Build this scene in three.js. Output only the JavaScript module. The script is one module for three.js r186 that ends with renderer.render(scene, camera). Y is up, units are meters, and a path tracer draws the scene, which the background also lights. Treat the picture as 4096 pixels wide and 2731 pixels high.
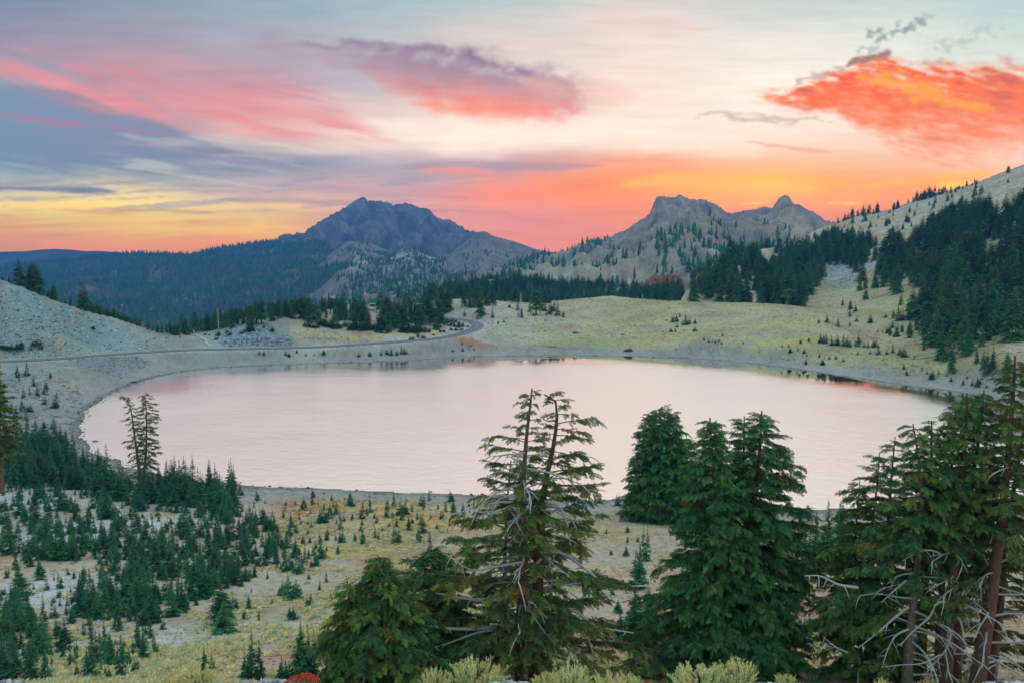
import * as THREE from 'three';
import { mergeGeometries, mergeVertices } from 'three/addons/utils/BufferGeometryUtils.js';

// ---------------------------------------------------------------- camera, sky, sun, exposure
const W = 1024, H = 682, FOCAL = 797, PITCH = THREE.MathUtils.degToRad(5.9), EYE = 50;   // eye 50 m above the lake
const scene = new THREE.Scene();
const camera = new THREE.PerspectiveCamera(2 * Math.atan(H / 2 / FOCAL) * 180 / Math.PI, W / H, 0.1, 60000);
camera.position.set(0, EYE, 0);
camera.rotation.x = -PITCH;
const renderer = new THREE.WebGLRenderer({ antialias: true });
renderer.toneMapping = THREE.LinearToneMapping;
renderer.toneMappingExposure = 1.0;
renderer.shadowMap.enabled = true;

// seeded random numbers and noise
function rng(seed) { let s = seed | 0; return () => { s = (s + 0x6d2b79f5) | 0; let t = Math.imul(s ^ (s >>> 15), 1 | s); t = (t + Math.imul(t ^ (t >>> 7), 61 | t)) ^ t; return ((t ^ (t >>> 14)) >>> 0) / 4294967296; }; }
const clamp = (x, a = 0, b = 1) => Math.min(b, Math.max(a, x)), lerp = (a, b, t) => a + (b - a) * t;
const smooth = (a, b, x) => { const t = clamp((x - a) / (b - a)); return t * t * (3 - 2 * t); };
const PERM = (() => { const r = rng(11), p = [...Array(256).keys()]; for (let i = 255; i > 0; i--) { const j = Math.floor(r() * (i + 1)); [p[i], p[j]] = [p[j], p[i]]; } const q = new Uint8Array(512); for (let i = 0; i < 512; i++) q[i] = p[i & 255]; return q; })();
const GX = [1, -1, 1, -1, 1.4, -1.4, 0, 0], GY = [1, 1, -1, -1, 0, 0, 1.4, -1.4];
function noise(x, y) {
  const ix = Math.floor(x), iy = Math.floor(y), fx = x - ix, fy = y - iy, a = ix & 255, b = iy & 255;
  const u = fx * fx * fx * (fx * (fx * 6 - 15) + 10), v = fy * fy * fy * (fy * (fy * 6 - 15) + 10);
  const g = (h, dx, dy) => GX[h & 7] * dx + GY[h & 7] * dy;
  const n00 = g(PERM[PERM[a] + b], fx, fy), n10 = g(PERM[PERM[a + 1] + b], fx - 1, fy), n01 = g(PERM[PERM[a] + b + 1], fx, fy - 1), n11 = g(PERM[PERM[a + 1] + b + 1], fx - 1, fy - 1);
  return lerp(lerp(n00, n10, u), lerp(n01, n11, u), v);
}
function fbm(x, y, n = 4) { let s = 0, a = 0.5; for (let i = 0; i < n; i++) { s += a * noise(x, y); x = x * 2.03 + 17.3; y = y * 2.03 + 9.1; a *= 0.5; } return s; }
function ridged(x, y, n = 4) { let s = 0, a = 0.5; for (let i = 0; i < n; i++) { s += a * (1 - Math.abs(noise(x, y)) * 1.6); x = x * 2.07 + 31.7; y = y * 2.07 + 5.3; a *= 0.5; } return s; }
const lin = (c) => (c <= 0.04045 ? c / 12.92 : ((c + 0.055) / 1.055) ** 2.4);
const rgb = (r, g, b) => new THREE.Color().setRGB(lin(r / 255), lin(g / 255), lin(b / 255));      // sRGB bytes to a linear colour

// where a distance seen at a picture position lies in the world, and the reverse
const CP = Math.cos(PITCH), SP = Math.sin(PITCH);
function spot(px, py, D) { const x = (px - W / 2) / FOCAL, y = (H / 2 - py) / FOCAL, yy = y * CP - SP, k = D / (y * SP + CP); return [x * k, EYE + yy * k, -D]; }
function seenAt(x, y, z) { const h = y - EYE, zc = h * SP + z * CP; return zc < -0.01 ? [W / 2 + FOCAL * x / -zc, H / 2 - FOCAL * (h * CP - z * SP) / -zc, -zc] : null; }

// the sky: colours of the evening sky laid on a grid, streaked and clouded by noise; rows above the frame are made brighter cream to light lake and ground
const SKY_X = [-700, -300, 0, 128, 256, 384, 512, 640, 768, 896, 1024, 1350, 1800];
const SKY_Y = [-500, -200, -70, 0, 40, 80, 105, 130, 146, 162, 190, 212, 232, 258];
const SKY_RGB = [
  [[196,212,220],[220,224,222],[238,230,222],[246,234,222],[250,236,223],[252,237,224],[253,238,224],[254,238,224],[254,239,225],[250,238,226],[242,236,228],[228,230,228],[204,218,224]],
  [[190,198,206],[222,214,212],[242,228,218],[248,232,220],[252,235,221],[254,236,221],[255,238,222],[255,239,223],[254,240,226],[250,240,228],[240,236,228],[228,228,224],[204,214,218]],
  [[180,184,194],[216,208,206],[238,222,214],[246,227,215],[250,230,217],[252,232,218],[254,236,220],[255,239,223],[253,240,226],[246,238,226],[232,233,224],[218,222,218],[196,206,212]],
  [[134,148,172],[130,146,170],[128,146,171],[142,158,176],[148,174,190],[164,190,199],[190,204,207],[221,214,209],[204,211,209],[200,216,212],[186,210,210],[196,208,206],[182,192,198]],
  [[140,146,172],[142,146,170],[150,148,172],[165,158,175],[172,170,184],[188,191,197],[224,211,203],[241,222,211],[236,231,221],[226,231,221],[207,223,216],[208,212,206],[190,192,196]],
  [[134,144,170],[138,146,172],[152,160,180],[196,154,166],[188,158,172],[190,186,196],[228,212,206],[248,226,214],[251,241,226],[247,238,226],[232,230,220],[222,214,204],[200,194,194]],
  [[120,138,164],[112,132,160],[96,122,154],[196,152,166],[224,164,166],[226,202,200],[240,214,204],[250,228,214],[252,241,227],[251,236,222],[244,228,214],[232,214,202],[206,194,192]],
  [[124,142,166],[108,132,160],[96,126,157],[150,150,176],[230,180,176],[253,235,221],[254,240,226],[253,237,223],[251,230,214],[250,222,205],[248,220,205],[236,212,198],[208,192,190]],
  [[130,148,168],[120,144,168],[112,142,168],[140,148,174],[200,172,178],[240,220,210],[250,230,216],[252,226,206],[251,220,198],[251,214,192],[250,216,200],[238,208,192],[208,190,188]],
  [[142,158,174],[136,158,178],[134,163,183],[126,146,171],[156,161,179],[190,181,190],[206,166,174],[250,172,142],[253,196,160],[251,190,158],[250,212,196],[240,206,188],[210,190,188]],
  [[170,168,170],[160,166,174],[186,184,172],[230,210,168],[192,172,174],[198,164,176],[248,146,132],[254,158,112],[255,186,98],[253,166,124],[251,170,126],[238,176,148],[206,178,176]],
  [[214,184,152],[232,200,140],[255,226,150],[254,220,142],[238,200,152],[220,172,168],[236,152,148],[250,156,132],[254,162,106],[251,152,114],[250,156,118],[232,160,140],[200,170,172]],
  [[206,164,144],[224,170,126],[249,180,104],[253,190,98],[247,190,130],[232,170,150],[237,151,148],[242,152,142],[250,150,118],[250,146,112],[246,146,116],[224,150,140],[192,162,170]],
  [[190,148,144],[206,148,130],[232,152,124],[250,150,100],[236,146,118],[236,150,142],[243,154,150],[243,152,144],[246,142,120],[246,142,116],[238,140,120],[214,144,142],[186,158,168]],
];
function skyGrid(px, py, out) {
  let i = 0, j = 0; const nx = SKY_X.length, ny = SKY_Y.length;
  while (i < nx - 2 && px > SKY_X[i + 1]) i++;
  while (j < ny - 2 && py > SKY_Y[j + 1]) j++;
  const tx = clamp((px - SKY_X[i]) / (SKY_X[i + 1] - SKY_X[i])), ty = clamp((py - SKY_Y[j]) / (SKY_Y[j + 1] - SKY_Y[j]));
  const sx = tx * tx * (3 - 2 * tx) * 0.5 + tx * 0.5, sy = ty * ty * (3 - 2 * ty) * 0.5 + ty * 0.5;
  for (let c = 0; c < 3; c++) out[c] = lerp(lerp(SKY_RGB[j][i][c], SKY_RGB[j][i + 1][c], sx), lerp(SKY_RGB[j + 1][i][c], SKY_RGB[j + 1][i + 1][c], sx), sy);
}
const mixc = (o, c, a) => { for (let k = 0; k < 3; k++) o[k] = lerp(o[k], c[k], a); };
// soft body round a bent line of [x, y, half height] points; 1 in the middle, 0 outside
function band(line, x, y) {
  if (x < line[0][0] || x > line[line.length - 1][0]) return 0;
  let i = 0; while (i < line.length - 2 && x > line[i + 1][0]) i++;
  const [x0, y0, w0] = line[i], [x1, y1, w1] = line[i + 1], t = (x - x0) / (x1 - x0), s = t * t * (3 - 2 * t);
  const xa = line[0][0], xb = line[line.length - 1][0], k = (xb - xa) * 0.16, fade = smooth(0, k, x - xa) * smooth(0, k, xb - x);
  return fade * Math.max(0, 1 - Math.abs(y - lerp(y0, y1, s)) / Math.max(0.5, lerp(w0, w1, s)));
}
function frontSky(px, py, o) {
  const wx = 34 * fbm(px / 150, py / 60, 3), wy = 13 * fbm(px / 130 + 40, py / 50 + 7, 4);
  skyGrid(px + wx, py + wy, o);
  // pink wisps sweeping down to the right on the left side
  {
    const ang = 0.36 - 0.00022 * px, s = px * Math.cos(ang) + py * Math.sin(ang), t = -px * Math.sin(ang) + py * Math.cos(ang) + 10 * fbm(px / 90, py / 40, 2);
    const st = 0.5 + 0.9 * fbm(s / 150, t / 13, 4), fine = 0.5 + 0.9 * fbm(s / 70 + 9, t / 5, 3);
    const b1 = band([[-160, 40, 10], [0, 70, 18], [110, 98, 26], [220, 112, 34], [310, 126, 26], [430, 146, 14]], px, py);
    mixc(o, [232, 150, 156], clamp(smooth(0, 1, b1) * (0.16 + 1.0 * smooth(0.3, 0.72, st + 0.25 * (fine - 0.5)))) * 0.78);
    const b2 = band([[30, 60, 6], [110, 70, 18], [200, 80, 28], [280, 98, 30], [380, 124, 14]], px, py);
    mixc(o, [216, 142, 156], clamp(smooth(0, 1, b2) * (0.16 + 1.0 * smooth(0.32, 0.74, 1 - st + 0.3 * (fine - 0.5)))) * 0.74);
    const b3 = band([[-260, 90, 18], [0, 102, 20], [120, 128, 16], [230, 150, 14], [330, 168, 16], [420, 172, 10], [520, 175, 3]], px, py);
    mixc(o, [84, 112, 152], clamp(smooth(0, 0.8, b3) * (0.5 + 0.6 * st)) * (px < 140 ? 0.85 : Math.max(0.12, 0.85 - 0.0034 * (px - 140))));
    const b4 = band([[-60, 112, 3], [0, 116, 6], [80, 124, 6], [190, 136, 2]], px, py);
    mixc(o, [196, 140, 160], clamp(b4 * 1.4) * 0.6 * st * 1.5);
    const b5 = band([[-80, 52, 10], [60, 52, 14], [140, 56, 16], [230, 70, 8], [300, 84, 3]], px, py);
    mixc(o, [205, 158, 170], smooth(0, 0.9, b5) * clamp(st * 1.2) * 0.6);
  }
  // purple and pink cloud left of the middle
  {
    const n = fbm(px / 60, py / 34, 4), n2 = fbm(px / 20 + 5, py / 13, 4), q = py + 11 * n + 5 * n2;
    const e = band([[225, 40, 10], [300, 48, 16], [350, 58, 20], [400, 72, 32], [440, 82, 42], [490, 88, 45], [540, 94, 40], [610, 100, 26]], px, q);
    const low = smooth(60, 108, q - (px - 420) * 0.1), c = [lerp(164, 250, low), lerp(140, 150, low), lerp(162, 142, low)];
    mixc(o, c, smooth(0.02, 0.85, e * 1.15 + (0.5 * n2 + 0.3 * n) * smooth(0, 0.35, e)) * clamp(0.86 + 0.3 * n2) * lerp(0.3, 1, smooth(300, 420, px)));
    const w = band([[270, 40, 3], [340, 44, 7], [410, 50, 9], [470, 60, 10], [530, 72, 5], [560, 80, 2]], px, q);
    mixc(o, [138, 122, 148], smooth(0, 1, w) * 0.7 * clamp(0.75 + 0.9 * n2));
    const hot = band([[400, 104, 3], [450, 106, 10], [500, 108, 13], [530, 108, 8], [550, 106, 2]], px, q);
    mixc(o, [255, 148, 128], smooth(0, 1, hot) * 0.6);
    const w2 = band([[505, 76, 2], [540, 88, 16], [600, 94, 22], [650, 98, 4]], px, py + 9 * n);
    mixc(o, [246, 194, 182], smooth(0, 1, w2) * 0.5);
    const w3 = band([[560, 10, 4], [600, 18, 20], [660, 26, 24], [720, 30, 6]], px, py + 14 * n);
    mixc(o, [240, 212, 204], smooth(0, 1, w3) * 0.5);
  }
  // burning cloud on the right
  {
    const a0 = -0.13, sx = px * Math.cos(a0) - py * Math.sin(a0), sy = px * Math.sin(a0) + py * Math.cos(a0), n = fbm(sx / 70 + 3, sy / 30 + 8, 4), n2 = fbm(sx / 30 + 1, sy / 9 + 2, 4), n3 = fbm(sx / 16, sy / 3.6, 3);
    const q = py + 12 * n + 9 * n2, e = band([[730, 100, 8], [790, 98, 14], [830, 93, 25], [865, 100, 44], [905, 110, 57], [950, 115, 62], [1000, 114, 60], [1060, 110, 58], [1200, 98, 46], [1400, 90, 4]], px, q);
    const low = smooth(98, 152, q - (px - 880) * 0.03), a = smooth(0.0, 0.62, e * 1.1 + (0.55 * n2 + 0.35 * n3 + 0.2 * n) * smooth(0, 0.3, e));
    const c = [250, 124, 92]; mixc(c, [246, 92, 58], smooth(0.25, 0.8, 0.75 - Math.abs(q - 78) / 42 - Math.abs(px - 885) / 260 + n2));
    mixc(c, [255, 168, 58], clamp(smooth(0.35, 0.9, band([[842, 78, 6], [880, 82, 15], [930, 92, 20], [975, 106, 12], [1010, 116, 3]], px, q) + 1.1 * n3 + 0.5 * n2)) * 0.85);
    mixc(c, [206, 104, 104], smooth(0.35, 0.75, 0.5 + n2 + 0.5 * n - Math.abs(px - 1010) / 120) * smooth(130, 90, q) * 0.7);
    mixc(c, [196, 96, 92], smooth(0.4, 0.8, 0.55 + 0.8 * n2 - Math.abs(px - 806) / 60) * 0.55);
    mixc(c, [251, 158, 130], low * 0.85);
    mixc(o, c, a * clamp(0.96 + 0.35 * n3 - 0.55 * low * (0.6 + 1.4 * n + 1.2 * n2)));
    const hole = band([[850, 84, 2], [880, 82, 8], [905, 86, 7], [925, 92, 2]], px, py + 6 * n2);
    mixc(o, [250, 176, 148], smooth(0.1, 0.9, hole) * 0.5);
    const cap = band([[840, 66, 2], [858, 60, 6], [884, 56, 7], [896, 54, 2]], px, py + 8 * n2);
    mixc(o, [150, 104, 106], smooth(0.15, 0.8, cap) * 0.8);
    const edge = band([[790, 84, 3], [815, 76, 5], [850, 68, 4]], px, py + 9 * n2);
    mixc(o, [176, 132, 132], smooth(0.1, 0.9, edge) * 0.5);
    for (const [x0, y0, rx, ry, k] of [[880, 34, 16, 10, 0.8], [906, 28, 15, 8, 0.9], [922, 20, 12, 9, 0.85], [870, 50, 12, 8, 0.5], [942, 46, 18, 9, 0.32], [965, 42, 16, 9, 0.28], [934, 62, 22, 6, 0.3], [985, 30, 22, 9, 0.25]]) {
      const d = 1 - Math.hypot((px - x0) / rx, (py - y0) / ry) + 1.7 * fbm(px / 9 + y0, py / 6 + x0, 4);
      mixc(o, [142, 160, 166], smooth(0.15, 0.85, d) * k);
    }
    const g = band([[685, 116, 2], [715, 114, 5], [745, 118, 5], [805, 119, 3], [850, 122, 1]], px, py + 9 * n2 + 2 * n3);
    mixc(o, [208, 184, 180], smooth(0, 0.9, g) * 0.75);
    const g2 = band([[738, 142, 1], [770, 145, 2.5], [800, 149, 3.5], [840, 152, 2]], px, py + 4 * n2);
    mixc(o, [236, 160, 148], smooth(0, 0.9, g2) * 0.6);
  }
  // low streaks: purple over the middle, dark bars and gold low on the left, gold low on the right
  {
    const n = fbm(px / 90, py / 9, 4), n2 = fbm(px / 40 + 6, py / 3.4, 4);
    for (const [x0, x1, y0, w, k, c] of [[380, 620, 166, 7, 0.55, [158, 146, 170]], [-40, 130, 189, 4.5, 0.9, [112, 126, 158]], [120, 250, 191, 3.5, 0.6, [160, 152, 172]], [270, 350, 186, 3, 0.6, [168, 156, 176]], [100, 230, 210, 2.2, 0.6, [168, 152, 160]], [200, 420, 201, 3.6, 0.6, [166, 148, 168]], [400, 520, 211, 3, 0.5, [190, 140, 165]], [340, 480, 196, 2.6, 0.4, [176, 144, 168]], [410, 500, 170, 5, 0.5, [246, 152, 140]], [-40, 300, 180, 5, 0.35, [176, 176, 178]]]) {
      const b = band([[x0, y0, 0.5], [lerp(x0, x1, 0.25), y0 - 1, w], [lerp(x0, x1, 0.7), y0 + 1, w], [x1, y0 + 2, 0.5]], px, py + 5 * n + 2 * n2);
      mixc(o, c, smooth(0, 0.85, b) * k);
    }
    const s6 = fbm(px / 100 + 5, (py - 0.14 * px) / 7, 4), cream = band([[90, 132, 4], [180, 141, 10], [270, 147, 12], [380, 150, 6]], px, py + 5 * n);
    mixc(o, [232, 226, 214], smooth(0, 0.9, cream) * clamp(0.55 + 1.2 * s6) * 0.75);
    mixc(o, [112, 134, 166], smooth(330, 180, px) * smooth(138, 152, py) * smooth(184, 168, py) * smooth(-0.05, 0.3, s6) * 0.6);
    mixc(o, [206, 200, 196], smooth(420, 250, px) * smooth(150, 160, py) * smooth(196, 180, py) * smooth(0.05, 0.35, -s6) * 0.55);
    const spark = Math.hypot((px - 952) / 26, (py - 186) / 9); mixc(o, [255, 204, 92], smooth(1, 0.1, spark) * 0.9);
    const left = smooth(560, 330, px), s5 = fbm(px / 120 + 2, py / 5.2 + 0.012 * px, 5);
    mixc(o, [150, 152, 176], left * smooth(160, 182, py) * smooth(224, 200, py) * smooth(0.05, 0.3, s5) * 0.65);
    mixc(o, [255, 222, 148], left * smooth(300, 180, px) * smooth(188, 206, py) * smooth(240, 222, py) * smooth(0.0, 0.28, -s5) * 0.6);
    mixc(o, [236, 166, 128], smooth(330, 220, px) * smooth(204, 220, py) * smooth(0.08, 0.35, s5) * 0.55);
    const gold = band([[-100, 212, 8], [60, 208, 16], [160, 218, 17], [280, 224, 12], [330, 228, 3]], px, py);
    mixc(o, [255, 212, 120], smooth(0, 1, gold) * smooth(-0.12, 0.3, n + 0.4 * n2) * 0.6);
    mixc(o, [238, 160, 122], smooth(0, 1, gold) * smooth(0.08, 0.4, -n) * 0.5);
    const red = band([[-200, 236, 10], [0, 238, 12], [180, 244, 12], [330, 238, 4]], px, py);
    mixc(o, [250, 148, 96], smooth(0, 1, red) * (0.4 + n) * 0.8);
    const glow = band([[600, 184, 5], [690, 182, 16], [760, 186, 16], [840, 190, 6]], px, py + 8 * n);
    mixc(o, [255, 196, 96], smooth(0, 1, glow) * 0.6);
    const rose = band([[560, 206, 10], [620, 206, 14], [700, 214, 6]], px, py + 5 * n);
    mixc(o, [236, 138, 142], smooth(0, 1, rose) * 0.4);
    for (const [x0, x1, y0] of [[738, 772, 203.4], [826, 868, 203]]) {
      const b = band([[x0, y0, 0.4], [lerp(x0, x1, 0.5), y0, 1.5], [x1, y0 - 0.5, 0.4]], px, py + 1.6 * n2);
      mixc(o, [255, 208, 100], smooth(0, 0.6, b) * 0.9);
    }
    const g3 = band([[850, 188, 2], [900, 182, 6], [960, 176, 7], [1010, 170, 3]], px, py + 4 * n);
    mixc(o, [255, 190, 104], smooth(0, 1, g3) * 0.6);
    for (let c = 0; c < 3; c++) o[c] *= 1 + 0.05 * n + 0.03 * n2;
  }
}
const HAZE = 1.6e-4, HAZE_GLOW = [0.035, 0.13, 0.33];       // haze per metre, and what it glows with under this sky
const SUN_AZ = Math.atan((954 - 512) / 797), SUN_EL = 0.045;
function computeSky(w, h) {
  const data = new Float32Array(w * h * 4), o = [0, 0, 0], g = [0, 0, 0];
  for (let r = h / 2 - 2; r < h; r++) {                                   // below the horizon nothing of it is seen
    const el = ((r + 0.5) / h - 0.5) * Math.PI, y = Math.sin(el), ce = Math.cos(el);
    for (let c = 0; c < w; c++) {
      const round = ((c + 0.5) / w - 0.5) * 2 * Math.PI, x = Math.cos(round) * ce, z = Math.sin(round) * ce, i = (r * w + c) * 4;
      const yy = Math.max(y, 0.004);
      // away from the picture: dusk, warm towards the sun, dusky blue away from it, overhead brightened to light the ground
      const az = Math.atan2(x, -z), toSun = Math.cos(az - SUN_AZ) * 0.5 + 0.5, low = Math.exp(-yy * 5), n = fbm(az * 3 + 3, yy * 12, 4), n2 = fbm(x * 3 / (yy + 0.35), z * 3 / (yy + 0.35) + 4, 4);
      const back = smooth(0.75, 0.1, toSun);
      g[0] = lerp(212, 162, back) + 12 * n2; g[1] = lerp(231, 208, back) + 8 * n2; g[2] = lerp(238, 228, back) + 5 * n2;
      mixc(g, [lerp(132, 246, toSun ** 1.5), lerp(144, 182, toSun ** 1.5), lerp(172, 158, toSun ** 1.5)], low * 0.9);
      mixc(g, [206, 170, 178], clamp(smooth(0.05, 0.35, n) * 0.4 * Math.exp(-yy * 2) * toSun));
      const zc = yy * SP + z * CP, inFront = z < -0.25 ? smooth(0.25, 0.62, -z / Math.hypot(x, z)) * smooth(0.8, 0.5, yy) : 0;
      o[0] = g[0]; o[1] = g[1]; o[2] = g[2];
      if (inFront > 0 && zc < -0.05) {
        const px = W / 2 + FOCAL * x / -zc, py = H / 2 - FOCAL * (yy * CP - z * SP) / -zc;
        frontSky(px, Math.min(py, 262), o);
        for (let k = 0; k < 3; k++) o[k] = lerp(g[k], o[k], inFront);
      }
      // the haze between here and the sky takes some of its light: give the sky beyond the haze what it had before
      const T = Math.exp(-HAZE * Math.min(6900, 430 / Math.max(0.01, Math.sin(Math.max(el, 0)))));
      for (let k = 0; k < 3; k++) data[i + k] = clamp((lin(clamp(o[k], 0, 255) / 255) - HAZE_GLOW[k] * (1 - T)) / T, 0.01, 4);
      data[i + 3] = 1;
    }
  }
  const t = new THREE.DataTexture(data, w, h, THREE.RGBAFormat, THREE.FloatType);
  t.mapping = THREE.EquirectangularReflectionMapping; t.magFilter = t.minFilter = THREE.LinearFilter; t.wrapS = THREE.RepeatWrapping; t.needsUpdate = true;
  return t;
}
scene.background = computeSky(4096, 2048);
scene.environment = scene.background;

// the last low sun, behind the ridge on the right and softened by cloud
const sun = new THREE.DirectionalLight(rgb(255, 196, 140), 0.7);
sun.name = 'sun';
sun.position.set(Math.sin(SUN_AZ) * Math.cos(SUN_EL), Math.sin(SUN_EL), -Math.cos(SUN_AZ) * Math.cos(SUN_EL)).multiplyScalar(3000);
sun.castShadow = true; sun.shadow.radius = 8; sun.shadow.mapSize.set(4096, 4096);
Object.assign(sun.shadow.camera, { left: -1500, right: 1500, top: 1500, bottom: -1500, near: 10, far: 9000 });
scene.add(sun, sun.target);

// ---------------------------------------------------------------- bookkeeping of things and parts
const taken = new Map();
function numbered(name) { const n = taken.get(name) ?? 0; taken.set(name, n + 1); return n ? `${name}_${String(n).padStart(3, '0')}` : name; }
function tag(o, label, category, group, kind) { o.userData.label = label; o.userData.category = category; if (group) o.userData.group = group; if (kind) o.userData.kind = kind; return o; }
function mesh(name, geometry, material, parent) { const m = new THREE.Mesh(geometry, material); m.name = parent === scene ? numbered(name) : name; m.castShadow = m.receiveShadow = true; parent.add(m); return m; }
function top(name, geometry, material, label, category, group, kind) { return tag(mesh(name, geometry, material, scene), label, category, group, kind); }
function base(name, x, y, z, label, category, group) { const g = new THREE.Group(); g.name = numbered(name); g.position.set(x, y, z); scene.add(g); return tag(g, label, category, group); }
const std = (o) => new THREE.MeshStandardMaterial({ roughness: 0.95, ...o });
function geo(pos, idx, col, uv) {
  const g = new THREE.BufferGeometry(); g.setAttribute('position', new THREE.Float32BufferAttribute(pos, 3));
  if (col) g.setAttribute('color', new THREE.Float32BufferAttribute(col, 3));
  if (uv) g.setAttribute('uv', new THREE.Float32BufferAttribute(uv, 2));
  if (idx) g.setIndex(idx.length && pos.length / 3 > 65535 ? new THREE.BufferAttribute(Uint32Array.from(idx), 1) : idx);
  g.computeVertexNormals(); return g;
}

// ---------------------------------------------------------------- the land: control points measured as [picture x, picture y, distance ahead]
const V = 1024 / 2352;                                   // the measuring picture was 2352 wide
const toUDY = ([px, py, D]) => { const [x, y] = spot(px, py, D); return [x / D, D, y]; };
// shoreline of the lake, on the water plane y = 0
const SHORE = [[185, 975], [200, 945], [240, 912], [290, 886], [320, 876], [400, 856], [480, 846], [560, 841], [700, 836], [850, 832], [930, 829], [1000, 824], [1100, 820], [1200, 817], [1300, 816], [1420, 818], [1500, 819.5], [1600, 824], [1700, 832], [1800, 843], [1900, 858], [2000, 873], [2100, 888], [2200, 901], [2300, 917], [2400, 938], [2480, 975], [2500, 1030], [2440, 1090], [2300, 1140], [2150, 1162], [2050, 1167], [1930, 1164], [1830, 1160], [1700, 1156], [1500, 1150], [1430, 1145], [1300, 1140], [1200, 1137], [1060, 1133], [1000, 1129], [900, 1127], [800, 1122], [700, 1118], [600, 1116], [520, 1110], [430, 1100], [370, 1093], [330, 1082], [290, 1069], [250, 1048], [215, 1030], [192, 1010]]
  .map(([x, y]) => { const [a, b, c] = spot(x * V, y * V, 100), k = EYE / (EYE - b); return [a * k, c * k]; });
const LAKE = (() => {                                    // smoothed and roughened outline
  const c = new THREE.CatmullRomCurve3(SHORE.map(([x, z]) => new THREE.Vector3(x, 0, z)), true, 'centripetal');
  return c.getSpacedPoints(360).slice(0, 360).map((p, i) => [p.x + 2.4 * fbm(p.x / 8, p.z / 8, 4) + 3 * fbm(p.x / 30, p.z / 30, 2), p.z + 3.4 * fbm(p.x / 8 + 50, p.z / 10, 4) + 3 * fbm(p.x / 30 + 9, p.z / 30, 2)]);
})();
function lakeDistance(x, z) {                            // metres outside the shoreline, negative in the lake
  let best = 1e9, inside = false;
  for (let i = 0, j = LAKE.length - 1; i < LAKE.length; j = i++) {
    const [ax, az] = LAKE[j], [bx, bz] = LAKE[i], dx = bx - ax, dz = bz - az, t = clamp(((x - ax) * dx + (z - az) * dz) / (dx * dx + dz * dz)), ex = ax + t * dx - x, ez = az + t * dz - z, d = ex * ex + ez * ez;
    if (d < best) best = d;
    if ((bz > z) !== (az > z) && x < (ax - bx) * (z - bz) / (az - bz) + bx) inside = !inside;
  }
  return Math.sqrt(best) * (inside ? -1 : 1);
}
// middle line of the park road
const ROAD = [[-260, 376, 275], [-160, 371, 292], [-80, 366, 310], [0, 361.3, 330], [60, 358, 341], [100, 354.8, 352], [145, 351.6, 366], [187, 349.4, 379], [225, 348.6, 388], [261, 348, 395], [300, 347, 401], [331, 345.8, 405], [379, 342.6, 412], [418, 339.8, 419], [440, 337.6, 425], [455, 334.8, 434], [467, 331.4, 446], [475, 328, 461], [477.5, 325, 474], [474, 322.3, 488], [464, 319.8, 505], [452, 317.9, 523], [436, 316, 538], [415, 314, 552], [392, 312, 562]];
const ROAD_CURVE = new THREE.CatmullRomCurve3(ROAD.map(([a, b, c]) => new THREE.Vector3(...spot(a, b, c))), false, 'centripetal');
const ROAD_PTS = ROAD_CURVE.getSpacedPoints(300);
function roadNear(x, z) { let best = 1e9, y = 0; for (const p of ROAD_PTS) { const d = (p.x - x) ** 2 + (p.z - z) ** 2; if (d < best) { best = d; y = p.y; } } return [Math.sqrt(best), y]; }

// the basin is a smooth surface through its control points, in (slant, log distance)
const KNOTS = [];
for (const u of [-1.3, -0.95, -0.66, -0.32, 0, 0.32, 0.66, 0.95, 1.3]) {
  for (const [D, y] of [[1.2, 48.3], [2.4, 48.2], [3.4, 48.1], [4.4, 47.4], [6, 46.0], [12, 41.8], [25, 34.6]]) KNOTS.push([u, D, y]);
  for (const [py, D] of [[672, 47], [640, 58], [600, 76], [550, 108], [523, 134]]) KNOTS.push([u, D, spot(512, py, D)[1]]);
  KNOTS.push([u, 3000, -150], [u, 9000, -170]);
}
for (const p of [[0, 500, 145], [-250, 500, 140], [0, 470, 175], [0, 440, 205], [40, 440, 208], [0, 400, 262], [60, 400, 266], [0, 385, 288], [-250, 440, 198], [-250, 400, 245], [-250, 387, 265],
  [512, 345, 420], [512, 330, 460], [512, 315, 510], [504, 302, 577], [449, 301.6, 577], [556, 307, 560], [600, 345, 425], [600, 330, 470], [600, 318, 505], [600, 306.8, 540], [640, 306.8, 525], [700, 345, 405], [700, 330, 440], [690, 308.4, 495],
  [724, 312, 478], [753, 313.4, 465], [767, 313.2, 458], [782, 345, 400], [782, 330, 420], [782, 313.6, 450], [797, 316.4, 443], [811, 321, 436], [825, 323.6, 430], [825, 345, 395], [870, 332, 430], [870, 345, 385], [900, 360, 345], [950, 375, 310], [1000, 385, 285], [1024, 390, 272], [1100, 400, 250], [1250, 420, 225],
  [183, 332.8, 432], [200, 338, 415], [250, 326, 424], [234, 331, 420], [275, 332, 420], [290, 320, 440], [283, 317.5, 446], [300, 338, 412], [330, 328, 435], [340, 321, 455], [360, 318, 470], [400, 322, 460], [400, 331, 435], [430, 324, 462], [371, 306.5, 600], [371, 313, 520], [340, 309, 560], [410, 306, 590], [320, 312, 520], [280, 316, 480], [470, 312, 520]]) KNOTS.push(toUDY(p));
for (const p of ROAD) KNOTS.push(toUDY(p));
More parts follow.
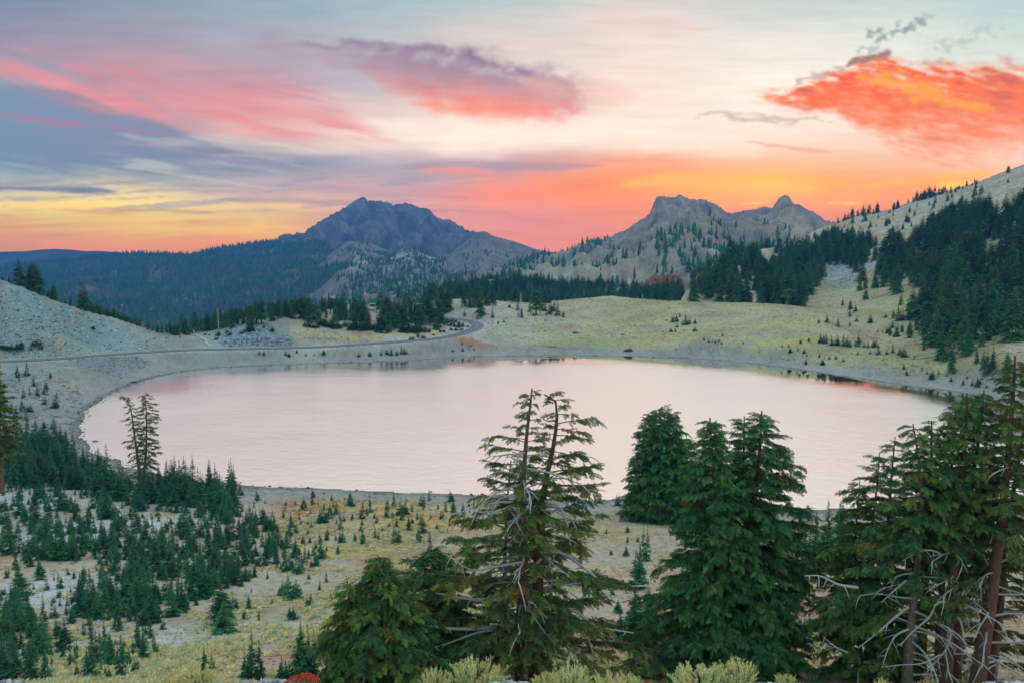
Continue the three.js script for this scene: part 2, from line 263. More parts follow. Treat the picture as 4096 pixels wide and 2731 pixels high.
for (const [u, D, y] of [[-0.35, 640, 0], [-0.2, 680, 6], [-0.05, 690, 10], [0.1, 690, 10], [0.25, 640, 14], [0.4, 560, 14], [0.6, 450, 12], [0.9, 400, 16], [-0.35, 900, -50], [-0.1, 950, -30], [0.15, 950, -20], [0.4, 950, 10], [0.8, 950, 20], [-0.5, 470, 4], [-0.5, 600, -30], [-0.7, 450, 4], [-0.7, 600, -30], [-1.1, 400, 6], [-1.1, 600, -30], [-0.42, 450, 6], [-0.5, 1200, -90], [0, 1300, -70], [0.5, 1300, 0], [1, 1300, 0], [1.2, 300, 12], [-1.2, 300, 12], [-1.2, 200, 6]]) KNOTS.push([u, D, y]);
for (let i = 0; i < SHORE.length; i += 2) { const [x, z] = SHORE[i]; KNOTS.push([x / -z, -z, 0.4]); }
const TPS = (() => {
  const n = KNOTS.length, m = n + 3, A = Array.from({ length: m }, () => new Float64Array(m + 1)), P = KNOTS.map(([u, D, y]) => [u * 2.6, Math.log(D), y]);
  const U = (r2) => (r2 > 1e-12 ? 0.5 * r2 * Math.log(r2) : 0);
  for (let i = 0; i < n; i++) {
    for (let j = 0; j < n; j++) A[i][j] = U((P[i][0] - P[j][0]) ** 2 + (P[i][1] - P[j][1]) ** 2);
    A[i][i] += 2e-4; A[i][n] = A[n][i] = 1; A[i][n + 1] = A[n + 1][i] = P[i][0]; A[i][n + 2] = A[n + 2][i] = P[i][1]; A[i][m] = P[i][2];
  }
  for (let c = 0; c < m; c++) {
    let p = c; for (let r = c + 1; r < m; r++) if (Math.abs(A[r][c]) > Math.abs(A[p][c])) p = r;
    [A[c], A[p]] = [A[p], A[c]];
    for (let r = c + 1; r < m; r++) { const f = A[r][c] / A[c][c]; if (f) for (let k = c; k <= m; k++) A[r][k] -= f * A[c][k]; }
  }
  const w = new Float64Array(m);
  for (let r = m - 1; r >= 0; r--) { let s = A[r][m]; for (let k = r + 1; k < m; k++) s -= A[r][k] * w[k]; w[r] = s / A[r][r]; }
  return (u, D) => {
    const a = u * 2.6, b = Math.log(D); let s = w[n] + w[n + 1] * a + w[n + 2] * b;
    for (let i = 0; i < n; i++) { const dx = a - P[i][0], dy = b - P[i][1], r2 = dx * dx + dy * dy; if (r2 > 1e-12) s += w[i] * 0.5 * r2 * Math.log(r2); }
    return s;
  };
})();
function along(list, u) {                                 // [u, D, y] at slant u on a line of such points
  if (u <= list[0][0]) return list[0]; const n = list.length; if (u >= list[n - 1][0]) return list[n - 1];
  let i = 0; while (u > list[i + 1][0]) i++;
  const t = (u - list[i][0]) / (list[i + 1][0] - list[i][0]); return [u, lerp(list[i][1], list[i + 1][1], t), lerp(list[i][2], list[i + 1][2], t)];
}
// a hill between a foot line and a ridge line
class Hill {
  constructor(ridge, foot, { power = 1, back = 0.6, rough = 0, scale = 100, crest = 0.35, kind = 'fbm' } = {}) { Object.assign(this, { ridge, foot, power, back, rough, scale, crest, kind }); }
  h(u, D) {
    const r = along(this.ridge, u), f = along(this.foot, u), x = u * D;
    let y;
    if (D <= r[1]) { const t = (D - f[1]) / (r[1] - f[1]); y = t >= 0 ? f[2] + (r[2] - f[2]) * Math.pow(t, this.power) : f[2] + (D - f[1]) * 0.6; if (this.rough) { const k = clamp(t, 0, 1); y += this.rough * (k * (1 - k) * 4 * 0.9 + this.crest * k * k) * this.n(x, D); } }
    else { y = r[2] - this.back * (D - r[1]); if (this.rough) y += this.rough * this.crest * this.n(x, D); }
    return y;
  }
  n(x, D) { return this.kind === 'crag' ? (ridged(x / this.scale, D / this.scale * 0.8, 5) - 0.62) * 1.6 : fbm(x / this.scale, D / this.scale, 5) * 1.6; }
}
const c2 = (x, y, D) => [275 + 0.14669 * x, 175 + 0.14669 * y, D], c3 = (x, y, D) => [600 + 0.18175 * x, 150 + 0.18175 * y, D];
const leftHill = new Hill(
  [[-420, 190, 330], [-200, 238, 355], [-90, 262, 364], [0, 278.6, 371], [26, 287, 374], [57, 300.4, 379], [87, 310, 386], [113, 317, 393], [139, 325, 402], [161, 329.6, 412], [187, 334.4, 427]].map(toUDY),
  [[-420, 384, 262], [-200, 372, 296], [-80, 364.5, 322], [0, 360, 341], [60, 356.5, 352], [100, 353, 362], [145, 349.8, 377], [187, 346, 396]].map(toUDY), { power: 0.94, back: 0.5, rough: 3.2, scale: 26, crest: 0.25 });
const rightHill = new Hill(
  [[...c3(440, 830), 620], c3(500, 750, 680), c3(540, 690, 700), c3(640, 612, 740), c3(720, 577, 790), c3(860, 545, 860), c3(960, 532, 930), c3(1060, 505, 1010), c3(1130, 472, 1070), c3(1200, 432, 1120), c3(1290, 398, 1170), c3(1350, 372, 1160), c3(1420, 352, 1150), c3(1500, 338, 1140), c3(1600, 322, 1120), c3(1700, 284, 1105), c3(1800, 248, 1090), c3(1900, 220, 1080), c3(2000, 197, 1065), c3(2100, 166, 1050), c3(2200, 126, 1030), c3(2260, 105, 1020), c3(2333, 78, 1010), c3(2700, -60, 960), c3(3300, -260, 900), c3(4600, -500, 820)].map((p) => toUDY(p.length > 3 ? [p[0], p[1], 620] : p)),
  [c3(440, 900, 560), c3(800, 890, 540), c3(1090, 897, 520), c3(1200, 942, 478), c3(1430, 1000, 430), c3(1560, 1030, 405), c3(1740, 1080, 370), c3(2000, 1150, 332), c3(2333, 1225, 295), c3(2900, 1330, 250), c3(4600, 1500, 200)].map(toUDY), { power: 1.08, back: 0.25, rough: 13, scale: 150, crest: 0.12 });
function groundAt(x, z) {
  const D = Math.max(0.8, -z), u = clamp(x / D, -1.6, 1.6);
  let y = D < 3500 ? TPS(u, D) : -160, sd = 1e3;
  if (D > 95 && D < 480) sd = lakeDistance(x, z);
  const bump = smooth(30, 120, D) * smooth(3, 16, sd);
  y += bump * (0.5 * fbm(x / 14, z / 14, 3) + 1.1 * fbm(x / 60, z / 60, 2)) * (D < 700 ? 1 : 2);
  const hl = D > 240 && D < 900 && u < -0.3 ? leftHill.h(u, D) : -1e3, hr = u > 0.05 && D > 180 ? rightHill.h(u, D) : -1e3;
  const k = 2.2; for (const q of [hl, hr]) if (q > -900) { const e = clamp(0.5 + 0.5 * (q - y) / k); y = lerp(y, q, e) + k * e * (1 - e); }
  if (sd < 0) y = Math.max(-5, sd * 0.12 - 0.04 - 0.02 * Math.abs(noise(x / 2, z / 2)));
  else if (sd < 30) { const beach = 0.02 + sd * 0.055 + 0.1 * fbm(x / 3, z / 3, 2) * smooth(0, 4, sd); y = lerp(beach, Math.max(y, beach * 0.8), smooth(3, 26, sd)); }
  if (D > 240 && D < 620) { const [rd, ry] = roadNear(x, z); y = lerp(ry - 0.12, y, smooth(6, 13, rd)); }
  return y;
}
// where the line of sight through a picture position meets the ground
function hit(px, py, from = 30, to = 1400) {
  const [ax, ay, az] = spot(px, py, 1); let d0 = from;
  for (let d = from; d < to; d *= 1.012) {
    if (EYE + (ay - EYE) * d < groundAt(ax * d, az * d)) {
      let a = d0, b = d; for (let k = 0; k < 14; k++) { const m = (a + b) / 2; if (EYE + (ay - EYE) * m < groundAt(ax * m, az * m)) b = m; else a = m; }
      return [ax * b, groundAt(ax * b, az * b), az * b, b];
    }
    d0 = d;
  }
  return null;
}

// ---------------------------------------------------------------- textures of the ground (colour grain and fine relief, metres across)
function tileNoise(x, y, p, seed) { // value noise that repeats every p cells
  const h = (i, j) => { let n = ((((i % p) + p) % p) * 374761393 + (((j % p) + p) % p) * 668265263 + seed * 69069) | 0; n = Math.imul(n ^ (n >>> 13), 1274126177); return ((n ^ (n >>> 16)) >>> 0) / 4294967296; };
  const ix = Math.floor(x), iy = Math.floor(y), fx = x - ix, fy = y - iy, u = fx * fx * (3 - 2 * fx), v = fy * fy * (3 - 2 * fy);
  return lerp(lerp(h(ix, iy), h(ix + 1, iy), u), lerp(h(ix, iy + 1), h(ix + 1, iy + 1), u), v);
}
function grainTexture(n, octaves, lo, hi, tint, seed, gamma = 1) {
  const d = new Uint8Array(n * n * 4);
  for (let y = 0; y < n; y++) for (let x = 0; x < n; x++) {
    let s = 0, a = 0, hue = tileNoise(x / n * 24, y / n * 24, 24, seed + 77) - 0.5;
    for (const [p, w] of octaves) { s += w * tileNoise(x / n * p, y / n * p, p, seed + p); a += w; }
    s = Math.pow(clamp((s / a - 0.5) * 1.9 + 0.5), gamma); const i = (y * n + x) * 4;
    for (let c = 0; c < 3; c++) d[i + c] = 255 * clamp(lerp(lo, hi, s) + tint[c] * hue);
    d[i + 3] = 255;
  }
  const t = new THREE.DataTexture(d, n, n); t.wrapS = t.wrapT = THREE.RepeatWrapping; t.magFilter = THREE.LinearFilter; t.minFilter = THREE.LinearMipmapLinearFilter; t.generateMipmaps = true; t.needsUpdate = true; return t;
}
const soilMap = grainTexture(1024, [[32, 0.5], [96, 0.7], [256, 1], [512, 1]], 0.84, 1.0, [0.1, 0.02, -0.1], 3); soilMap.colorSpace = THREE.NoColorSpace;
const soilBump = grainTexture(1024, [[48, 1], [128, 1], [256, 0.8], [512, 0.5]], 0, 1, [0, 0, 0], 9);
const groundMaterial = std({ vertexColors: true, map: soilMap, bumpMap: soilBump, bumpScale: 0.12, roughness: 0.97 });

// colours of bare matter, as linear reflectance
const PUMICE = rgb(214, 214, 206), SAND = rgb(214, 186, 156), SCREE = rgb(138, 166, 168), GRASS = rgb(216, 196, 124), GREEN = rgb(172, 184, 120), STRAW = rgb(228, 196, 122), RUST = rgb(196, 118, 74), REDDISH = rgb(176, 100, 84), WETSAND = rgb(140, 134, 124), PALE = rgb(226, 216, 194), DUSTPINK = rgb(224, 186, 160), BLUEROCK = rgb(176, 192, 200), OLIVE = rgb(142, 136, 72);
function mixCol(a, b, t) { return [lerp(a[0], b.r, t), lerp(a[1], b.g, t), lerp(a[2], b.b, t)]; }
const patchesOf = (list) => list.map(([px, py, rx, rz, color, k]) => { const p = hit(px, py); return p && { x: p[0], z: p[2], rx, rz, color, k }; }).filter(Boolean);
// patches of dry plants and bare soil that the photograph shows, at their places on the ground
const PATCHES = patchesOf([
  [470, 345, 26, 9, RUST, 0.85], [430, 344, 14, 6, RUST, 0.7], [555, 345, 20, 8, STRAW, 0.6], [600, 342, 40, 14, GREEN, 0.6], [680, 336, 40, 12, GRASS, 0.6], [640, 350, 30, 5, STRAW, 0.5],
  [622, 325, 34, 5, STRAW, 0.95], [655, 333, 26, 4, STRAW, 0.95], [730, 330, 18, 5, RUST, 0.45], [775, 322, 26, 8, GRASS, 0.8], [800, 340, 30, 6, STRAW, 0.7], [830, 337, 20, 5, STRAW, 0.8], [770, 362, 8, 3, REDDISH, 0.8], [790, 364, 8, 3, REDDISH, 0.8], [860, 338, 12, 4, RUST, 0.6],
  [320, 335, 20, 8, STRAW, 0.7], [350, 336, 22, 6, STRAW, 0.75], [390, 333, 22, 5, STRAW, 0.7], [310, 330, 10, 6, GRASS, 0.7], [420, 331, 18, 5, STRAW, 0.6],
  [300, 500, 10, 16, RUST, 0.7], [340, 500, 18, 14, RUST, 0.75], [380, 506, 14, 10, STRAW, 0.7], [300, 492, 18, 8, GREEN, 0.3], [420, 520, 16, 12, STRAW, 0.7], [360, 545, 12, 14, GRASS, 0.8], [330, 580, 9, 14, GREEN, 0.3], [270, 610, 9, 12, GREEN, 0.3], [230, 650, 8, 8, GREEN, 0.3], [150, 660, 8, 6, GREEN, 0.3], [400, 560, 10, 8, RUST, 0.5], [390, 575, 6, 8, DUSTPINK, 0.8], [250, 665, 6, 5, DUSTPINK, 0.9], [290, 650, 5, 5, RUST, 0.5],
  [60, 600, 8, 16, PUMICE, 0.9], [90, 640, 6, 10, PUMICE, 0.7], [100, 520, 12, 14, PUMICE, 0.9], [40, 540, 14, 14, PUMICE, 0.8], [20, 620, 7, 8, DUSTPINK, 0.5], [65, 435, 10, 10, DUSTPINK, 0.8], [80, 418, 8, 8, PUMICE, 0.6],
  [620, 580, 8, 14, DUSTPINK, 0.8], [600, 640, 6, 8, RUST, 0.55], [800, 600, 10, 18, DUSTPINK, 0.8], [820, 650, 6, 10, GRASS, 0.4], [850, 610, 10, 14, REDDISH, 0.4], [640, 530, 16, 10, DUSTPINK, 0.7], [610, 530, 10, 8, STRAW, 0.5], [1000, 620, 10, 12, REDDISH, 0.35],
  [100, 372, 12, 8, OLIVE, 0.5], [70, 385, 10, 8, GRASS, 0.6], [110, 390, 10, 8, GRASS, 0.6], [180, 357, 20, 5, OLIVE, 0.5], [240, 355, 24, 4, OLIVE, 0.45], [300, 356, 24, 4, GRASS, 0.5], [345, 353, 16, 4, GRASS, 0.6], [60, 343, 6, 4, STRAW, 0.7], [95, 352, 8, 4, GRASS, 0.5], [75, 325, 30, 20, SCREE, 0.6],
  [890, 258, 22, 20, BLUEROCK, 0.9], [840, 270, 16, 18, BLUEROCK, 0.95], [856, 262, 14, 14, BLUEROCK, 0.8], [960, 262, 20, 22, BLUEROCK, 0.7], [1005, 252, 30, 24, PALE, 0.6], [1000, 232, 34, 16, RUST, 0.5], [900, 290, 30, 12, GREEN, 0.5], [880, 296, 16, 6, OLIVE, 0.9], [905, 285, 14, 5, OLIVE, 0.9], [848, 302, 20, 8, DUSTPINK, 0.7], [870, 305, 20, 8, PALE, 0.3], [925, 315, 14, 10, PUMICE, 0.6], [960, 210, 60, 30, PALE, 0.35], [870, 225, 70, 30, GRASS, 0.35], [850, 232, 30, 12, STRAW, 0.4], [930, 215, 50, 14, STRAW, 0.3], [810, 310, 14, 6, REDDISH, 0.6]]);
function groundColour(x, y, z, D, u, sd, rd) {
  const n1 = fbm(x / 22, z / 22, 4), n2 = fbm(x / 5 + 8, z / 5, 3), n3 = fbm(x / 70 + 3, z / 70 + 9, 3), n4 = noise(x / 1.1, z / 1.1);
  let c = [SAND.r, SAND.g, SAND.b];
  c = mixCol(c, PUMICE, clamp(0.5 + n1 * 1.6)); if (D > 200) c = mixCol(c, rgb(186, 164, 122), clamp(0.35 + n2 * 1.4 + n3) * 0.5); if (D > 200) c = mixCol(c, rgb(140, 122, 92), clamp(n2 * 2.2 + n4 * 0.9 - 0.05) * 0.55);
  if (D < 170 || sd < 0) {                                 // slope below the viewpoint
    c = mixCol(c, rgb(196, 156, 122), clamp(0.35 + 1.2 * n1 + 0.8 * n2) * smooth(-0.5, -0.15, u) * 0.75); c = mixCol(c, DUSTPINK, clamp(n3 * 2 + 0.25) * 0.5);
  } else if (D < 640 && u < 0.62) {                        // far shore and meadow
    const meadow = smooth(-0.12, 0.05, u) * smooth(3, 22, sd);
    c = mixCol(c, GRASS, clamp(meadow * (0.5 + 1.3 * n1 + 0.4 * n2)) * 0.75);
    c = mixCol(c, GREEN, clamp(meadow * (0.15 + 1.8 * n3 + 0.6 * n2)) * 0.65);
    c = mixCol(c, PUMICE, clamp(meadow * smooth(0.1, -0.08, u) * 0.9));
  } else { c = mixCol(c, GRASS, clamp(0.35 + 1.4 * n3 + 0.5 * n2) * 0.5); }
  if (u < -0.28 && D > 230 && D < 520) c = mixCol(c, SCREE, clamp(0.55 + 0.9 * n2 + n4 * 0.4));
  for (const p of PATCHES) { const dx = (x - p.x) / p.rx, dz = (z - p.z) / p.rz, d2 = dx * dx + dz * dz; if (d2 < 5) { const m = smooth(0.15, 0.6, 1 - Math.sqrt(d2) + 0.9 * n2 + 0.6 * n1 + 0.25 * n4); if (m > 0) c = mixCol(c, p.color, m * p.k); } }
  if (D > 620 && u < 0.06) c = mixCol(c, OLIVE, 0.5);
  if (sd < 26) c = mixCol(c, rgb(176, 174, 166), smooth(26, 10, sd + 10 * n1) * 0.85);
  if (sd < 5) c = mixCol(c, WETSAND, smooth(4, 0.8, sd + 2 * n2) * 0.9);
  if (rd < 9) c = mixCol(c, rgb(206, 204, 196), smooth(9, 5, rd + 1.5 * n2) * 0.8);
  if (D < 5) c = mixCol(c, rgb(128, 128, 126), 0.9);
  const g = 1.04 + 0.3 * n4 + 0.4 * n2 + 0.25 * n1; return c.map((v) => clamp(v * g, 0.01, 0.8));
}
// one sheet from the roadside at the viewpoint to the horizon
(() => {
  const us = [], Ds = [];
  for (let u = -1.5; u < -0.72; u += 0.03) us.push(u); for (let u = -0.72; u < 0.72; u += 0.0024) us.push(u); for (let u = 0.72; u <= 1.5; u += 0.03) us.push(u);
  const run = (a, b, n) => { for (let i = 0; i < n; i++) Ds.push(a * Math.pow(b / a, i / n)); };
  run(0.9, 3, 6); run(3, 4.6, 14); run(4.6, 44, 24); run(44, 170, 130); run(170, 235, 26); run(235, 600, 190); run(600, 1250, 110); run(1250, 6000, 30); Ds.push(6000);
  const pos = [], col = [], uv = [], idx = [], nu = us.length, nd = Ds.length;
  for (const D of Ds) for (const u of us) {
    const x = u * D, z = -D; let y = groundAt(x, z); const sd = D > 95 && D < 480 ? lakeDistance(x, z) : 1e3, rd = D > 240 && D < 620 ? roadNear(x, z)[0] : 1e3;
    if (D < 5) y += 0.05 * fbm(x * 1.3, D * 2, 3) + 0.02 * noise(x * 9, D * 9);
    pos.push(x, y, z); uv.push(x / 18, z / 18); col.push(...groundColour(x, y, z, D, u, sd, rd));
  }
  for (let j = 0; j < nd - 1; j++) for (let i = 0; i < nu - 1; i++) { const a = j * nu + i, b = a + 1, c = a + nu, d = c + 1; idx.push(a, b, c, b, d, c); }
  top('ground', geo(pos, idx, col, uv), groundMaterial, 'rolling pumice and dry grass land round the lake, from roadside to valley', 'ground', null, 'structure');
})();
// the gravel shoulder where the camera stands, behind the edge
(() => {
  const g = new THREE.PlaneGeometry(160, 60, 80, 30); g.rotateX(-Math.PI / 2); const p = g.attributes.position;
  for (let i = 0; i < p.count; i++) p.setY(i, 0.05 * fbm(p.getX(i) / 2, p.getZ(i) / 2, 2));
  g.translate(0, 48.26, 29.1); g.computeVertexNormals(); const t = p.count, uv = g.attributes.uv; for (let i = 0; i < t; i++) uv.setXY(i, p.getX(i) / 18, p.getZ(i) / 18);
  top('roadside', g, std({ color: rgb(128, 128, 126), map: soilMap, bumpMap: soilBump, bumpScale: 0.05 }), 'grey gravel shoulder of the viewpoint', 'roadside', null, 'structure');
})();

// ---------------------------------------------------------------- the lake
(() => {
  let area = 0; LAKE.forEach(([x, z], i) => { const [a, b] = LAKE[(i + 1) % 360]; area += x * b - a * z; }); const WIND = area > 0 ? -1 : 1;
  const s = new THREE.Shape(); LAKE.forEach(([x, z], i) => { const [px, pz] = LAKE[(i + 359) % 360], [nx, nz] = LAKE[(i + 1) % 360], l = Math.hypot(nx - px, nz - pz), ox = (nz - pz) / l, oz = -(nx - px) / l; const k = 3 * WIND; (i ? s.lineTo : s.moveTo).call(s, x - ox * k, -(z - oz * k)); });
  const g = new THREE.ShapeGeometry(s); g.rotateX(-Math.PI / 2); const p = g.attributes.position, uv = g.attributes.uv; for (let i = 0; i < p.count; i++) uv.setXY(i, p.getX(i) / 26, p.getZ(i) / 15);
  // wind roughens the open water; under the far and right banks it lies calm
  const n = 256, lo = [-230, -440], hi = [330, -140], calm = new Uint8Array(n * n * 4), size = [hi[0] - lo[0], hi[1] - lo[1]];
  for (let j = 0; j < n; j++) for (let i = 0; i < n; i++) { const x = lo[0] + size[0] * (i + 0.5) / n, z = lo[1] + size[1] * (j + 0.5) / n, sd = -lakeDistance(x, z), far = Math.max(smooth(-300, -345, z - Math.abs(x - 60) * 0.16) * lerp(0.55, 1, smooth(-75, -25, x)), smooth(105, 165, x) * smooth(-200, -235, z)), k = clamp((1 - smooth(8, 46, sd + 16 * fbm(x / 40, z / 40, 2))) * far); const v = 255 * lerp(0.34, 0.04, k) + 14 * fbm(x / 30, z / 12, 2); calm.set([v, v, v, 255], (j * n + i) * 4); }
  const over = (data, w, h) => { const t = new THREE.DataTexture(data, w, h); t.magFilter = THREE.LinearFilter; t.wrapS = t.wrapT = THREE.ClampToEdgeWrapping; t.repeat.set(26 / size[0], 15 / size[1]); t.offset.set(-lo[0] / size[0], -lo[1] / size[1]); t.needsUpdate = true; return t; };
  const calmAt = (a, b) => { const q = (x, y) => calm[(clamp(y, 0, n - 1) * n + clamp(x, 0, n - 1)) * 4] / 255, i = Math.floor(a), j = Math.floor(b), u = a - i, v = b - j; return lerp(lerp(q(i, j), q(i + 1, j), u), lerp(q(i, j + 1), q(i + 1, j + 1), u), v); };
  const bw = 2048, bh = 1024, ripple = new Uint8Array(bw * bh * 4);
  for (let j = 0; j < bh; j++) for (let i = 0; i < bw; i++) { const x = lo[0] + size[0] * i / bw, z = lo[1] + size[1] * j / bh, amp = smooth(0.08, 0.28, calmAt(i * n / bw - 0.5, j * n / bh - 0.5)), v = 127 + 120 * amp * (0.5 * noise(x / 3.1 + 0.07 * z, z / 1.5) + 0.3 * noise(x / 1.9 + 7, z / 0.9 + 0.04 * x) + 0.35 * noise(x / 9, z / 4)); ripple.set([v, v, v, 255], (j * bw + i) * 4); }
  const water = new THREE.MeshPhysicalMaterial({ color: rgb(255, 252, 250), metalness: 1, roughness: 1, roughnessMap: over(calm, n, n), bumpMap: over(ripple, bw, bh), bumpScale: 0.15 });
  top('lake', g, water, 'calm lake mirroring the pink evening sky', 'lake', null, 'structure');
})();

// ---------------------------------------------------------------- the park road
(() => {
  const strip = (off0, off1, lift, curve = ROAD_PTS) => {
    const pos = [], idx = [], uv = [];
    curve.forEach((p, i) => { const a = curve[Math.max(0, i - 1)], b = curve[Math.min(curve.length - 1, i + 1)], l = Math.hypot(b.x - a.x, b.z - a.z), nx = -(b.z - a.z) / l, nz = (b.x - a.x) / l; for (const o of [off0, off1]) { pos.push(p.x + nx * o, p.y + lift, p.z + nz * o); uv.push((p.x + nx * o) / 9, (p.z + nz * o) / 9); } });
    for (let i = 0; i < curve.length - 1; i++) { const k = i * 2; idx.push(k, k + 1, k + 2, k + 1, k + 3, k + 2); }
    return geo(pos, idx, null, uv);
  };
  const road = top('road', strip(-4.1, 4.1, 0.09), std({ color: rgb(122, 132, 140), map: soilMap, roughness: 0.9, side: THREE.DoubleSide }), 'two lane asphalt road curving past the far shore', 'road', null, 'structure');
  const white = std({ color: rgb(205, 205, 200) }), yellow = std({ color: rgb(206, 178, 90) });
  for (const o of [-3.7, 3.7]) mesh('edge_line', strip(o - 0.14, o + 0.14, 0.1), white, road);
  for (const o of [-0.15, 0.15]) mesh('centre_line', strip(o - 0.07, o + 0.07, 0.1), yellow, road);
})();

// ---------------------------------------------------------------- mountains and far hills
const rockMap = grainTexture(1024, [[12, 1], [40, 1], [120, 0.9], [300, 0.6]], 0.55, 1, [0.06, 0, -0.06], 31);
const rockBump = grainTexture(1024, [[10, 1], [28, 1], [70, 0.8], [180, 0.5]], 0, 1, [0, 0, 0], 37);
const mountainMaterial = std({ vertexColors: true, map: rockMap, bumpMap: rockBump, bumpScale: 3, roughness: 1 });
const mountains = [];
function mountain(name, hill, u0, u1, colour, label, { step = 0.0022, rows = 110, behind = 500, jag = 0, ends = 0.02 } = {}) {
  const pos = [], col = [], uv = [], idx = []; let nu = 0; const nd = rows + 10;
  for (let u = u0; u <= u1; u += step) {
    nu++; const r = along(hill.ridge, u), f = along(hill.foot, u);
    for (let j = -1; j < nd; j++) {
      if (j < 0) { pos.push(u * (f[1] - 60), hill.h(u, f[1]) - 260, -(f[1] - 60)); uv.push(u * f[1] / 420, f[1] / 420 - 0.5); col.push(...colour(u * f[1], 0, f[1], u, 0)); continue; }   // the slope goes on down into the ground
      const D = j < rows ? lerp(f[1], r[1], j / (rows - 1)) : r[1] + behind * ((j - rows + 1) / 10) ** 1.5, x = u * D;
      let y = hill.h(u, D) - 240 * (1 - smooth(0, ends, Math.min(u - u0, u1 - u))); const t = Math.min(1, j / (rows - 1));
      if (jag && j >= rows - 3) y += jag * (noise(u * 260, 3) * 0.6 + noise(u * 620, 8) * 0.5);
      pos.push(x, y, -D); uv.push(x / 420, D / 420); col.push(...colour(x, y, D, u, t));
    }
  }
  for (let i = 0; i < nu - 1; i++) for (let j = 0; j < nd; j++) { const a = i * (nd + 1) + j, b = a + nd + 1; idx.push(a, b, a + 1, b, b + 1, a + 1); }
  mountains.push(hill); hill.span = [u0, u1, ends];
  return top(name, geo(pos, idx, col, uv), mountainMaterial, label, 'mountain', null, 'structure');
}
const ROCK = rgb(112, 116, 120), ROCK2 = rgb(158, 148, 142), TAN = rgb(198, 176, 150), OCHRE = rgb(222, 202, 168), WHITEROCK = rgb(240, 228, 200), FOREST = rgb(78, 92, 74), PURPLE = rgb(140, 118, 122), SNOW = rgb(236, 238, 240);
const upland = (a, b, c, sx = 120) => (x, y, D, u, t) => {
  const n = fbm(x / sx, D / sx, 4), m = ridged(x / (sx * 0.7), D / (sx * 1.6), 4), k = fbm(x / (sx * 0.2), D / (sx * 0.25), 3);
  let col = [a.r, a.g, a.b]; col = mixCol(col, b, clamp(0.5 + n * 1.8)); col = mixCol(col, c, clamp((m - 0.62) * 3 + k)); const g = 1 + 0.5 * k; return col.map((v) => clamp(v * g, 0.01, 0.8));
};
const vv = (x, y, D) => [x * V, y * V, D];
// blue range beyond the left valley
const farRange = new Hill([[-500, 246, 6400], [-120, 250, 6400], [0, 251.6, 6400], [25, 251, 6400], [40, 249.4, 6400], [55, 248.6, 6400], [72, 249.6, 6400], [88, 251.2, 6400], [100, 250.6, 6400], [112, 251.8, 6400], [140, 254, 6400], [220, 258, 6400], [420, 262, 6400]].map(toUDY), [[-500, 275, 5800], [420, 275, 5800]].map(toUDY), { rough: 40, scale: 900, crest: 0.05 });
mountain('far_range', farRange, -1.1, -0.1, upland(FOREST, ROCK, FOREST, 800), 'hazy distant mountain range low on the horizon at far left', { step: 0.006, rows: 16, ends: 0.001 });
// forested ridge on the left running up to the great peak
const forestRidge = new Hill([vv(-900, 620, 4300), vv(-300, 612, 4300), vv(0, 610, 4300), vv(60, 604, 4300), vv(120, 602, 4350), vv(180, 599, 4400), vv(240, 592, 4450), vv(330, 584, 4500), vv(375, 580, 4500), vv(430, 583, 4500), vv(520, 566, 4550), vv(600, 554, 4600), vv(690, 546, 4650), vv(760, 552, 4650), vv(900, 585, 4600), vv(1100, 620, 4500)].map(toUDY), [vv(-900, 770, 1900), vv(200, 770, 1900), vv(700, 770, 1900), vv(1100, 760, 1900)].map(toUDY), { power: 1.1, rough: 150, scale: 900, crest: 0.05 });
mountain('forest_ridge', forestRidge, -1.1, 0.02, upland(FOREST, rgb(104, 100, 80), ROCK2, 400), 'long forested blue ridge climbing to the broad dark peak', { rows: 120, ends: 0.001 });
// the great dark peak
const PEAK = [[-100, 450], [0, 440], [100, 426], [200, 400], [300, 320], [380, 270], [480, 218], [540, 180], [580, 155], [605, 153], [630, 175], [700, 180], [718, 172], [740, 185], [775, 188], [808, 208], [840, 193], [900, 190], [950, 203], [1000, 215], [1050, 232], [1075, 260], [1110, 300], [1140, 308], [1190, 303], [1220, 325], [1260, 350], [1310, 372], [1362, 405], [1420, 450], [1520, 520], [1700, 640]];
const greatPeak = new Hill(PEAK.map(([x, y]) => toUDY(c2(x, y, 5200))), [c2(-100, 640, 3900), c2(300, 620, 3700), c2(900, 560, 3900), c2(1400, 560, 3900), c2(1700, 680, 3900)].map(toUDY), { power: 1.5, rough: 260, scale: 420, crest: 0.06, kind: 'crag', back: 0.9 });
mountain('great_peak', greatPeak, toUDY(c2(-90, 0, 5000))[0], toUDY(c2(1690, 0, 5000))[0], upland(ROCK, rgb(176, 166, 156), PURPLE, 120), 'broad dark craggy peak left of centre', { step: 0.0014, rows: 180, jag: 16 });
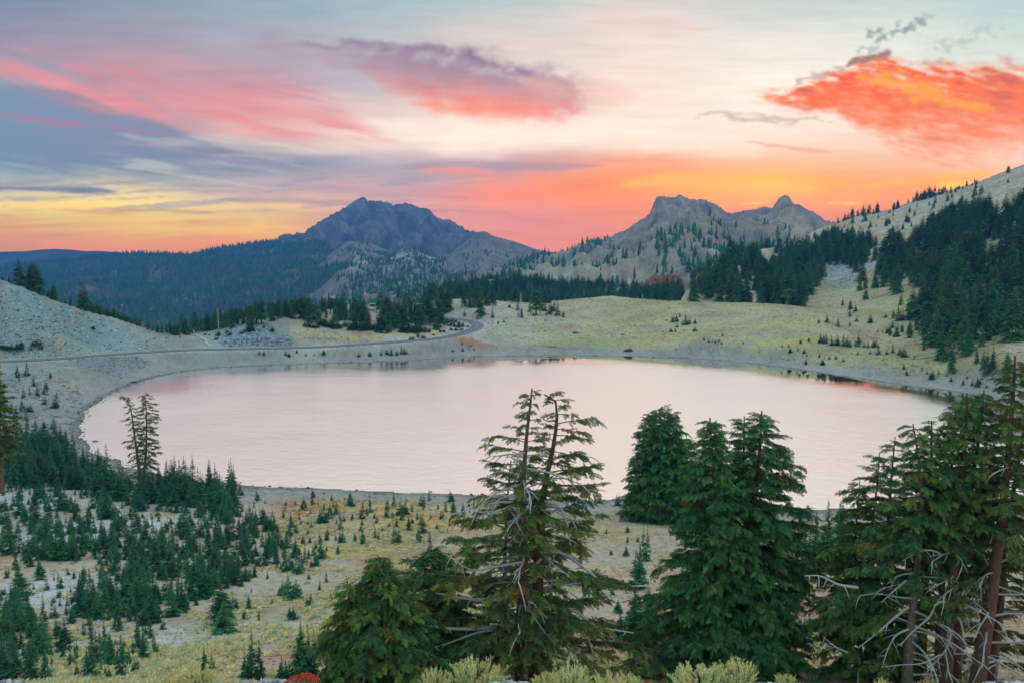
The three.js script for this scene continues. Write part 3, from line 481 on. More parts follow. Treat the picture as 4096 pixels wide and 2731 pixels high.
// pale spurs below it
const spur = new Hill([c2(-250, 660, 3300), c2(0, 610, 3500), c2(130, 575, 3600), c2(300, 520, 3750), c2(450, 470, 3850), c2(600, 430, 3950), c2(760, 405, 4000), c2(870, 428, 3950), c2(960, 470, 3900), c2(1100, 540, 3800), c2(1250, 600, 3700)].map(toUDY), [c2(-250, 960, 1700), c2(300, 960, 1700), c2(760, 940, 1800), c2(1250, 940, 1900)].map(toUDY), { power: 1.05, rough: 90, scale: 330, crest: 0.06 });
mountain('pale_spur', spur, toUDY(c2(-240, 0, 4000))[0], toUDY(c2(1240, 0, 4000))[0], upland(ROCK2, TAN, ROCK, 130), 'pale scree spur in front of the broad dark peak', { step: 0.0016, rows: 130, ends: 0.14 });
const whiteSpur = new Hill([c2(380, 600, 3000), c2(430, 540, 3100), c2(490, 512, 3150), c2(545, 510, 3180), c2(610, 545, 3150), c2(690, 580, 3100), c2(800, 560, 3200), c2(900, 505, 3300), c2(950, 510, 3300), c2(1060, 560, 3200), c2(1180, 570, 3100), c2(1300, 650, 3000)].map(toUDY), [c2(380, 940, 1700), c2(900, 940, 1700), c2(1300, 940, 1700)].map(toUDY), { power: 1.0, rough: 60, scale: 210, crest: 0.1, kind: 'crag' });
mountain('white_spur', whiteSpur, toUDY(c2(385, 0, 3000))[0], toUDY(c2(1295, 0, 3000))[0], (x, y, D, u, t) => { const n = fbm(x / 60, D / 60, 4), c = mixCol([ROCK2.r, ROCK2.g, ROCK2.b], WHITEROCK, clamp((t - 0.55) * 2.2 + n * 1.6)); const g = 1 + 0.5 * fbm(x / 18, D / 18, 3); return c.map((v) => clamp(v * g, 0.01, 0.85)); }, 'white and ochre bare rock knobs among far forest below the broad peak', { step: 0.0016, rows: 90, ends: 0.03 });
const lowWhite = new Hill([c2(180, 900, 1500), c2(240, 855, 1560), c2(320, 830, 1600), c2(420, 815, 1600), c2(520, 830, 1600), c2(640, 790, 1800), c2(760, 770, 1950), c2(860, 700, 2100), c2(930, 678, 2200), c2(990, 700, 2200), c2(1080, 770, 2000), c2(1200, 850, 1800)].map(toUDY), [c2(180, 960, 1200), c2(700, 920, 1300), c2(1200, 920, 1300)].map(toUDY), { power: 0.9, rough: 30, scale: 120, crest: 0.2, kind: 'crag' });
mountain('low_spur', lowWhite, toUDY(c2(185, 0, 1600))[0], toUDY(c2(1195, 0, 1600))[0], (x, y, D, u, t) => { const n = fbm(x / 45, D / 45, 4), c = mixCol([ROCK2.r, ROCK2.g, ROCK2.b], WHITEROCK, clamp(n * 2.4 + (t - 0.6) * 1.2)); const g = 1 + 0.5 * fbm(x / 14, D / 14, 3); return c.map((v) => clamp(v * g, 0.01, 0.85)); }, 'pale bare knoll rising from the forest behind the parking area', { step: 0.0018, rows: 60, behind: 300 });
// bare cone right of the great peak
const cone = new Hill([[1060, 640], [1150, 575], [1250, 492], [1320, 430], [1362, 408], [1395, 388], [1425, 380], [1450, 390], [1480, 412], [1550, 430], [1630, 455], [1700, 478], [1780, 505], [1850, 518], [1900, 528], [1960, 540], [2080, 600]].map(([x, y]) => toUDY(c2(x, y, 3700))), [c2(1060, 690, 2900), c2(1400, 640, 2850), c2(1600, 650, 2850), c2(2080, 700, 2900)].map(toUDY), { power: 1.25, rough: 45, scale: 260, crest: 0.08 });
mountain('bare_cone', cone, toUDY(c2(1065, 0, 3700))[0], toUDY(c2(2070, 0, 3700))[0], upland(ROCK2, rgb(182, 168, 142), PURPLE, 150), 'bare conical mountain right of the broad dark peak', { step: 0.0014, rows: 90, jag: 2 });
// twin rocky peaks right of centre with their long left shoulder
const TWIN = [c2(1000, 820, 1900), c2(1250, 735, 2000), c2(1400, 690, 2100), c2(1600, 655, 2200), c2(1750, 600, 2350), c2(1850, 562, 2450), c2(1950, 537, 2500), c2(2000, 517, 2550), c2(2100, 482, 2600), c2(2200, 455, 2620), c2(2280, 427, 2640), ...[[0, 500], [60, 480], [100, 460], [150, 435], [200, 405], [250, 375], [275, 350], [290, 310], [310, 265], [330, 255], [360, 258], [385, 268], [420, 262], [435, 247], [455, 255], [480, 270], [530, 272], [560, 270], [600, 285], [640, 300], [670, 325], [700, 348], [730, 360], [760, 345], [800, 335], [850, 330], [900, 320], [950, 318], [965, 295], [985, 265], [1010, 250], [1030, 248], [1045, 265], [1065, 295], [1100, 305], [1140, 325], [1180, 345], [1210, 365], [1240, 382], [1290, 400], [1400, 440], [1700, 520]].map(([x, y]) => c3(x, y, 2650 - Math.abs(x - 400) * 0.25))];
const twin = new Hill(TWIN.map(toUDY), [c2(1000, 980, 900), c2(1900, 960, 860), c3(300, 880, 820), c3(1290, 780, 1000), c3(1700, 700, 1200)].map(toUDY), { power: 1.12, rough: 92, scale: 210, crest: 0.1, kind: 'crag', back: 0.8 });
const TWIN_PATCH = [[c2(1960, 640), 90, WHITEROCK], [c2(1880, 690), 60, OCHRE], [c2(2060, 610), 50, OCHRE], [c2(2260, 690), 70, OCHRE], [c2(2180, 750), 60, WHITEROCK], [c3(60, 690), 90, OCHRE], [c3(20, 650), 60, OCHRE], [c3(310, 690), 60, rgb(170, 112, 72)], [c3(1060, 400), 100, OCHRE], [c3(980, 490), 70, OCHRE], [c3(900, 480), 60, TAN], [c3(350, 420), 90, TAN], [c3(560, 480), 140, TAN], [c3(700, 440), 120, TAN]];
function hitHill(hill, px, py) { const [ax, ay, az] = spot(px, py, 1); for (let d = 700; d < 6000; d += 8) if (EYE + (ay - EYE) * d < hill.h(ax, d)) return [ax * d, d]; return null; }
const twinPatches = TWIN_PATCH.map(([[px, py], r, c]) => { const p = hitHill(twin, px, py); return p && [p[0], p[1], r, c]; }).filter(Boolean);
const twinBase = upland(rgb(186, 170, 158), rgb(206, 188, 168), rgb(164, 150, 138), 150);
mountain('twin_peaks', twin, toUDY(c2(1010, 0, 2000))[0], toUDY(c3(1690, 0, 2400))[0], (x, y, D, u, t) => {
  let c = twinBase(x, y, D, u, t); const n = fbm(x / 50, D / 50, 4);
  c = mixCol(c, rgb(188, 158, 154), smooth(0.78, 0.97, t + 0.5 * n) * (u > 0.14 ? 0.95 : 0.3));
  for (const [px, pd, r, k] of twinPatches) { const d = Math.hypot(x - px, (D - pd) * 0.7) / r; if (d < 1.6) c = mixCol(c, k, smooth(0.1, 0.7, 1.1 - d + 1.1 * n)); }
  return c;
}, 'two rocky peaks with bare slopes right of centre', { step: 0.0014, rows: 210, jag: 9, ends: 0.002 });
// a dark hill of forest between the meadow and the twin peaks
const midHill = new Hill([c2(900, 900, 1000), c2(1100, 850, 1100), c2(1300, 790, 1250), c2(1500, 745, 1350), c2(1700, 730, 1400), c2(1900, 770, 1350), c2(2100, 790, 1250), c2(2300, 800, 1150), c3(200, 780, 1050), c3(420, 790, 980), c3(560, 820, 900)].map(toUDY), [c2(900, 1000, 700), c2(1700, 1000, 720), c3(560, 900, 700)].map(toUDY), { power: 1.0, rough: 22, scale: 160, crest: 0.1 });
mountain('forest_hill', midHill, toUDY(c2(905, 0, 1100))[0], toUDY(c3(555, 0, 1000))[0], upland(FOREST, rgb(110, 104, 84), TAN, 120), 'low dark forested hill behind the meadow', { rows: 60, behind: 250 });

// evening haze
scene.fog = new THREE.FogExp2(rgb(92, 166, 255), HAZE);

// ---------------------------------------------------------------- plant building blocks
class Tris {                                              // loose triangles with a colour each
  constructor() { this.p = []; this.c = []; }
  tri(a, b, c, k) { this.p.push(...a, ...b, ...c); for (let i = 0; i < 3; i++) this.c.push(k[0], k[1], k[2]); }
  // one leaf or twig: a folded diamond from a, along d (unit) with side s (unit)
  leaf(a, d, s, len, wid, k, fold = 0.25) {
    const up = [d[1] * s[2] - d[2] * s[1], d[2] * s[0] - d[0] * s[2], d[0] * s[1] - d[1] * s[0]];
    const q = (f, w, h) => [a[0] + d[0] * len * f + s[0] * wid * w + up[0] * wid * h, a[1] + d[1] * len * f + s[1] * wid * w + up[1] * wid * h, a[2] + d[2] * len * f + s[2] * wid * w + up[2] * wid * h];
    const t = q(1, 0, 0); this.tri(a, q(0.45, 0.5, -fold), t, k); this.tri(a, t, q(0.5, -0.5, -fold), k);
  }
  build() { return geo(this.p, null, this.c); }
}
const norm = (v) => { const l = Math.hypot(v[0], v[1], v[2]) || 1; return [v[0] / l, v[1] / l, v[2] / l]; };
const cross = (a, b) => [a[1] * b[2] - a[2] * b[1], a[2] * b[0] - a[0] * b[2], a[0] * b[1] - a[1] * b[0]];
const vary = (r, c, k = 0.3) => { const f = 1 + (r() - 0.5) * 2 * k; return [c.r * f * (1 + (r() - 0.5) * 0.25), c.g * f, c.b * f * (1 + (r() - 0.5) * 0.25)]; };
const FIR = rgb(58, 116, 76), FIR_BLUE = rgb(48, 108, 84), HEMLOCK = rgb(84, 116, 64), OLIVE_TIP = rgb(152, 136, 62), BRONZE = rgb(166, 108, 46), FAR_FIR = FIR, BARK = rgb(142, 108, 90), BARK_GREY = rgb(160, 144, 132), DEADWOOD = rgb(226, 226, 222);
const needleMaterial = new THREE.MeshStandardMaterial({ color: new THREE.Color().setRGB(1.2, 1.2, 1.2), vertexColors: true, roughness: 0.75, side: THREE.DoubleSide });
const NEEDLES = [needleMaterial, [1.7, 1.55, 1.2], [0.95, 1.1, 1.2], [1.5, 1.6, 1.55], [1.15, 1.3, 1.45]].map((c, i) => { if (!i) return needleMaterial; const m = needleMaterial.clone(); m.color.setRGB(...c); return m; });   // stands differ: olive, dark, pale, bluish
const sprayMaterial = new THREE.MeshStandardMaterial({ vertexColors: true, roughness: 0.7, side: THREE.DoubleSide });
const barkMap = (() => { const n = 256, d = new Uint8Array(n * n * 4); for (let y = 0; y < n; y++) for (let x = 0; x < n; x++) { const s = 0.5 * tileNoise(x / n * 28, y / n * 5, 140, 5) + 0.3 * tileNoise(x / n * 60, y / n * 16, 960, 6) + 0.2 * tileNoise(x / n * 8, y / n * 8, 8, 7), v = 255 * clamp(0.42 + 0.75 * s), i = (y * n + x) * 4; d[i] = v; d[i + 1] = v * 0.96; d[i + 2] = v * 0.92; d[i + 3] = 255; } const t = new THREE.DataTexture(d, n, n); t.wrapS = t.wrapT = THREE.RepeatWrapping; t.magFilter = THREE.LinearFilter; t.needsUpdate = true; return t; })();
const barkMaterial = std({ color: BARK, map: barkMap, bumpMap: barkMap, bumpScale: 0.06 }), greyBark = std({ color: BARK_GREY, map: barkMap, bumpMap: barkMap, bumpScale: 0.05 }), deadMaterial = std({ color: DEADWOOD, map: barkMap, roughness: 0.85 });
// a tapered limb through points [x, y, z] with radii
function limb(points, radii, sides = 6, uvLength = 1) {
  const pos = [], idx = [], uv = [], n = points.length; let run = 0;
  for (let i = 0; i < n; i++) {
    const a = points[Math.max(0, i - 1)], b = points[Math.min(n - 1, i + 1)], d = norm([b[0] - a[0], b[1] - a[1], b[2] - a[2]]), s = norm(Math.abs(d[1]) > 0.9 ? cross(d, [0, 0, 1]) : cross(d, [0, 1, 0])), t = cross(d, s);
    if (i) run += Math.hypot(...points[i].map((v, k) => v - points[i - 1][k]));
    for (let k = 0; k <= sides; k++) { const f = k / sides * Math.PI * 2, c = Math.cos(f) * radii[i], e = Math.sin(f) * radii[i]; pos.push(points[i][0] + s[0] * c + t[0] * e, points[i][1] + s[1] * c + t[1] * e, points[i][2] + s[2] * c + t[2] * e); uv.push(k / sides, run / uvLength); }
  }
  const m = sides + 1; for (let i = 0; i < n - 1; i++) for (let k = 0; k < sides; k++) { const a = i * m + k; idx.push(a, a + m, a + 1, a + 1, a + m, a + m + 1); }
  return geo(pos, idx, null, uv);
}
// crown of a conifer of height 1: whorls of drooping or rising boughs, each a fan of twig blades
function coniferCrown(seed, { radius = 0.2, start = 0.1, boughs = 90, rise = 0.1, tip = 0.02, shape = 0.9, tint = FIR, tint2 = FIR_BLUE, steps = 4, blade = 0.3, gaps = 0.1, stems = [[0, 0, 1]], width = 0.36 } = {}) {
  const r = rng(seed), t = new Tris();
  for (const [sx, sz, sh] of stems) for (let b = 0; b < boughs * (stems.length > 1 ? 0.62 : 1); b++) {
    if (r() < gaps) continue;
    const f = Math.pow(r(), 0.85), y = (start + (1 - start - 0.03) * f) * sh, a = b * 2.39996 + r() * 0.9, L = (radius * Math.pow(1 - f, shape) + tip) * (0.65 + 0.6 * r()) * Math.min(1, sh + 0.1);
    const e = lerp(rise - 0.5, rise + 0.35, f) + (r() - 0.5) * 0.3, d = norm([Math.cos(a), e, Math.sin(a)]), s = norm(cross(d, [0, 1, 0])), o = [sx, y, sz];
    const c = vary(r, r() < 0.5 ? tint : tint2, 0.35);
    for (let k = 1; k <= steps; k++) {
      const g = k / (steps + 0.4), w = L * blade * (1.25 - g * 0.5), dr = -0.22 * g * g * L;
      const q = [o[0] + d[0] * L * g, o[1] + d[1] * L * g + dr, o[2] + d[2] * L * g];
      for (const side of [-1, 1]) { const dd = norm([d[0] * 0.8 + s[0] * side, d[1] * 0.8 - 0.25 + (r() - 0.5) * 0.4, d[2] * 0.8 + s[2] * side]); t.leaf(q, dd, norm(cross(dd, [0, 1, 0.01])), w * (0.8 + 0.5 * r()), w * width, vary(r, { r: c[0], g: c[1], b: c[2] }, 0.2)); }
    }
    const q = [o[0] + d[0] * L * 0.6, o[1] + d[1] * L * 0.6 - 0.08 * L, o[2] + d[2] * L * 0.6]; t.leaf(q, norm([d[0], d[1] - 0.35, d[2]]), s, L * 0.45, L * 0.16, c);
    if (L > 0.05) t.leaf([o[0] + d[0] * L * 0.12, o[1], o[2] + d[2] * L * 0.12], d, s, L * 0.6, L * 0.22, c);
  }
  for (const [sx, sz, sh] of stems) for (let k = 0; k < 6; k++) { const a = k * 2.4; t.leaf([sx, sh * (0.9 + 0.015 * k), sz], norm([Math.cos(a) * 0.35, 1, Math.sin(a) * 0.35]), norm([Math.sin(a), 0, -Math.cos(a)]), 0.07, 0.012, vary(r, tint)); }
  return t.build();
}
function trunkGeometry(seed, { r0 = 0.02, top = 0.97, stems = [[0, 0, 1]] } = {}) {
  const r = rng(seed + 900); return mergeGeometries(stems.map(([sx, sz, sh]) => { const w = (r() - 0.5) * 0.02; return limb([[sx * 0.8, -0.03, sz * 0.8], [sx + w, 0.45 * sh, sz - w], [sx, top * sh, sz]], [r0 * sh, r0 * 0.65 * sh, 0.002], 5, 0.1); }));
}
// kinds of trees of middle size, several variants of each, height 1
const KINDS = {
  fir: [0, 1, 2, 3, 4, 5].map((i) => { const stems = i === 5 ? [[-0.05, 0, 1], [0.06, 0.03, 0.9]] : [[0, 0, 1]]; return { crown: coniferCrown(100 + i, { radius: [0.23, 0.2, 0.26, 0.18, 0.22, 0.2][i], start: [0.08, 0.12, 0.06, 0.1, 0.16, 0.1][i], boughs: 190, blade: 0.38, width: 0.5, rise: -0.05, shape: [0.8, 0.7, 0.85, 0.75, 0.6, 0.8][i], tint: FIR, tint2: HEMLOCK, stems, tip: 0.03, gaps: 0.06 }), trunk: trunkGeometry(100 + i, { stems }) }; }),
  pine: [0, 1, 2, 3].map((i) => ({ crown: coniferCrown(140 + i, { radius: [0.22, 0.18, 0.2, 0.24][i], start: [0.34, 0.28, 0.4, 0.3][i], boughs: 150, rise: 0.1, shape: 0.42, tint: HEMLOCK, tint2: FIR, tip: 0.06, gaps: 0.1, blade: 0.4, width: 0.5 }), trunk: trunkGeometry(140 + i, { r0: 0.03 }) })),
  young: [0, 1, 2, 3, 4, 5, 6, 7].map((i) => {
    const stems = [[[0, 0, 1]], [[0, 0, 1]], [[0, 0, 1], [0.14, 0.06, 0.7]], [[-0.1, 0, 0.8], [0.1, 0.08, 1], [0.02, -0.12, 0.6]], [[0, 0, 1]], [[-0.14, 0.02, 1], [0.1, -0.05, 0.9], [0, 0.15, 0.75], [0.2, 0.1, 0.6]], [[0, 0, 1]], [[-0.08, 0, 1], [0.08, 0, 0.95]]][i];
    return { crown: coniferCrown(180 + i, { radius: [0.24, 0.31, 0.26, 0.27, 0.2, 0.27, 0.36, 0.23][i], start: 0.01, boughs: 190, rise: 0.45, shape: [1.1, 1.3, 1.2, 1.15, 1.0, 1.1, 1.4, 1.2][i], tint: FIR, tint2: FIR_BLUE, stems, tip: 0.025, gaps: 0.05, blade: 0.38, width: 0.48 }), trunk: trunkGeometry(180 + i, { stems, r0: 0.016 }) };
  }),
  bush: [0, 1, 2].map((i) => { const r = rng(230 + i), stems = [...Array(7)].map((_, k) => [(r() - 0.5) * 1.1, (r() - 0.5) * 0.8, 0.55 + 0.45 * r()]); return { crown: coniferCrown(230 + i, { radius: 0.36, start: 0.01, boughs: 110, blade: 0.38, width: 0.48, rise: 0.5, shape: 0.9, tint: FIR, tint2: rgb(66, 92, 62), stems, tip: 0.05, gaps: 0.1 }), trunk: trunkGeometry(230 + i, { stems, r0: 0.02 }) }; }),
};
const snagGeometry = (() => { const r = rng(77), parts = [limb([[0, -0.03, 0], [0.015, 0.5, 0], [-0.01, 1, 0]], [0.03, 0.02, 0.004], 6, 0.1)]; for (let i = 0; i < 42; i++) { const y = 0.2 + 0.75 * r(), a = r() * 6.28, L = 0.16 * (1.1 - y) + 0.04 * r(); parts.push(limb([[0, y, 0], [Math.cos(a) * L * 0.6, y - 0.01, Math.sin(a) * L * 0.6], [Math.cos(a) * L, y - 0.05 * r(), Math.sin(a) * L]], [0.006, 0.004, 0.0015], 3, 0.1)); } return mergeGeometries(parts); })();
const KIND_TRUNK = { fir: barkMaterial, pine: barkMaterial, young: barkMaterial, bush: barkMaterial };
// a tree as a thing with trunk and crown; the first of each variant is built, the others are clones of it
const prototypes = new Map();
function tree(name, kind, variant, [x, y, z], height, wide, turn, label, category, group) {
  const list = KINDS[kind], v = variant % list.length, tone = Math.floor(variant / 7) % NEEDLES.length, key = kind + v + '_' + tone; let o;
  if (prototypes.has(key)) { o = prototypes.get(key).clone(); o.name = numbered(name); }
  else { o = new THREE.Group(); o.name = numbered(name); mesh('trunk', list[v].trunk, KIND_TRUNK[kind], o); mesh('crown', list[v].crown, NEEDLES[tone], o); prototypes.set(key, o); }
  o.userData = {}; scene.add(o); o.position.set(x, y - 0.04 * height * 0.2, z); o.scale.set(height * wide, height, height * wide); o.rotation.y = turn;
  return tag(o, label, category, group);
}
function instanced(name, geometry, material, list, parent) {   // list of [x, y, z, sx, sy, turn, colour?, tiltx?, tiltz?, sz?]
  const m = new THREE.InstancedMesh(geometry, material, list.length), d = new THREE.Object3D(); m.name = parent === scene ? numbered(name) : name; m.castShadow = m.receiveShadow = true;
  list.forEach((s, i) => { d.position.set(s[0], s[1], s[2]); d.rotation.set(s[7] || 0, s[5], s[8] || 0); d.scale.set(s[3], s[4], s[9] || s[3]); d.updateMatrix(); m.setMatrixAt(i, d.matrix); if (s[6]) m.setColorAt(i, s[6]); });
  parent.add(m); return m;
}
function stuff(name, label, category) { const g = new THREE.Group(); g.name = numbered(name); scene.add(g); return tag(g, label, category, null, 'stuff'); }
function inside(poly, x, y) { let c = false; for (let i = 0, j = poly.length - 1; i < poly.length; j = i++) { const [ax, ay] = poly[i], [bx, by] = poly[j]; if ((ay > y) !== (by > y) && x < (bx - ax) * (y - ay) / (by - ay) + ax) c = !c; } return c; }

// ---------------------------------------------------------------- forest on the far mountains: one mass
const farTree = (seed, rad) => { const r = rng(seed), t = new Tris(); for (let k = 0; k < 6; k++) { const y0 = k / 6 * 0.86, y1 = y0 + 0.34, R = rad * (1 - y0 * 0.92); for (let i = 0; i < 6; i++) { const a = (i + k * 0.5) / 6 * 6.283 + r() * 0.4, b = a + 1.1, q = R * (0.7 + 0.6 * r()), q2 = R * (0.7 + 0.6 * r()); t.tri([Math.cos(a) * q, y0 + 0.03 * r(), Math.sin(a) * q], [Math.cos(b) * q2, y0 + 0.04 * r(), Math.sin(b) * q2], [0, Math.min(1, y1), 0], vary(r, FAR_FIR, 0.3)); } } return t.build(); };
const farTrees = [farTree(1, 0.2), farTree(2, 0.15), farTree(3, 0.24)];
(() => {
  const r = rng(404), lists = [[], [], []], nearer = [[], [], []];
  const plant = (hill, u0, u1, cell, height, chance, into = lists) => {
    let D0 = 1e9, D1 = 0; for (const p of hill.foot) D0 = Math.min(D0, p[1]); for (const p of hill.ridge) D1 = Math.max(D1, p[1]);
    for (let D = D0; D < D1 + 60; D += cell) for (let x = u0 * D; x < u1 * D; x += cell) {
      const xx = x + (r() - 0.5) * cell * 1.4, DD = D + (r() - 0.5) * cell * 1.4, u = xx / DD; if (Math.abs(u) > 0.7) continue;
      const f = along(hill.foot, u)[1], g = along(hill.ridge, u)[1]; if (DD < f || DD > g + 30) continue;
      const t = (DD - f) / (g - f); if (r() > chance(xx, DD, u, t)) continue;
      const y = hill.h(u, DD) - 240 * (1 - smooth(0, hill.span[2], Math.min(u - hill.span[0], hill.span[1] - u))); let hidden = false;
      for (const m of mountains) if (m !== hill) { const rr = along(m.ridge, u), ff = along(m.foot, u); if (u >= m.span[0] && u <= m.span[1] && DD > ff[1] && DD < rr[1] + 200 && m.h(u, DD) - 240 * (1 - smooth(0, m.span[2], Math.min(u - m.span[0], m.span[1] - u))) > y + 4) hidden = true; }
      if (hidden) continue;
      const h = height * (0.55 + 0.75 * r()); into[Math.floor(r() * 3)].push([xx, y - 0.5, -DD, h, h, r() * 6.28, new THREE.Color().setScalar(0.65 + 0.8 * r())]);
    }
  };
  const pn = (x, D, s) => fbm(x / s, D / s, 3);
  plant(forestRidge, -0.68, 0.0, 15, 19, (x, D, u, t) => clamp(0.95 + pn(x, D, 220) * 2.2 - smooth(0.9, 1, t) * 0.25) * (u > -0.25 ? 1 - 0.5 * smooth(0.7, 1, t) : 1));
  plant(greatPeak, -0.3, 0.1, 22, 17, (x, D, u, t) => clamp(0.5 + pn(x, D, 200) * 2.5 - t * 1.8));
  plant(spur, -0.36, -0.02, 17, 18, (x, D, u, t) => clamp(0.55 + pn(x, D, 170) * 3 - t * 0.65));
  plant(whiteSpur, -0.24, -0.04, 14, 18, (x, D, u, t) => clamp(0.75 + pn(x, D, 110) * 3 - smooth(0.6, 1, t) * 0.6));
  plant(lowWhite, -0.3, -0.05, 11, 15, (x, D, u, t) => clamp(0.4 + pn(x, D, 80) * 3 - smooth(0.5, 1, t) * 0.4));
  plant(cone, -0.16, 0.08, 22, 16, (x, D, u, t) => clamp(0.42 + pn(x, D, 150) * 2.6 - t * 1.2));
  const clear = (x, D) => twinPatches.some(([px, pd, q, c]) => c !== TAN && Math.hypot(x - px, (D - pd) * 0.7) < q * 0.9);
  plant(twin, -0.16, 0.5, 14, 17, (x, D, u, t) => u > 0.12 && t > 0.5 ? 0.03 * smooth(0.95, 0.5, t) : clear(x, D) ? 0.08 : clamp((u < 0.14 ? 0.95 : 0.75) + pn(x, D, 130) * 2.6 - smooth(0.15, u < 0.14 ? 1.0 : 0.7, t) * (u < 0.14 ? 0.55 : 0.95)));
  plant(midHill, -0.16, 0.3, 9, 20, (x, D) => clamp(0.85 + pn(x, D, 70) * 2), nearer);
  const g = stuff('far_forest', 'dark conifer forest covering the far mountain slopes', 'forest');
  lists.forEach((l, i) => instanced('far_trees', farTrees[i], needleMaterial, l, g)); nearer.forEach((l, i) => instanced('far_trees', KINDS.fir[i].crown, needleMaterial, l, g));
})();

// ---------------------------------------------------------------- forest on the hillside right of the lake
(() => {
  const r = rng(515), spots = [], q = (l) => l.map(([x, y]) => c3(x, y).slice(0, 2));
  const dense = [[q([[490, 770], [640, 640], [760, 600], [860, 570], [1000, 550], [1130, 540], [1210, 500], [1330, 480], [1400, 520], [1440, 500], [1530, 500], [1520, 620], [1450, 650], [1420, 700], [1240, 690], [1200, 760], [1110, 885], [800, 888], [490, 885]]), 1, 18],
    [q([[1520, 700], [1560, 580], [1700, 510], [1830, 380], [1960, 300], [2080, 340], [2200, 390], [2333, 300], [2500, 280], [2500, 1240], [2333, 1225], [2050, 1170], [1830, 1110], [1760, 1060], [1740, 900], [1790, 790], [1700, 700], [1640, 740]]), 1.35, 18],
    [q([[1380, 800], [1440, 700], [1560, 660], [1700, 700], [1780, 760], [1700, 800], [1560, 780], [1440, 830]]), 0.4, 16], [q([[1560, 1000], [1640, 950], [1760, 980], [1800, 1090], [1700, 1080], [1580, 1040]]), 0.9, 7], [q([[1600, 870], [1720, 820], [1800, 850], [1760, 930], [1620, 930]]), 0.35, 12],
    [q([[1290, 430], [1500, 370], [1800, 270], [2100, 190], [2160, 210], [1900, 400], [1700, 500], [1500, 500], [1330, 470]]), 0.09, 10], [q([[1140, 500], [1290, 440], [1330, 480], [1180, 540]]), 0.5, 12]];
  const bare = [[[1240, 650], [1420, 650], [1440, 760], [1230, 770]], [[1760, 600], [1960, 600], [1950, 650], [1790, 660]], [[2100, 420], [2240, 400], [2250, 450], [2110, 470]], [[2140, 500], [2270, 500], [2200, 590], [2120, 560]]].map(q);
  for (let D = 340; D < 1180; D += 7.6) for (let x = 0.12 * D; x < 0.74 * D; x += 7.6) {
    const xx = x + (r() - 0.5) * 5, DD = D + (r() - 0.5) * 5, rnd = r(), rnd2 = r(), rnd3 = r();
    const u = xx / DD; if (DD < along(rightHill.foot, u)[1] + 6) continue;
    const y = groundAt(xx, -DD), s = seenAt(xx, y, -DD); if (!s || s[0] > 1050) continue;
    let chance = 0.012, h = 10; for (const [poly, c, hh] of dense) if (inside(poly, s[0], s[1])) { chance = Math.max(chance, c); h = hh; }
    for (const poly of bare) if (inside(poly, s[0], s[1])) chance *= 0.08;
    chance *= clamp(0.74 + 2.3 * fbm(xx / 40, DD / 40, 3)); if (rnd > chance * 0.95) continue;
    spots.push([xx, y, -DD, h * (0.5 + 0.75 * rnd2), rnd3, h * (0.5 + 0.75 * rnd2) / DD, u]);
  }
  // trees along the skyline of that hill
  for (let i = 0; i < 60; i++) { const k = r(), px = c3(lerp(1290, 2080, k), 0)[0], rr = along(rightHill.ridge, (px - 512) / FOCAL * 0.985), D = rr[1] - 6 - 30 * r(), x = rr[0] * D; if (fbm(px / 16, 3, 2) < -0.12) continue; const h = (6 + 9 * r()) * (k > 0.8 ? 0.6 : 1); spots.push([x, groundAt(x, -D), -D, h, r(), h / D, rr[0]]); }
  spots.sort((a, b) => b[5] - a[5]);
  const zone = (s) => s[6] > 0.5 ? 'dark conifer in the dense wood on the right-hand hillside above the lake' : s[6] > 0.38 ? 'dark conifer on the middle of the bare-topped right-hand hillside' : 'dark conifer in the wood behind the meadow hump, below the twin peaks';
  spots.slice(0, 290).forEach((s, i) => tree('hillside_conifer', s[4] < 0.12 ? 'pine' : 'fir', Math.floor(s[4] * 97), s, s[3], 0.85 + 0.4 * ((s[4] * 31) % 1), s[4] * 40, zone(s), 'conifer', 'conifers on the hillside right of the lake'));
  const g = stuff('hillside_forest', 'smaller far conifers scattered over the hillside right of the lake', 'forest');
  const lists = KINDS.fir.map(() => []); spots.slice(290).forEach((s, i) => lists[i % 6].push([s[0], s[1] - 0.3, s[2], s[3] * (0.85 + 0.4 * s[4]), s[3], s[4] * 60, new THREE.Color(0.8 + 0.9 * ((s[4] * 13) % 1), 0.85 + 0.75 * ((s[4] * 13) % 1), 0.85 + 0.5 * ((s[4] * 7) % 1))]));
  lists.forEach((l, i) => l.length && instanced('hillside_trees', KINDS.fir[i].crown, needleMaterial, l, g));
  console.log('hillside', spots.length);
})();

// ---------------------------------------------------------------- trees along the road, on the meadow and on the left ridge, measured one by one: [x, y of foot, y of top, kind, width]
const r1 = (x, b, t, kind = 'fir', w = 1) => [287.5 + 0.0744 * x, 280 + 0.0744 * b, 280 + 0.0744 * t, kind, w], r2 = (x, b, t, kind = 'fir', w = 1) => [437.5 + 0.0744 * x, 275 + 0.0744 * b, 275 + 0.0744 * t, kind, w], r3 = (x, b, t, kind = 'fir', w = 1) => [137.5 + 0.0744 * x, 280 + 0.0744 * b, 280 + 0.0744 * t, kind, w];
const r4 = (x, b, t, kind = 'fir', w = 1) => [0.0744 * x, 245 + 0.0744 * b, 245 + 0.0744 * t, kind, w], r5 = (x, b, t, kind = 'young', w = 1) => [750 + 0.1165 * x, 275 + 0.1165 * b, 275 + 0.1165 * t, kind, w], r6 = (x, b, t, kind = 'young', w = 1) => [600 + 0.0957 * x, 287.5 + 0.0957 * b, 287.5 + 0.0957 * t, kind, w];
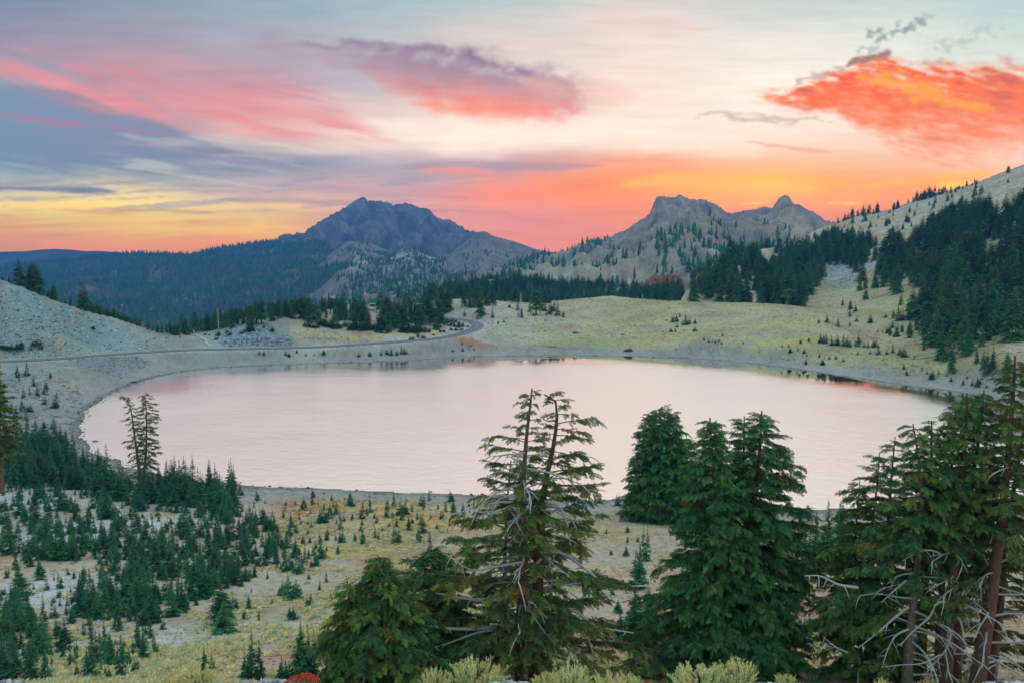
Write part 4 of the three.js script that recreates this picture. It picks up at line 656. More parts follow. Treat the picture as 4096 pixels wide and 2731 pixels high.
const ROADSIDE = [r3(600, 690, 415), r3(650, 700, 440), r3(720, 690, 450), r3(780, 690, 395, 'pine', 0.6), r3(860, 690, 450), r3(940, 680, 405), r3(1020, 670, 440), r3(1060, 650, 365), r3(1190, 600, 375), r3(1275, 640, 350, 'fir', 0.8), r3(1240, 620, 375), r3(1340, 600, 455), r3(1500, 560, 300, 'fir', 1.2), r3(1520, 600, 350), r3(1670, 590, 280, 'pine', 1.3), r3(1790, 545, 390), r3(1830, 540, 410), r3(1900, 510, 340), r3(1940, 490, 270), r3(2005, 490, 270), r3(2190, 515, 245, 'pine', 1.3), r3(2125, 510, 290, 'pine'), r3(2250, 510, 370), r3(150, 660, 530), r3(210, 680, 570), r3(270, 690, 560), r3(390, 705, 560), r3(440, 700, 520), r3(500, 705, 510), r3(545, 705, 520), r3(1810, 690, 595, 'young'), r3(1700, 640, 550, 'young'), r3(330, 700, 580), r3(820, 690, 480), r3(1130, 650, 420), r3(1420, 590, 450), r3(1600, 590, 440), r3(2080, 510, 400), r3(1500, 680, 525, 'young', 1.4), r3(1540, 680, 505, 'young', 1.3),
  r1(620, 352, 220, 'pine', 1.3), r1(370, 500, 380), r1(520, 510, 370), r1(640, 560, 340, 'fir', 1.1), r1(770, 530, 305), r1(860, 535, 305, 'fir', 1.2), r1(960, 545, 250, 'fir', 1.1), r1(1010, 545, 230), r1(1110, 530, 440, 'fir', 0.6), r1(1200, 525, 470), r1(1245, 465, 170, 'pine', 1.1), r1(1340, 560, 225, 'pine', 1.2), r1(1460, 595, 240, 'fir', 1.1), r1(1495, 300, 80, 'pine', 0.6), r1(1590, 560, 290, 'fir', 1.1), r1(1590, 400, 120), r1(1640, 420, 150), r1(1695, 560, 180), r1(1745, 540, 330), r1(1800, 560, 200), r1(1860, 600, 250, 'pine', 1.2), r1(1905, 580, 290, 'pine'), r1(1870, 330, 130), r1(1945, 330, 35, 'pine', 1), r1(2010, 610, 260, 'pine', 1.1), r1(2045, 610, 275), r1(2085, 400, 70, 'fir', 1.2), r1(2130, 410, 80), r1(2172, 410, 95), r1(430, 520, 430), r1(1530, 570, 330), r1(1900, 350, 190), r1(2060, 395, 150), r1(700, 540, 400), r1(910, 545, 330), r1(1290, 560, 380), r1(1400, 580, 330),
  r2(360, 415, 165), r2(430, 420, 150), r2(490, 430, 170), r2(580, 545, 185, 'fir', 1.2), r2(550, 400, 100), r2(650, 405, 95), r2(745, 405, 205, 'fir', 1.3), r2(845, 352, 270), r2(905, 352, 250), r2(965, 435, 370, 'young', 1.3), r2(740, 567, 435, 'young'), r2(365, 540, 460, 'young'), r2(1050, 375, 140, 'fir', 1.2), r2(1325, 535, 220, 'pine', 1.4), r2(1240, 490, 345, 'young', 1.3), r2(1440, 480, 300, 'young'), r2(1500, 520, 355, 'young'), r2(1550, 485, 330, 'young'), r2(1615, 540, 345, 'young', 0.9), r2(1690, 560, 460, 'young'), r2(1290, 545, 490, 'young', 1.3), r2(1400, 480, 340, 'young'), r2(1080, 470, 330, 'young', 1.2), r2(1460, 540, 495, 'young', 1.4), r2(1590, 545, 490, 'young', 1.5)];
const RIDGE_TREES = [r4(265, 515, 180, 'fir', 1.2), r4(410, 600, 258), r4(455, 610, 240, 'pine', 0.8), r4(505, 630, 265, 'fir', 1.1), r4(740, 742, 490), r4(712, 735, 505), r4(1135, 800, 490, 'fir', 1.1), r4(1080, 800, 570, 'fir', 0.9), r4(540, 650, 480), r4(650, 690, 590), r4(950, 790, 690), r4(870, 770, 710), r4(120, 470, 410), r4(40, 490, 400)];
for (let i = 0; i < 26; i++) { const f = i / 25, x = lerp(1170, 1880, f), top = lerp(700, 960, f) - 40 + 70 * ((i * 0.618) % 1), foot = lerp(860, 1100, f); RIDGE_TREES.push(r4(x, foot, top + (foot - top) * 0.15, 'fir', 0.9)); }
const MEADOW = [[760, 355, 265], [800, 350, 270], [835, 302, 250], [890, 385, 265], [912, 385, 290], [940, 372, 300], [995, 372, 315], [805, 412, 355, 1.2], [990, 452, 390, 1.3], [742, 458, 415, 1.6], [790, 458, 425, 1.6], [860, 387, 320], [1280, 505, 463, 1.3], [1090, 542, 500], [1135, 564, 540, 1.4], [1175, 562, 525], [1205, 572, 545, 1.3], [1240, 560, 530, 1.3], [1268, 584, 555, 1.3], [1498, 582, 556, 1.3], [1905, 614, 585, 1.3], [1970, 617, 575], [1990, 672, 622, 1.3], [2068, 655, 615], [2095, 577, 530], [2180, 557, 515, 1.2], [2130, 682, 632, 1.3], [2160, 712, 675, 1.3], [2150, 797, 740, 1.2], [2290, 722, 680, 1.2], [2325, 802, 740, 1.2], [572, 338, 312], [695, 347, 318]].map(([x, b, t, w]) => r6(x, b, t, 'young', w || 1))
  .concat([[605, 578, 498], [632, 580, 500], [655, 578, 494], [700, 600, 518], [725, 600, 540], [747, 598, 504, 0.8], [800, 602, 504], [830, 605, 520], [856, 614, 548], [930, 607, 493], [905, 607, 555], [980, 618, 560], [1010, 618, 555], [1070, 617, 533], [1100, 677, 580], [435, 582, 540], [505, 565, 533, 1.2], [345, 662, 618, 1.3], [410, 642, 613], [470, 667, 630, 1.3], [480, 752, 713, 1.2], [622, 764, 713], [595, 700, 665, 1.3], [680, 717, 680, 1.2], [737, 717, 680, 1.2], [800, 737, 708, 1.8], [640, 717, 685], [925, 677, 638], [1035, 672, 630, 1.2], [1175, 677, 636], [1225, 662, 580], [1320, 697, 600, 1.2], [1285, 682, 610], [1345, 853, 803, 1.2], [1320, 800, 742, 1.3], [1475, 813, 780], [1518, 843, 806, 1.2], [1565, 887, 800], [1620, 850, 808], [1690, 862, 830], [1725, 908, 860], [1830, 935, 878], [1860, 885, 845, 1.3], [1907, 942, 888], [1948, 952, 858], [1965, 930, 870], [1995, 893, 853], [2030, 962, 925], [660, 405, 335], [590, 412, 362], [755, 438, 358, 1.2], [855, 432, 388], [920, 398, 333], [1030, 408, 333], [855, 353, 272], [905, 310, 243], [1165, 362, 322, 1.4], [1230, 370, 285], [1270, 388, 252], [1300, 388, 280], [1350, 378, 192], [1385, 378, 230], [1420, 298, 165], [1180, 497, 413], [1200, 495, 430], [1095, 492, 455], [1140, 492, 460], [1410, 715, 678], [1140, 728, 706]].map(([x, b, t, w]) => r5(x, b, t, 'young', w || 1)))
  .concat([[1730, 832, 578], [1945, 752, 633], [2000, 802, 640], [2032, 848, 648], [2085, 798, 618], [2205, 852, 650], [1490, 640, 560], [1700, 730, 480], [1860, 690, 420], [1630, 720, 440]].map(([x, b, t]) => r5(x, b, t, 'fir', 0.9)))
  .concat([[205, 1022, 975], [330, 922, 890], [340, 1013, 955], [430, 998, 965], [490, 997, 963], [410, 965, 938], [450, 948, 922], [535, 592, 545], [690, 648, 618], [815, 648, 600], [890, 628, 578], [925, 668, 635], [745, 652, 620]].map(([x, b, t]) => r2(x, b, t, 'young', 1.3)))
  .concat([[960, 1018, 950, 1.3], [1105, 1015, 940], [1260, 1002, 930, 1.2], [1340, 990, 905], [1395, 1005, 900, 0.9], [1470, 1002, 920], [1530, 985, 880], [1570, 985, 890], [1610, 985, 920], [485, 995, 912], [360, 1008, 970], [250, 1010, 975], [125, 970, 925], [20, 1025, 955]].map(([x, b, t, w]) => r1(x, b, t, 'young', w || 1.1)))
  .concat([[1640, 990, 930, 1.4], [1700, 998, 935, 1.4], [1985, 1000, 940, 1.4], [2040, 1025, 975], [2140, 970, 925], [2260, 1008, 975]].map(([x, b, t, w]) => r3(x, b, t, 'young', w || 1)));
function standing(list, name, label, category, group, from, to) {
  list.forEach(([px, foot, tip, kind, w], i) => {
    const p = hit(px, foot, from, to) ?? hit(px, foot + 2, from, to) ?? hit(px, foot + 4, from, to); if (!p) return;
    const h = (foot - tip) / FOCAL * p[3] * 1.04, lab = typeof label === 'function' ? label(px, foot, kind, h) : label;
    tree(name(kind, h), kind, i * 11 + 3, p, h, w * (kind === 'young' ? 1 : 0.95), i * 1.7, lab, category(kind, h), group(kind, h));
  });
}
standing(ROADSIDE, (k) => k === 'young' ? 'young_fir' : k === 'pine' ? 'hemlock' : 'conifer', (px, f, k) => k === 'young' ? (px > 420 ? 'small young fir on the pale knoll right of the road bend' : 'small young fir on the rocky knoll above the road') : k === 'pine' ? (px > 450 ? 'bare-trunked old hemlock on the pale knoll right of the road bend' : 'bare-trunked old hemlock in the grove above the road') : px > 440 ? 'dark conifer on the pale knoll right of the road bend' : px > 287 ? 'dark conifer in the grove between road and parking area' : 'dark conifer in the grove above the rocky roadside mound', () => 'conifer', (k) => 'trees in the grove beyond the road', 250, 800);
function onRidge(list, hill, label, category, group) {       // trees on the far side of a ridge, feet hidden behind it
  list.forEach(([px, foot, tip, kind, w], i) => { const u = spot(px, foot, 1)[0], D = along(hill.ridge, u)[1] + 3 + (i % 3) * 2.5, x = u * D, y = groundAt(x, -D), h = Math.max(1.5, spot(px, tip, D)[1] - y); tree('conifer', kind, i * 11 + 1, [x, y, -D], h, w, i * 1.9, label(h), category, group); });
}
onRidge(RIDGE_TREES, leftHill, (h) => h > 9 ? 'tall dark conifer standing on the scree ridge at far left' : 'small dark conifer lining the back of the scree ridge at far left', 'conifer', 'trees on the left scree ridge');
standing(MEADOW, (k) => k === 'fir' ? 'conifer' : 'fir_sapling', (px, f, k) => k === 'fir' ? 'slender conifer at the foot of the hillside by the right shore' : px > 940 ? 'small young fir on the pale beach at the right shore' : px > 820 ? 'small young fir on the flat between meadow and right-hand wood' : px > 600 ? 'small young fir on the grassy meadow hump beyond the lake' : px > 440 ? 'small young fir on the far bank right of the road' : 'small young fir on the bank between road and lake', (k) => k === 'fir' ? 'conifer' : 'fir', () => 'young firs on the far bank', 200, 800);
(() => {                                                     // the rest of the grove, between the measured trees
  const r = rng(333), list = []; for (let k = 0; k < 900 && list.length < 95; k++) {
    const u = lerp(-0.44, -0.085, r()), D = lerp(436, 505, r()), x = u * D, z = -D, y = groundAt(x, z), s = seenAt(x, y, z); if (!s || y < 9 || roadNear(x, z)[0] < 9) continue;
    if (s[0] > 366 && s[0] < 386 && s[1] < 322) continue; if (s[1] > 331 || (s[0] > 290 && s[0] < 330 && s[1] > 322) || (s[0] > 262 && s[0] < 286 && s[1] > 318) || (s[0] < 230 && s[1] > 334)) continue;
    if (list.some((q) => Math.hypot(q[0] - x, q[2] - z) < 3.2)) continue; list.push([x, y, z, (s[0] < 300 ? 6 : 8) + 6 * r(), s[0]]);
  }
  list.forEach((p, i) => tree('conifer', r() < 0.3 ? 'pine' : 'fir', i * 11 + 5, p, p[3], 1.05 + 0.3 * r(), r() * 6, p[4] < 287 ? 'conifer filling the grove behind the rocky mound' : 'conifer filling the grove before the parking area', 'conifer', 'trees in the grove beyond the road'));
})();
// low evergreen thickets beside the road
(() => {
  const B = [[270, 620, 80], [330, 635, 60], [400, 635, 60], [500, 610, 110], [560, 630, 120], [660, 640, 100], [610, 640, 80], [840, 655, 100], [900, 655, 110], [960, 660, 110], [1020, 660, 110], [1080, 660, 90], [1200, 660, 90], [1260, 670, 90], [1190, 695, 45], [1250, 705, 45], [1320, 712, 40], [1560, 690, 110], [1610, 690, 120], [1680, 700, 120], [1740, 695, 100], [1830, 690, 70], [1900, 690, 50], [1360, 690, 60], [1670, 800, 50], [1750, 755, 40], [1825, 775, 50], [1960, 738, 25], [2050, 692, 30], [2100, 690, 35], [700, 640, 60], [1140, 660, 70], [780, 610, 70], [450, 600, 80]].map(([x, b, h]) => r1(x, b, b - h)).concat([[80, 600, 45], [130, 610, 45], [190, 620, 45], [240, 630, 50], [100, 660, 45], [160, 680, 50], [220, 690, 55], [280, 700, 55], [320, 690, 60], [60, 650, 40], [250, 740, 45], [320, 740, 40], [180, 735, 40], [40, 755, 30], [405, 695, 30], [90, 755, 25], [290, 650, 40], [140, 640, 50], [200, 660, 50], [20, 700, 60]].map(([x, b, h]) => r2(x, b, b - h)))
    .concat([[60, 1395, 60], [210, 1395, 90], [290, 1390, 80], [490, 1350, 80], [560, 1385, 50], [300, 1335, 45], [20, 1380, 50], [420, 1400, 30], [1255, 1125, 50], [110, 1400, 60]].map(([x, b, h]) => r4(x, b, b - h))).concat([[1200, 700, 45], [1090, 740, 70], [1060, 795, 35], [910, 735, 35], [965, 738, 25], [1405, 715, 45], [1230, 740, 60], [480, 730, 60], [1440, 590, 45]].map(([x, b, h]) => r3(x, b, b - h)));
  B.forEach(([px, foot, tip], i) => { const p = hit(px, foot, 250, 800); if (!p) return; const h = (foot - tip) / FOCAL * p[3] * 1.1; tree('evergreen_shrub', 'bush', i * 5, p, h, 1.15, i * 2.1, px < 60 ? 'dark low evergreen shrub on the scree slope left of the road' : px > 436 ? 'dark low evergreen shrub in the thicket inside the road bend' : px < 287 ? 'dark low evergreen shrub by the rocky roadside mound' : 'dark low evergreen shrub at the foot of the roadside grove', 'shrub', 'evergreen shrubs along the road'); });
})();

let SPRAY_COUNT = 0;
// ---------------------------------------------------------------- the old mountain hemlocks near the viewpoint
const sprayGeometry = (seed, n = 11) => {                  // a drooping spray of needled twigs, length 1 along +x
  const r = rng(seed), t = new Tris(); const g = () => { const f = 0.65 + 0.7 * r(); return [f, f, f]; };
  for (let k = 0; k < n; k++) { const f = k / n, q = [f * 0.88, -0.2 * f * f, 0]; for (const s of [-1, 1]) { const d = norm([0.8, -0.1 - 0.5 * f + (r() - 0.5) * 0.8, s * (0.6 + 0.6 * r())]); t.leaf(q, d, norm(cross(d, [0.1 * r(), 1, 0])), (0.36 - 0.18 * f) * (0.7 + 0.6 * r()), 0.072, g(), 0.4); } }
  t.leaf([0.7, -0.1, 0], norm([1, -0.7, 0]), [0, 0, 1], 0.34, 0.06, g()); t.leaf([0.02, 0, 0], norm([1, -0.02, 0]), [0, 0, 1], 0.6, 0.06, g()); t.leaf([0.3, -0.03, 0], norm([0.7, -0.9, 0.2]), [0, 0, 1], 0.3, 0.06, g()); t.leaf([0.5, -0.05, 0], norm([0.6, -0.9, -0.2]), [0, 0, 1], 0.26, 0.06, g());
  return t.build();
};
const SPRAYS = [sprayGeometry(61), sprayGeometry(62), sprayGeometry(63)];
const GREENS = { hemlock: [[rgb(96, 136, 62), 5], [rgb(70, 116, 60), 5], [rgb(126, 146, 64), 3], [OLIVE_TIP, 0.9], [BRONZE, 0.16]], olive: [[rgb(108, 132, 56), 5], [rgb(80, 112, 54), 4], [rgb(132, 132, 60), 2.5], [OLIVE_TIP, 1.2], [BRONZE, 0.25]], fir: [[rgb(80, 136, 70), 6], [rgb(62, 116, 64), 5], [rgb(108, 150, 72), 3], [rgb(124, 134, 68), 0.6], [BRONZE, 0.1]] };
function pick(r, list) { let s = 0; for (const [, w] of list) s += w; s *= r(); for (const [c, w] of list) if ((s -= w) <= 0) return c; return list[0][0]; }
const V3 = (a) => new THREE.Vector3(...a);
function deadLimb(r, p, dir, L, sides = 5) {               // a bare bent limb with a few forks, all one piece
  const parts = [], grow = (o, d, l, rad, depth) => {
    const pts = [o]; let q = o, e = d; const n = 5;
    for (let k = 1; k <= n; k++) { e = norm([e[0] + (r() - 0.5) * 0.42, e[1] - 0.09 + (r() - 0.5) * 0.3, e[2] + (r() - 0.5) * 0.42]); q = [q[0] + e[0] * l / n, q[1] + e[1] * l / n, q[2] + e[2] * l / n]; pts.push(q); if (depth && k > 1 && r() < 0.6) grow(q, norm([e[0] + (r() - 0.5) * 1.5, e[1] - 0.25 + (r() - 0.5) * 0.9, e[2] + (r() - 0.5) * 1.5]), l * (0.22 + 0.25 * r()), rad * 0.5, depth - 1); }
    parts.push(limb(pts, pts.map((_, k) => rad * (1 - 0.75 * k / n)), depth ? sides : 4, 0.8));
  };
  grow(p, dir, L, 0.034 + 0.015 * L, 1); return mergeGeometries(parts);
}
/* trunks: { line: picture points from foot to tip, D, r: radius at foot, boughs: { n, low, high (heights 0..1), left, right, depth: reach in metres at a height, rise, droop }, dead: { n, low, high, reach } } */
function hemlock(name, label, seed, trunks, { palette = 'hemlock', density = 1, spray = 0.62, bark = barkMaterial, group } = {}) {
  const r = rng(seed), first = trunks[0], foot = hit(first.line[0][0], first.line[0][1], 20, 320), D0 = first.D ?? foot[3];
  const origin = foot ?? spot(first.line[0][0], first.line[0][1], D0), o = base(name, origin[0], origin[1], origin[2], label, 'conifer', group), rel = (p) => [p[0] - origin[0], p[1] - origin[1], p[2] - origin[2]];
  const sprays = SPRAYS.map(() => []), limbs = [];
  for (const T of trunks) {
    const f = T.D ? null : hit(T.line[0][0], T.line[0][1], 20, 320), D = T.D ?? (f ? f[3] : D0), pts = T.line.map(([px, py], i) => rel(spot(px, py, D + (T.lean || 0) * i)));
    const gy = groundAt(pts[0][0] + origin[0], pts[0][2] + origin[2]) - origin[1] - 0.3; if (pts[0][1] > gy) pts.unshift([pts[0][0], gy, pts[0][2]]);
    const curve = new THREE.CatmullRomCurve3(pts.map(V3), false, 'centripetal'), tall = curve.getLength(), N = 22, cp = curve.getSpacedPoints(N).map((v) => v.toArray());
    mesh('trunk', limb(cp, cp.map((_, i) => T.r * (i === 0 ? 1.25 : 1) * (1 - 0.93 * Math.pow(i / N, 0.9)) + 0.012), 9, 1.6), T.bark || bark, o);
    const B = T.boughs; if (B) for (let b = 0; b < B.n; b++) {
      const h = lerp(B.low, B.high, Math.pow((b + r()) / B.n, B.bias || 1)), p = curve.getPointAt(clamp(h, 0, 0.995)).toArray(), a = b * 2.39996 + r() * 0.8, cx = Math.cos(a), cz = Math.sin(a); if (B.open && h < B.open && cz > -0.1 && Math.abs(cx) < 0.93) continue;
      const side = cx < 0 ? B.left(h) : B.right(h), fade = Math.abs(cx), L = Math.max(0.25, lerp((B.depth || B.right)(h), side, fade * fade) * (0.6 + 0.55 * r()));
      const rise = lerp(B.rise?.[0] ?? -0.12, B.rise?.[1] ?? 0.35, h) + (r() - 0.5) * 0.3, droop = (B.droop ?? 0.28) * (0.6 + 0.8 * r()), n = Math.max(3, Math.round(L * 1.6)), bp = [p], turn = (r() - 0.5) * 0.5;
      for (let k = 1; k <= n; k++) { const s = k / n, aa = a + turn * s; bp.push([p[0] + Math.cos(aa) * L * s, p[1] + L * (rise * s - droop * s * s + 0.1 * Math.pow(s, 4)), p[2] + Math.sin(aa) * L * s]); }
      limbs.push(limb(bp, bp.map((_, k) => (0.012 + 0.011 * L) * (1 - 0.8 * k / n) + 0.004), 4, 0.7));
      const tone = pick(r, GREENS[palette]);
      const dress = (line, len, from) => {
        const steps = Math.max(2, Math.round(len * (1 - from) / 0.11 * density));
        for (let k = 0; k <= steps; k++) {
          const s = from + (1 - from) * k / steps, i = Math.min(line.length - 2, Math.floor(s * (line.length - 1))), t = s * (line.length - 1) - i, q = line[i].map((v, c) => lerp(v, line[i + 1][c], t)), d = norm(line[i + 1].map((v, c) => v - line[i][c]));
          for (const sd of k === steps ? [0] : [-1, 1]) {
            if (r() < 0.12) continue;
            const yaw = Math.atan2(-d[2], d[0]) + sd * (0.35 + 0.9 * r()), pitch = Math.asin(clamp(d[1], -0.9, 0.9)) * 0.6 + 0.15 - 0.75 * r(), z = spray * (0.45 + 0.55 * r());
            const c = r() < 0.72 ? tone : pick(r, GREENS[palette]); sprays[Math.floor(r() * 3)].push([q[0], q[1], q[2], z, yaw, pitch, (r() - 0.5) * 2.2, new THREE.Color(...vary(r, c, 0.45))]);
          }
        }
      };
      dress(bp, L, B.from ?? (L > 2 ? 0.34 : 0.12));
      if (L > 1.5) for (let k = 0; k < Math.round(L * 1.1); k++) {
        const s = 0.35 + 0.5 * r(), i = Math.min(bp.length - 2, Math.floor(s * (bp.length - 1))), q = bp[i + 1], aa = a + turn * s + (r() < 0.5 ? -1 : 1) * (0.5 + 0.5 * r()), l = L * (0.22 + 0.2 * r()), line = [q, [q[0] + Math.cos(aa) * l * 0.5, q[1] - 0.04 * l, q[2] + Math.sin(aa) * l * 0.5], [q[0] + Math.cos(aa) * l, q[1] - 0.2 * l, q[2] + Math.sin(aa) * l]];
        limbs.push(limb(line, [0.012, 0.008, 0.004], 3, 0.7)); dress(line, l, 0.15);
      }
    }
    const X = T.dead; if (X) for (let b = 0; b < X.n; b++) {
      const h = lerp(X.low, X.high, (b + r()) / X.n), p = curve.getPointAt(clamp(h, 0, 0.98)).toArray(), a = X.face ? lerp(X.face[0], X.face[1], r()) : Math.PI * 2 * r();
      mesh('dead_branch', deadLimb(r, p, norm([Math.cos(a), 0.1 + 0.25 * (r() - 0.3), Math.sin(a)]), X.reach * (0.5 + 0.7 * r())), deadMaterial, o);
    }
    for (const [pts2, rad] of T.snags || []) { const line = new THREE.CatmullRomCurve3(pts2.map(([px, py, dd]) => V3(rel(spot(px, py, D + (dd || 0)))))).getSpacedPoints(12).map((v) => v.toArray()), parts = [limb(line, line.map((_, k) => rad * (1 - 0.7 * k / 12)), 6, 0.8)]; for (let k = 3; k < 12; k += 2) { const e = norm([(r() - 0.5) * 2, -0.5 + (r() - 0.5), (r() - 0.5) * 2]), q = line[k], l = 0.3 + 0.6 * r(); parts.push(limb([q, [q[0] + e[0] * l * 0.5, q[1] + e[1] * l * 0.4, q[2] + e[2] * l * 0.5], [q[0] + e[0] * l, q[1] + e[1] * l, q[2] + e[2] * l]], [rad * 0.45, rad * 0.3, 0.006], 4, 0.8)); } mesh('dead_branch', mergeGeometries(parts), deadMaterial, o); }
  }
  if (limbs.length) mesh('limbs', mergeGeometries(limbs), greyBark, o);
  const d = new THREE.Object3D(); d.rotation.order = 'YZX';
  const crown = new THREE.Group(); crown.name = 'crown'; crown.userData.kind = 'stuff'; o.add(crown);
  sprays.forEach((l, i) => { const m = new THREE.InstancedMesh(SPRAYS[i], sprayMaterial, l.length); m.name = 'needle_sprays'; m.castShadow = m.receiveShadow = true; l.forEach((s, k) => { d.position.set(s[0], s[1], s[2]); d.rotation.set(s[6], s[4], s[5]); d.scale.setScalar(s[3]); d.updateMatrix(); m.setMatrixAt(k, d.matrix); m.setColorAt(k, s[7]); }); crown.add(m); });
  SPRAY_COUNT += sprays[0].length + sprays[1].length + sprays[2].length;
  return o;
}
const R5 = (l) => l.map(([x, y]) => [300 + 0.1963 * x, 375 + 0.1963 * y]), R6 = (l) => l.map(([x, y]) => [600 + 0.1963 * x, 375 + 0.1963 * y]), R7 = (l) => l.map(([x, y]) => [775 + 0.2123 * x, 350 + 0.2123 * y]), RG = (l) => l.map(([x, y]) => [0.0957 * x, 345 + 0.0957 * y]);
const prof = (...k) => (h) => { const n = k.length - 1, f = clamp(h) * n, i = Math.min(n - 1, Math.floor(f)); return lerp(k[i], k[i + 1], f - i); };
const C = 42;
// the great twin-stemmed hemlock in the middle
hemlock('old_hemlock', 'tall open twin-trunked hemlock with many bare silvery branches, centre of the slope', 1001, [
  { line: R5([[1095, 1660], [1115, 1400], [1138, 1000], [1136, 600], [1155, 300], [1176, 130], [1182, 66]]), D: C, r: 0.42, boughs: { n: 100, from: 0.38, low: 0.14, high: 0.995, left: prof(7.4, 8.2, 7.6, 5.6, 4.0, 2.6, 1.4, 0.35), right: prof(3.4, 3.6, 3.2, 2.4, 1.8, 1.4, 0.9, 0.3), depth: prof(3.6, 4.2, 4, 3, 2.4, 1.8, 1, 0.3), droop: 0.2, rise: [-0.08, 0.3] }, dead: { n: 40, low: 0.2, high: 0.82, reach: 2.8 },
    snags: [[R5([[1130, 1120], [1000, 1140], [850, 1135], [690, 1105]]).map((p, i) => [...p, -i * 0.4]), 0.13], [R5([[1000, 1280], [850, 1290], [700, 1280], [560, 1245], [440, 1185]]).map((p, i) => [...p, -i * 0.5]), 0.12], [R5([[1000, 1290], [900, 1310], [760, 1360], [660, 1390]]).map((p, i) => [...p, -i * 0.4]), 0.09], [R5([[700, 1310], [620, 1340], [540, 1335], [440, 1345]]).map((p, i) => [...p, -1 - i * 0.2]), 0.07], [R5([[1130, 950], [1000, 970], [880, 990], [740, 905]]).map((p, i) => [...p, -0.6 - i * 0.3]), 0.08], [R5([[1130, 630], [1000, 690], [880, 690]]).map((p, i) => [...p, -0.6]), 0.05], [R5([[1140, 700], [1060, 760], [1040, 850]]).map((p) => [...p, -0.8]), 0.05], [R5([[1120, 500], [1000, 490], [930, 530]]).map((p) => [...p, -0.7]), 0.045]] },
  { line: R5([[1190, 1660], [1205, 1400], [1216, 1000], [1242, 600], [1300, 300], [1308, 160], [1285, 100], [1245, 96]]), D: C + 1.0, r: 0.46, boughs: { n: 98, from: 0.38, low: 0.16, high: 0.985, left: prof(3, 3.4, 3, 2.2, 1.8, 1.4, 0.9, 0.3), right: prof(6.6, 7.4, 7.2, 5.6, 4.4, 3.2, 2.0, 0.5), depth: prof(3.6, 4.2, 4, 3, 2.4, 1.8, 1, 0.3), droop: 0.22, rise: [-0.1, 0.3] }, dead: { n: 43, low: 0.2, high: 0.8, reach: 2.8 },
    snags: [[R5([[1245, 640], [1310, 660], [1350, 720], [1370, 810], [1390, 950]]).map((p) => [...p, -1.2]), 0.07], [R5([[1250, 650], [1340, 690], [1400, 760], [1420, 830]]).map((p) => [...p, -1]), 0.06], [R5([[1220, 900], [1330, 900], [1450, 980], [1560, 1060], [1780, 1070]]).map((p, i) => [...p, -0.8 - i * 0.3]), 0.1], [R5([[1230, 930], [1190, 970], [1120, 1010], [1050, 1075]]).map((p) => [...p, -1.2]), 0.07], [R5([[1270, 960], [1290, 1020], [1270, 1100]]).map((p) => [...p, -1.4]), 0.06], [R5([[1250, 760], [1400, 790], [1560, 810], [1700, 800]]).map((p, i) => [...p, -0.8]), 0.06], [R5([[1250, 1180], [1400, 1200], [1500, 1270], [1700, 1310]]).map((p, i) => [...p, -0.6 - i * 0.3]), 0.09], [R5([[1460, 1310], [1490, 1400], [1530, 1470]]).map((p) => [...p, -1.6]), 0.06], [R5([[1245, 540], [1160, 570], [1095, 610]]).map((p) => [...p, -1.1]), 0.05], [R5([[1250, 1420], [1300, 1475]]).map((p) => [...p, -0.6]), 0.14]] },
  { line: R5([[1035, 1620], [1040, 1300], [1046, 850], [1062, 560], [1075, 430]]), D: C + 2.2, r: 0.22, boughs: { n: 40, from: 0.4, low: 0.2, high: 0.99, left: prof(5, 5.4, 4.4, 3, 1.2), right: prof(2, 2, 1.6, 1, 0.5), depth: prof(3, 3, 2.4, 1.6, 0.8), droop: 0.24 }, dead: { n: 11, low: 0.2, high: 0.8, reach: 2 } }], { palette: 'olive', density: 0.8, spray: 0.6 });
// dense low trees left of it
hemlock('bushy_hemlock', 'dense bushy hemlock with bronze drooping tips, left of the tall twin-trunked one', 1002, [
  { line: R5([[440, 1680], [430, 1300], [412, 1050], [408, 930]]), D: 39.5, r: 0.3, boughs: { n: 202, low: 0.1, high: 0.99, left: prof(3.9, 3.8, 3.5, 3.0, 2.2, 1.2, 0.35), right: prof(3.6, 3.5, 3.2, 2.7, 2, 1.2, 0.35), depth: prof(3.4, 3.3, 3, 2.5, 1.9, 1.1, 0.35), droop: 0.46, rise: [0, 0.35], from: 0.2 }, dead: { n: 12, low: 0.25, high: 0.6, reach: 2.6, face: [0.8, 2.6] } },
  { line: R5([[300, 1640], [262, 1300], [240, 1045]]), D: 39, r: 0.16, boughs: { n: 94, low: 0.1, high: 0.99, left: prof(2.4, 2.4, 2.1, 1.6, 0.9, 0.3), right: prof(2, 2, 1.8, 1.4, 0.8, 0.3), droop: 0.46, from: 0.2 } },
  { line: R5([[510, 1680], [500, 1450], [520, 1250], [540, 1130]]), D: 40.5, r: 0.34, bark: greyBark, boughs: { n: 94, low: 0.3, high: 0.99, left: prof(2.6, 2.6, 2.2, 1.4, 0.6), right: prof(3.4, 3.2, 2.6, 1.8, 0.7), droop: 0.42, from: 0.2 } }], { palette: 'hemlock', density: 1.05, spray: 0.62 });
hemlock('bushy_hemlock', 'dark hemlock squeezed between the bushy one and the tall twin trunks', 1003, [
  { line: R5([[690, 1640], [690, 1300], [680, 1050], [668, 880]]), D: 45, r: 0.24, boughs: { n: 176, low: 0.06, high: 0.99, left: prof(3.6, 3.6, 3.4, 2.9, 2, 0.5), right: prof(3.6, 3.6, 3.2, 2.6, 1.8, 0.5), droop: 0.36, from: 0.2 } },
  { line: R5([[800, 1640], [790, 1500], [780, 1330], [776, 1240]]), D: 43.5, r: 0.14, boughs: { n: 94, low: 0.05, high: 0.99, left: prof(2.4, 2.4, 2, 1.2, 0.4), right: prof(2.2, 2.2, 1.8, 1.1, 0.4), droop: 0.3, from: 0.15 } }], { palette: 'fir', density: 1, spray: 0.6 });
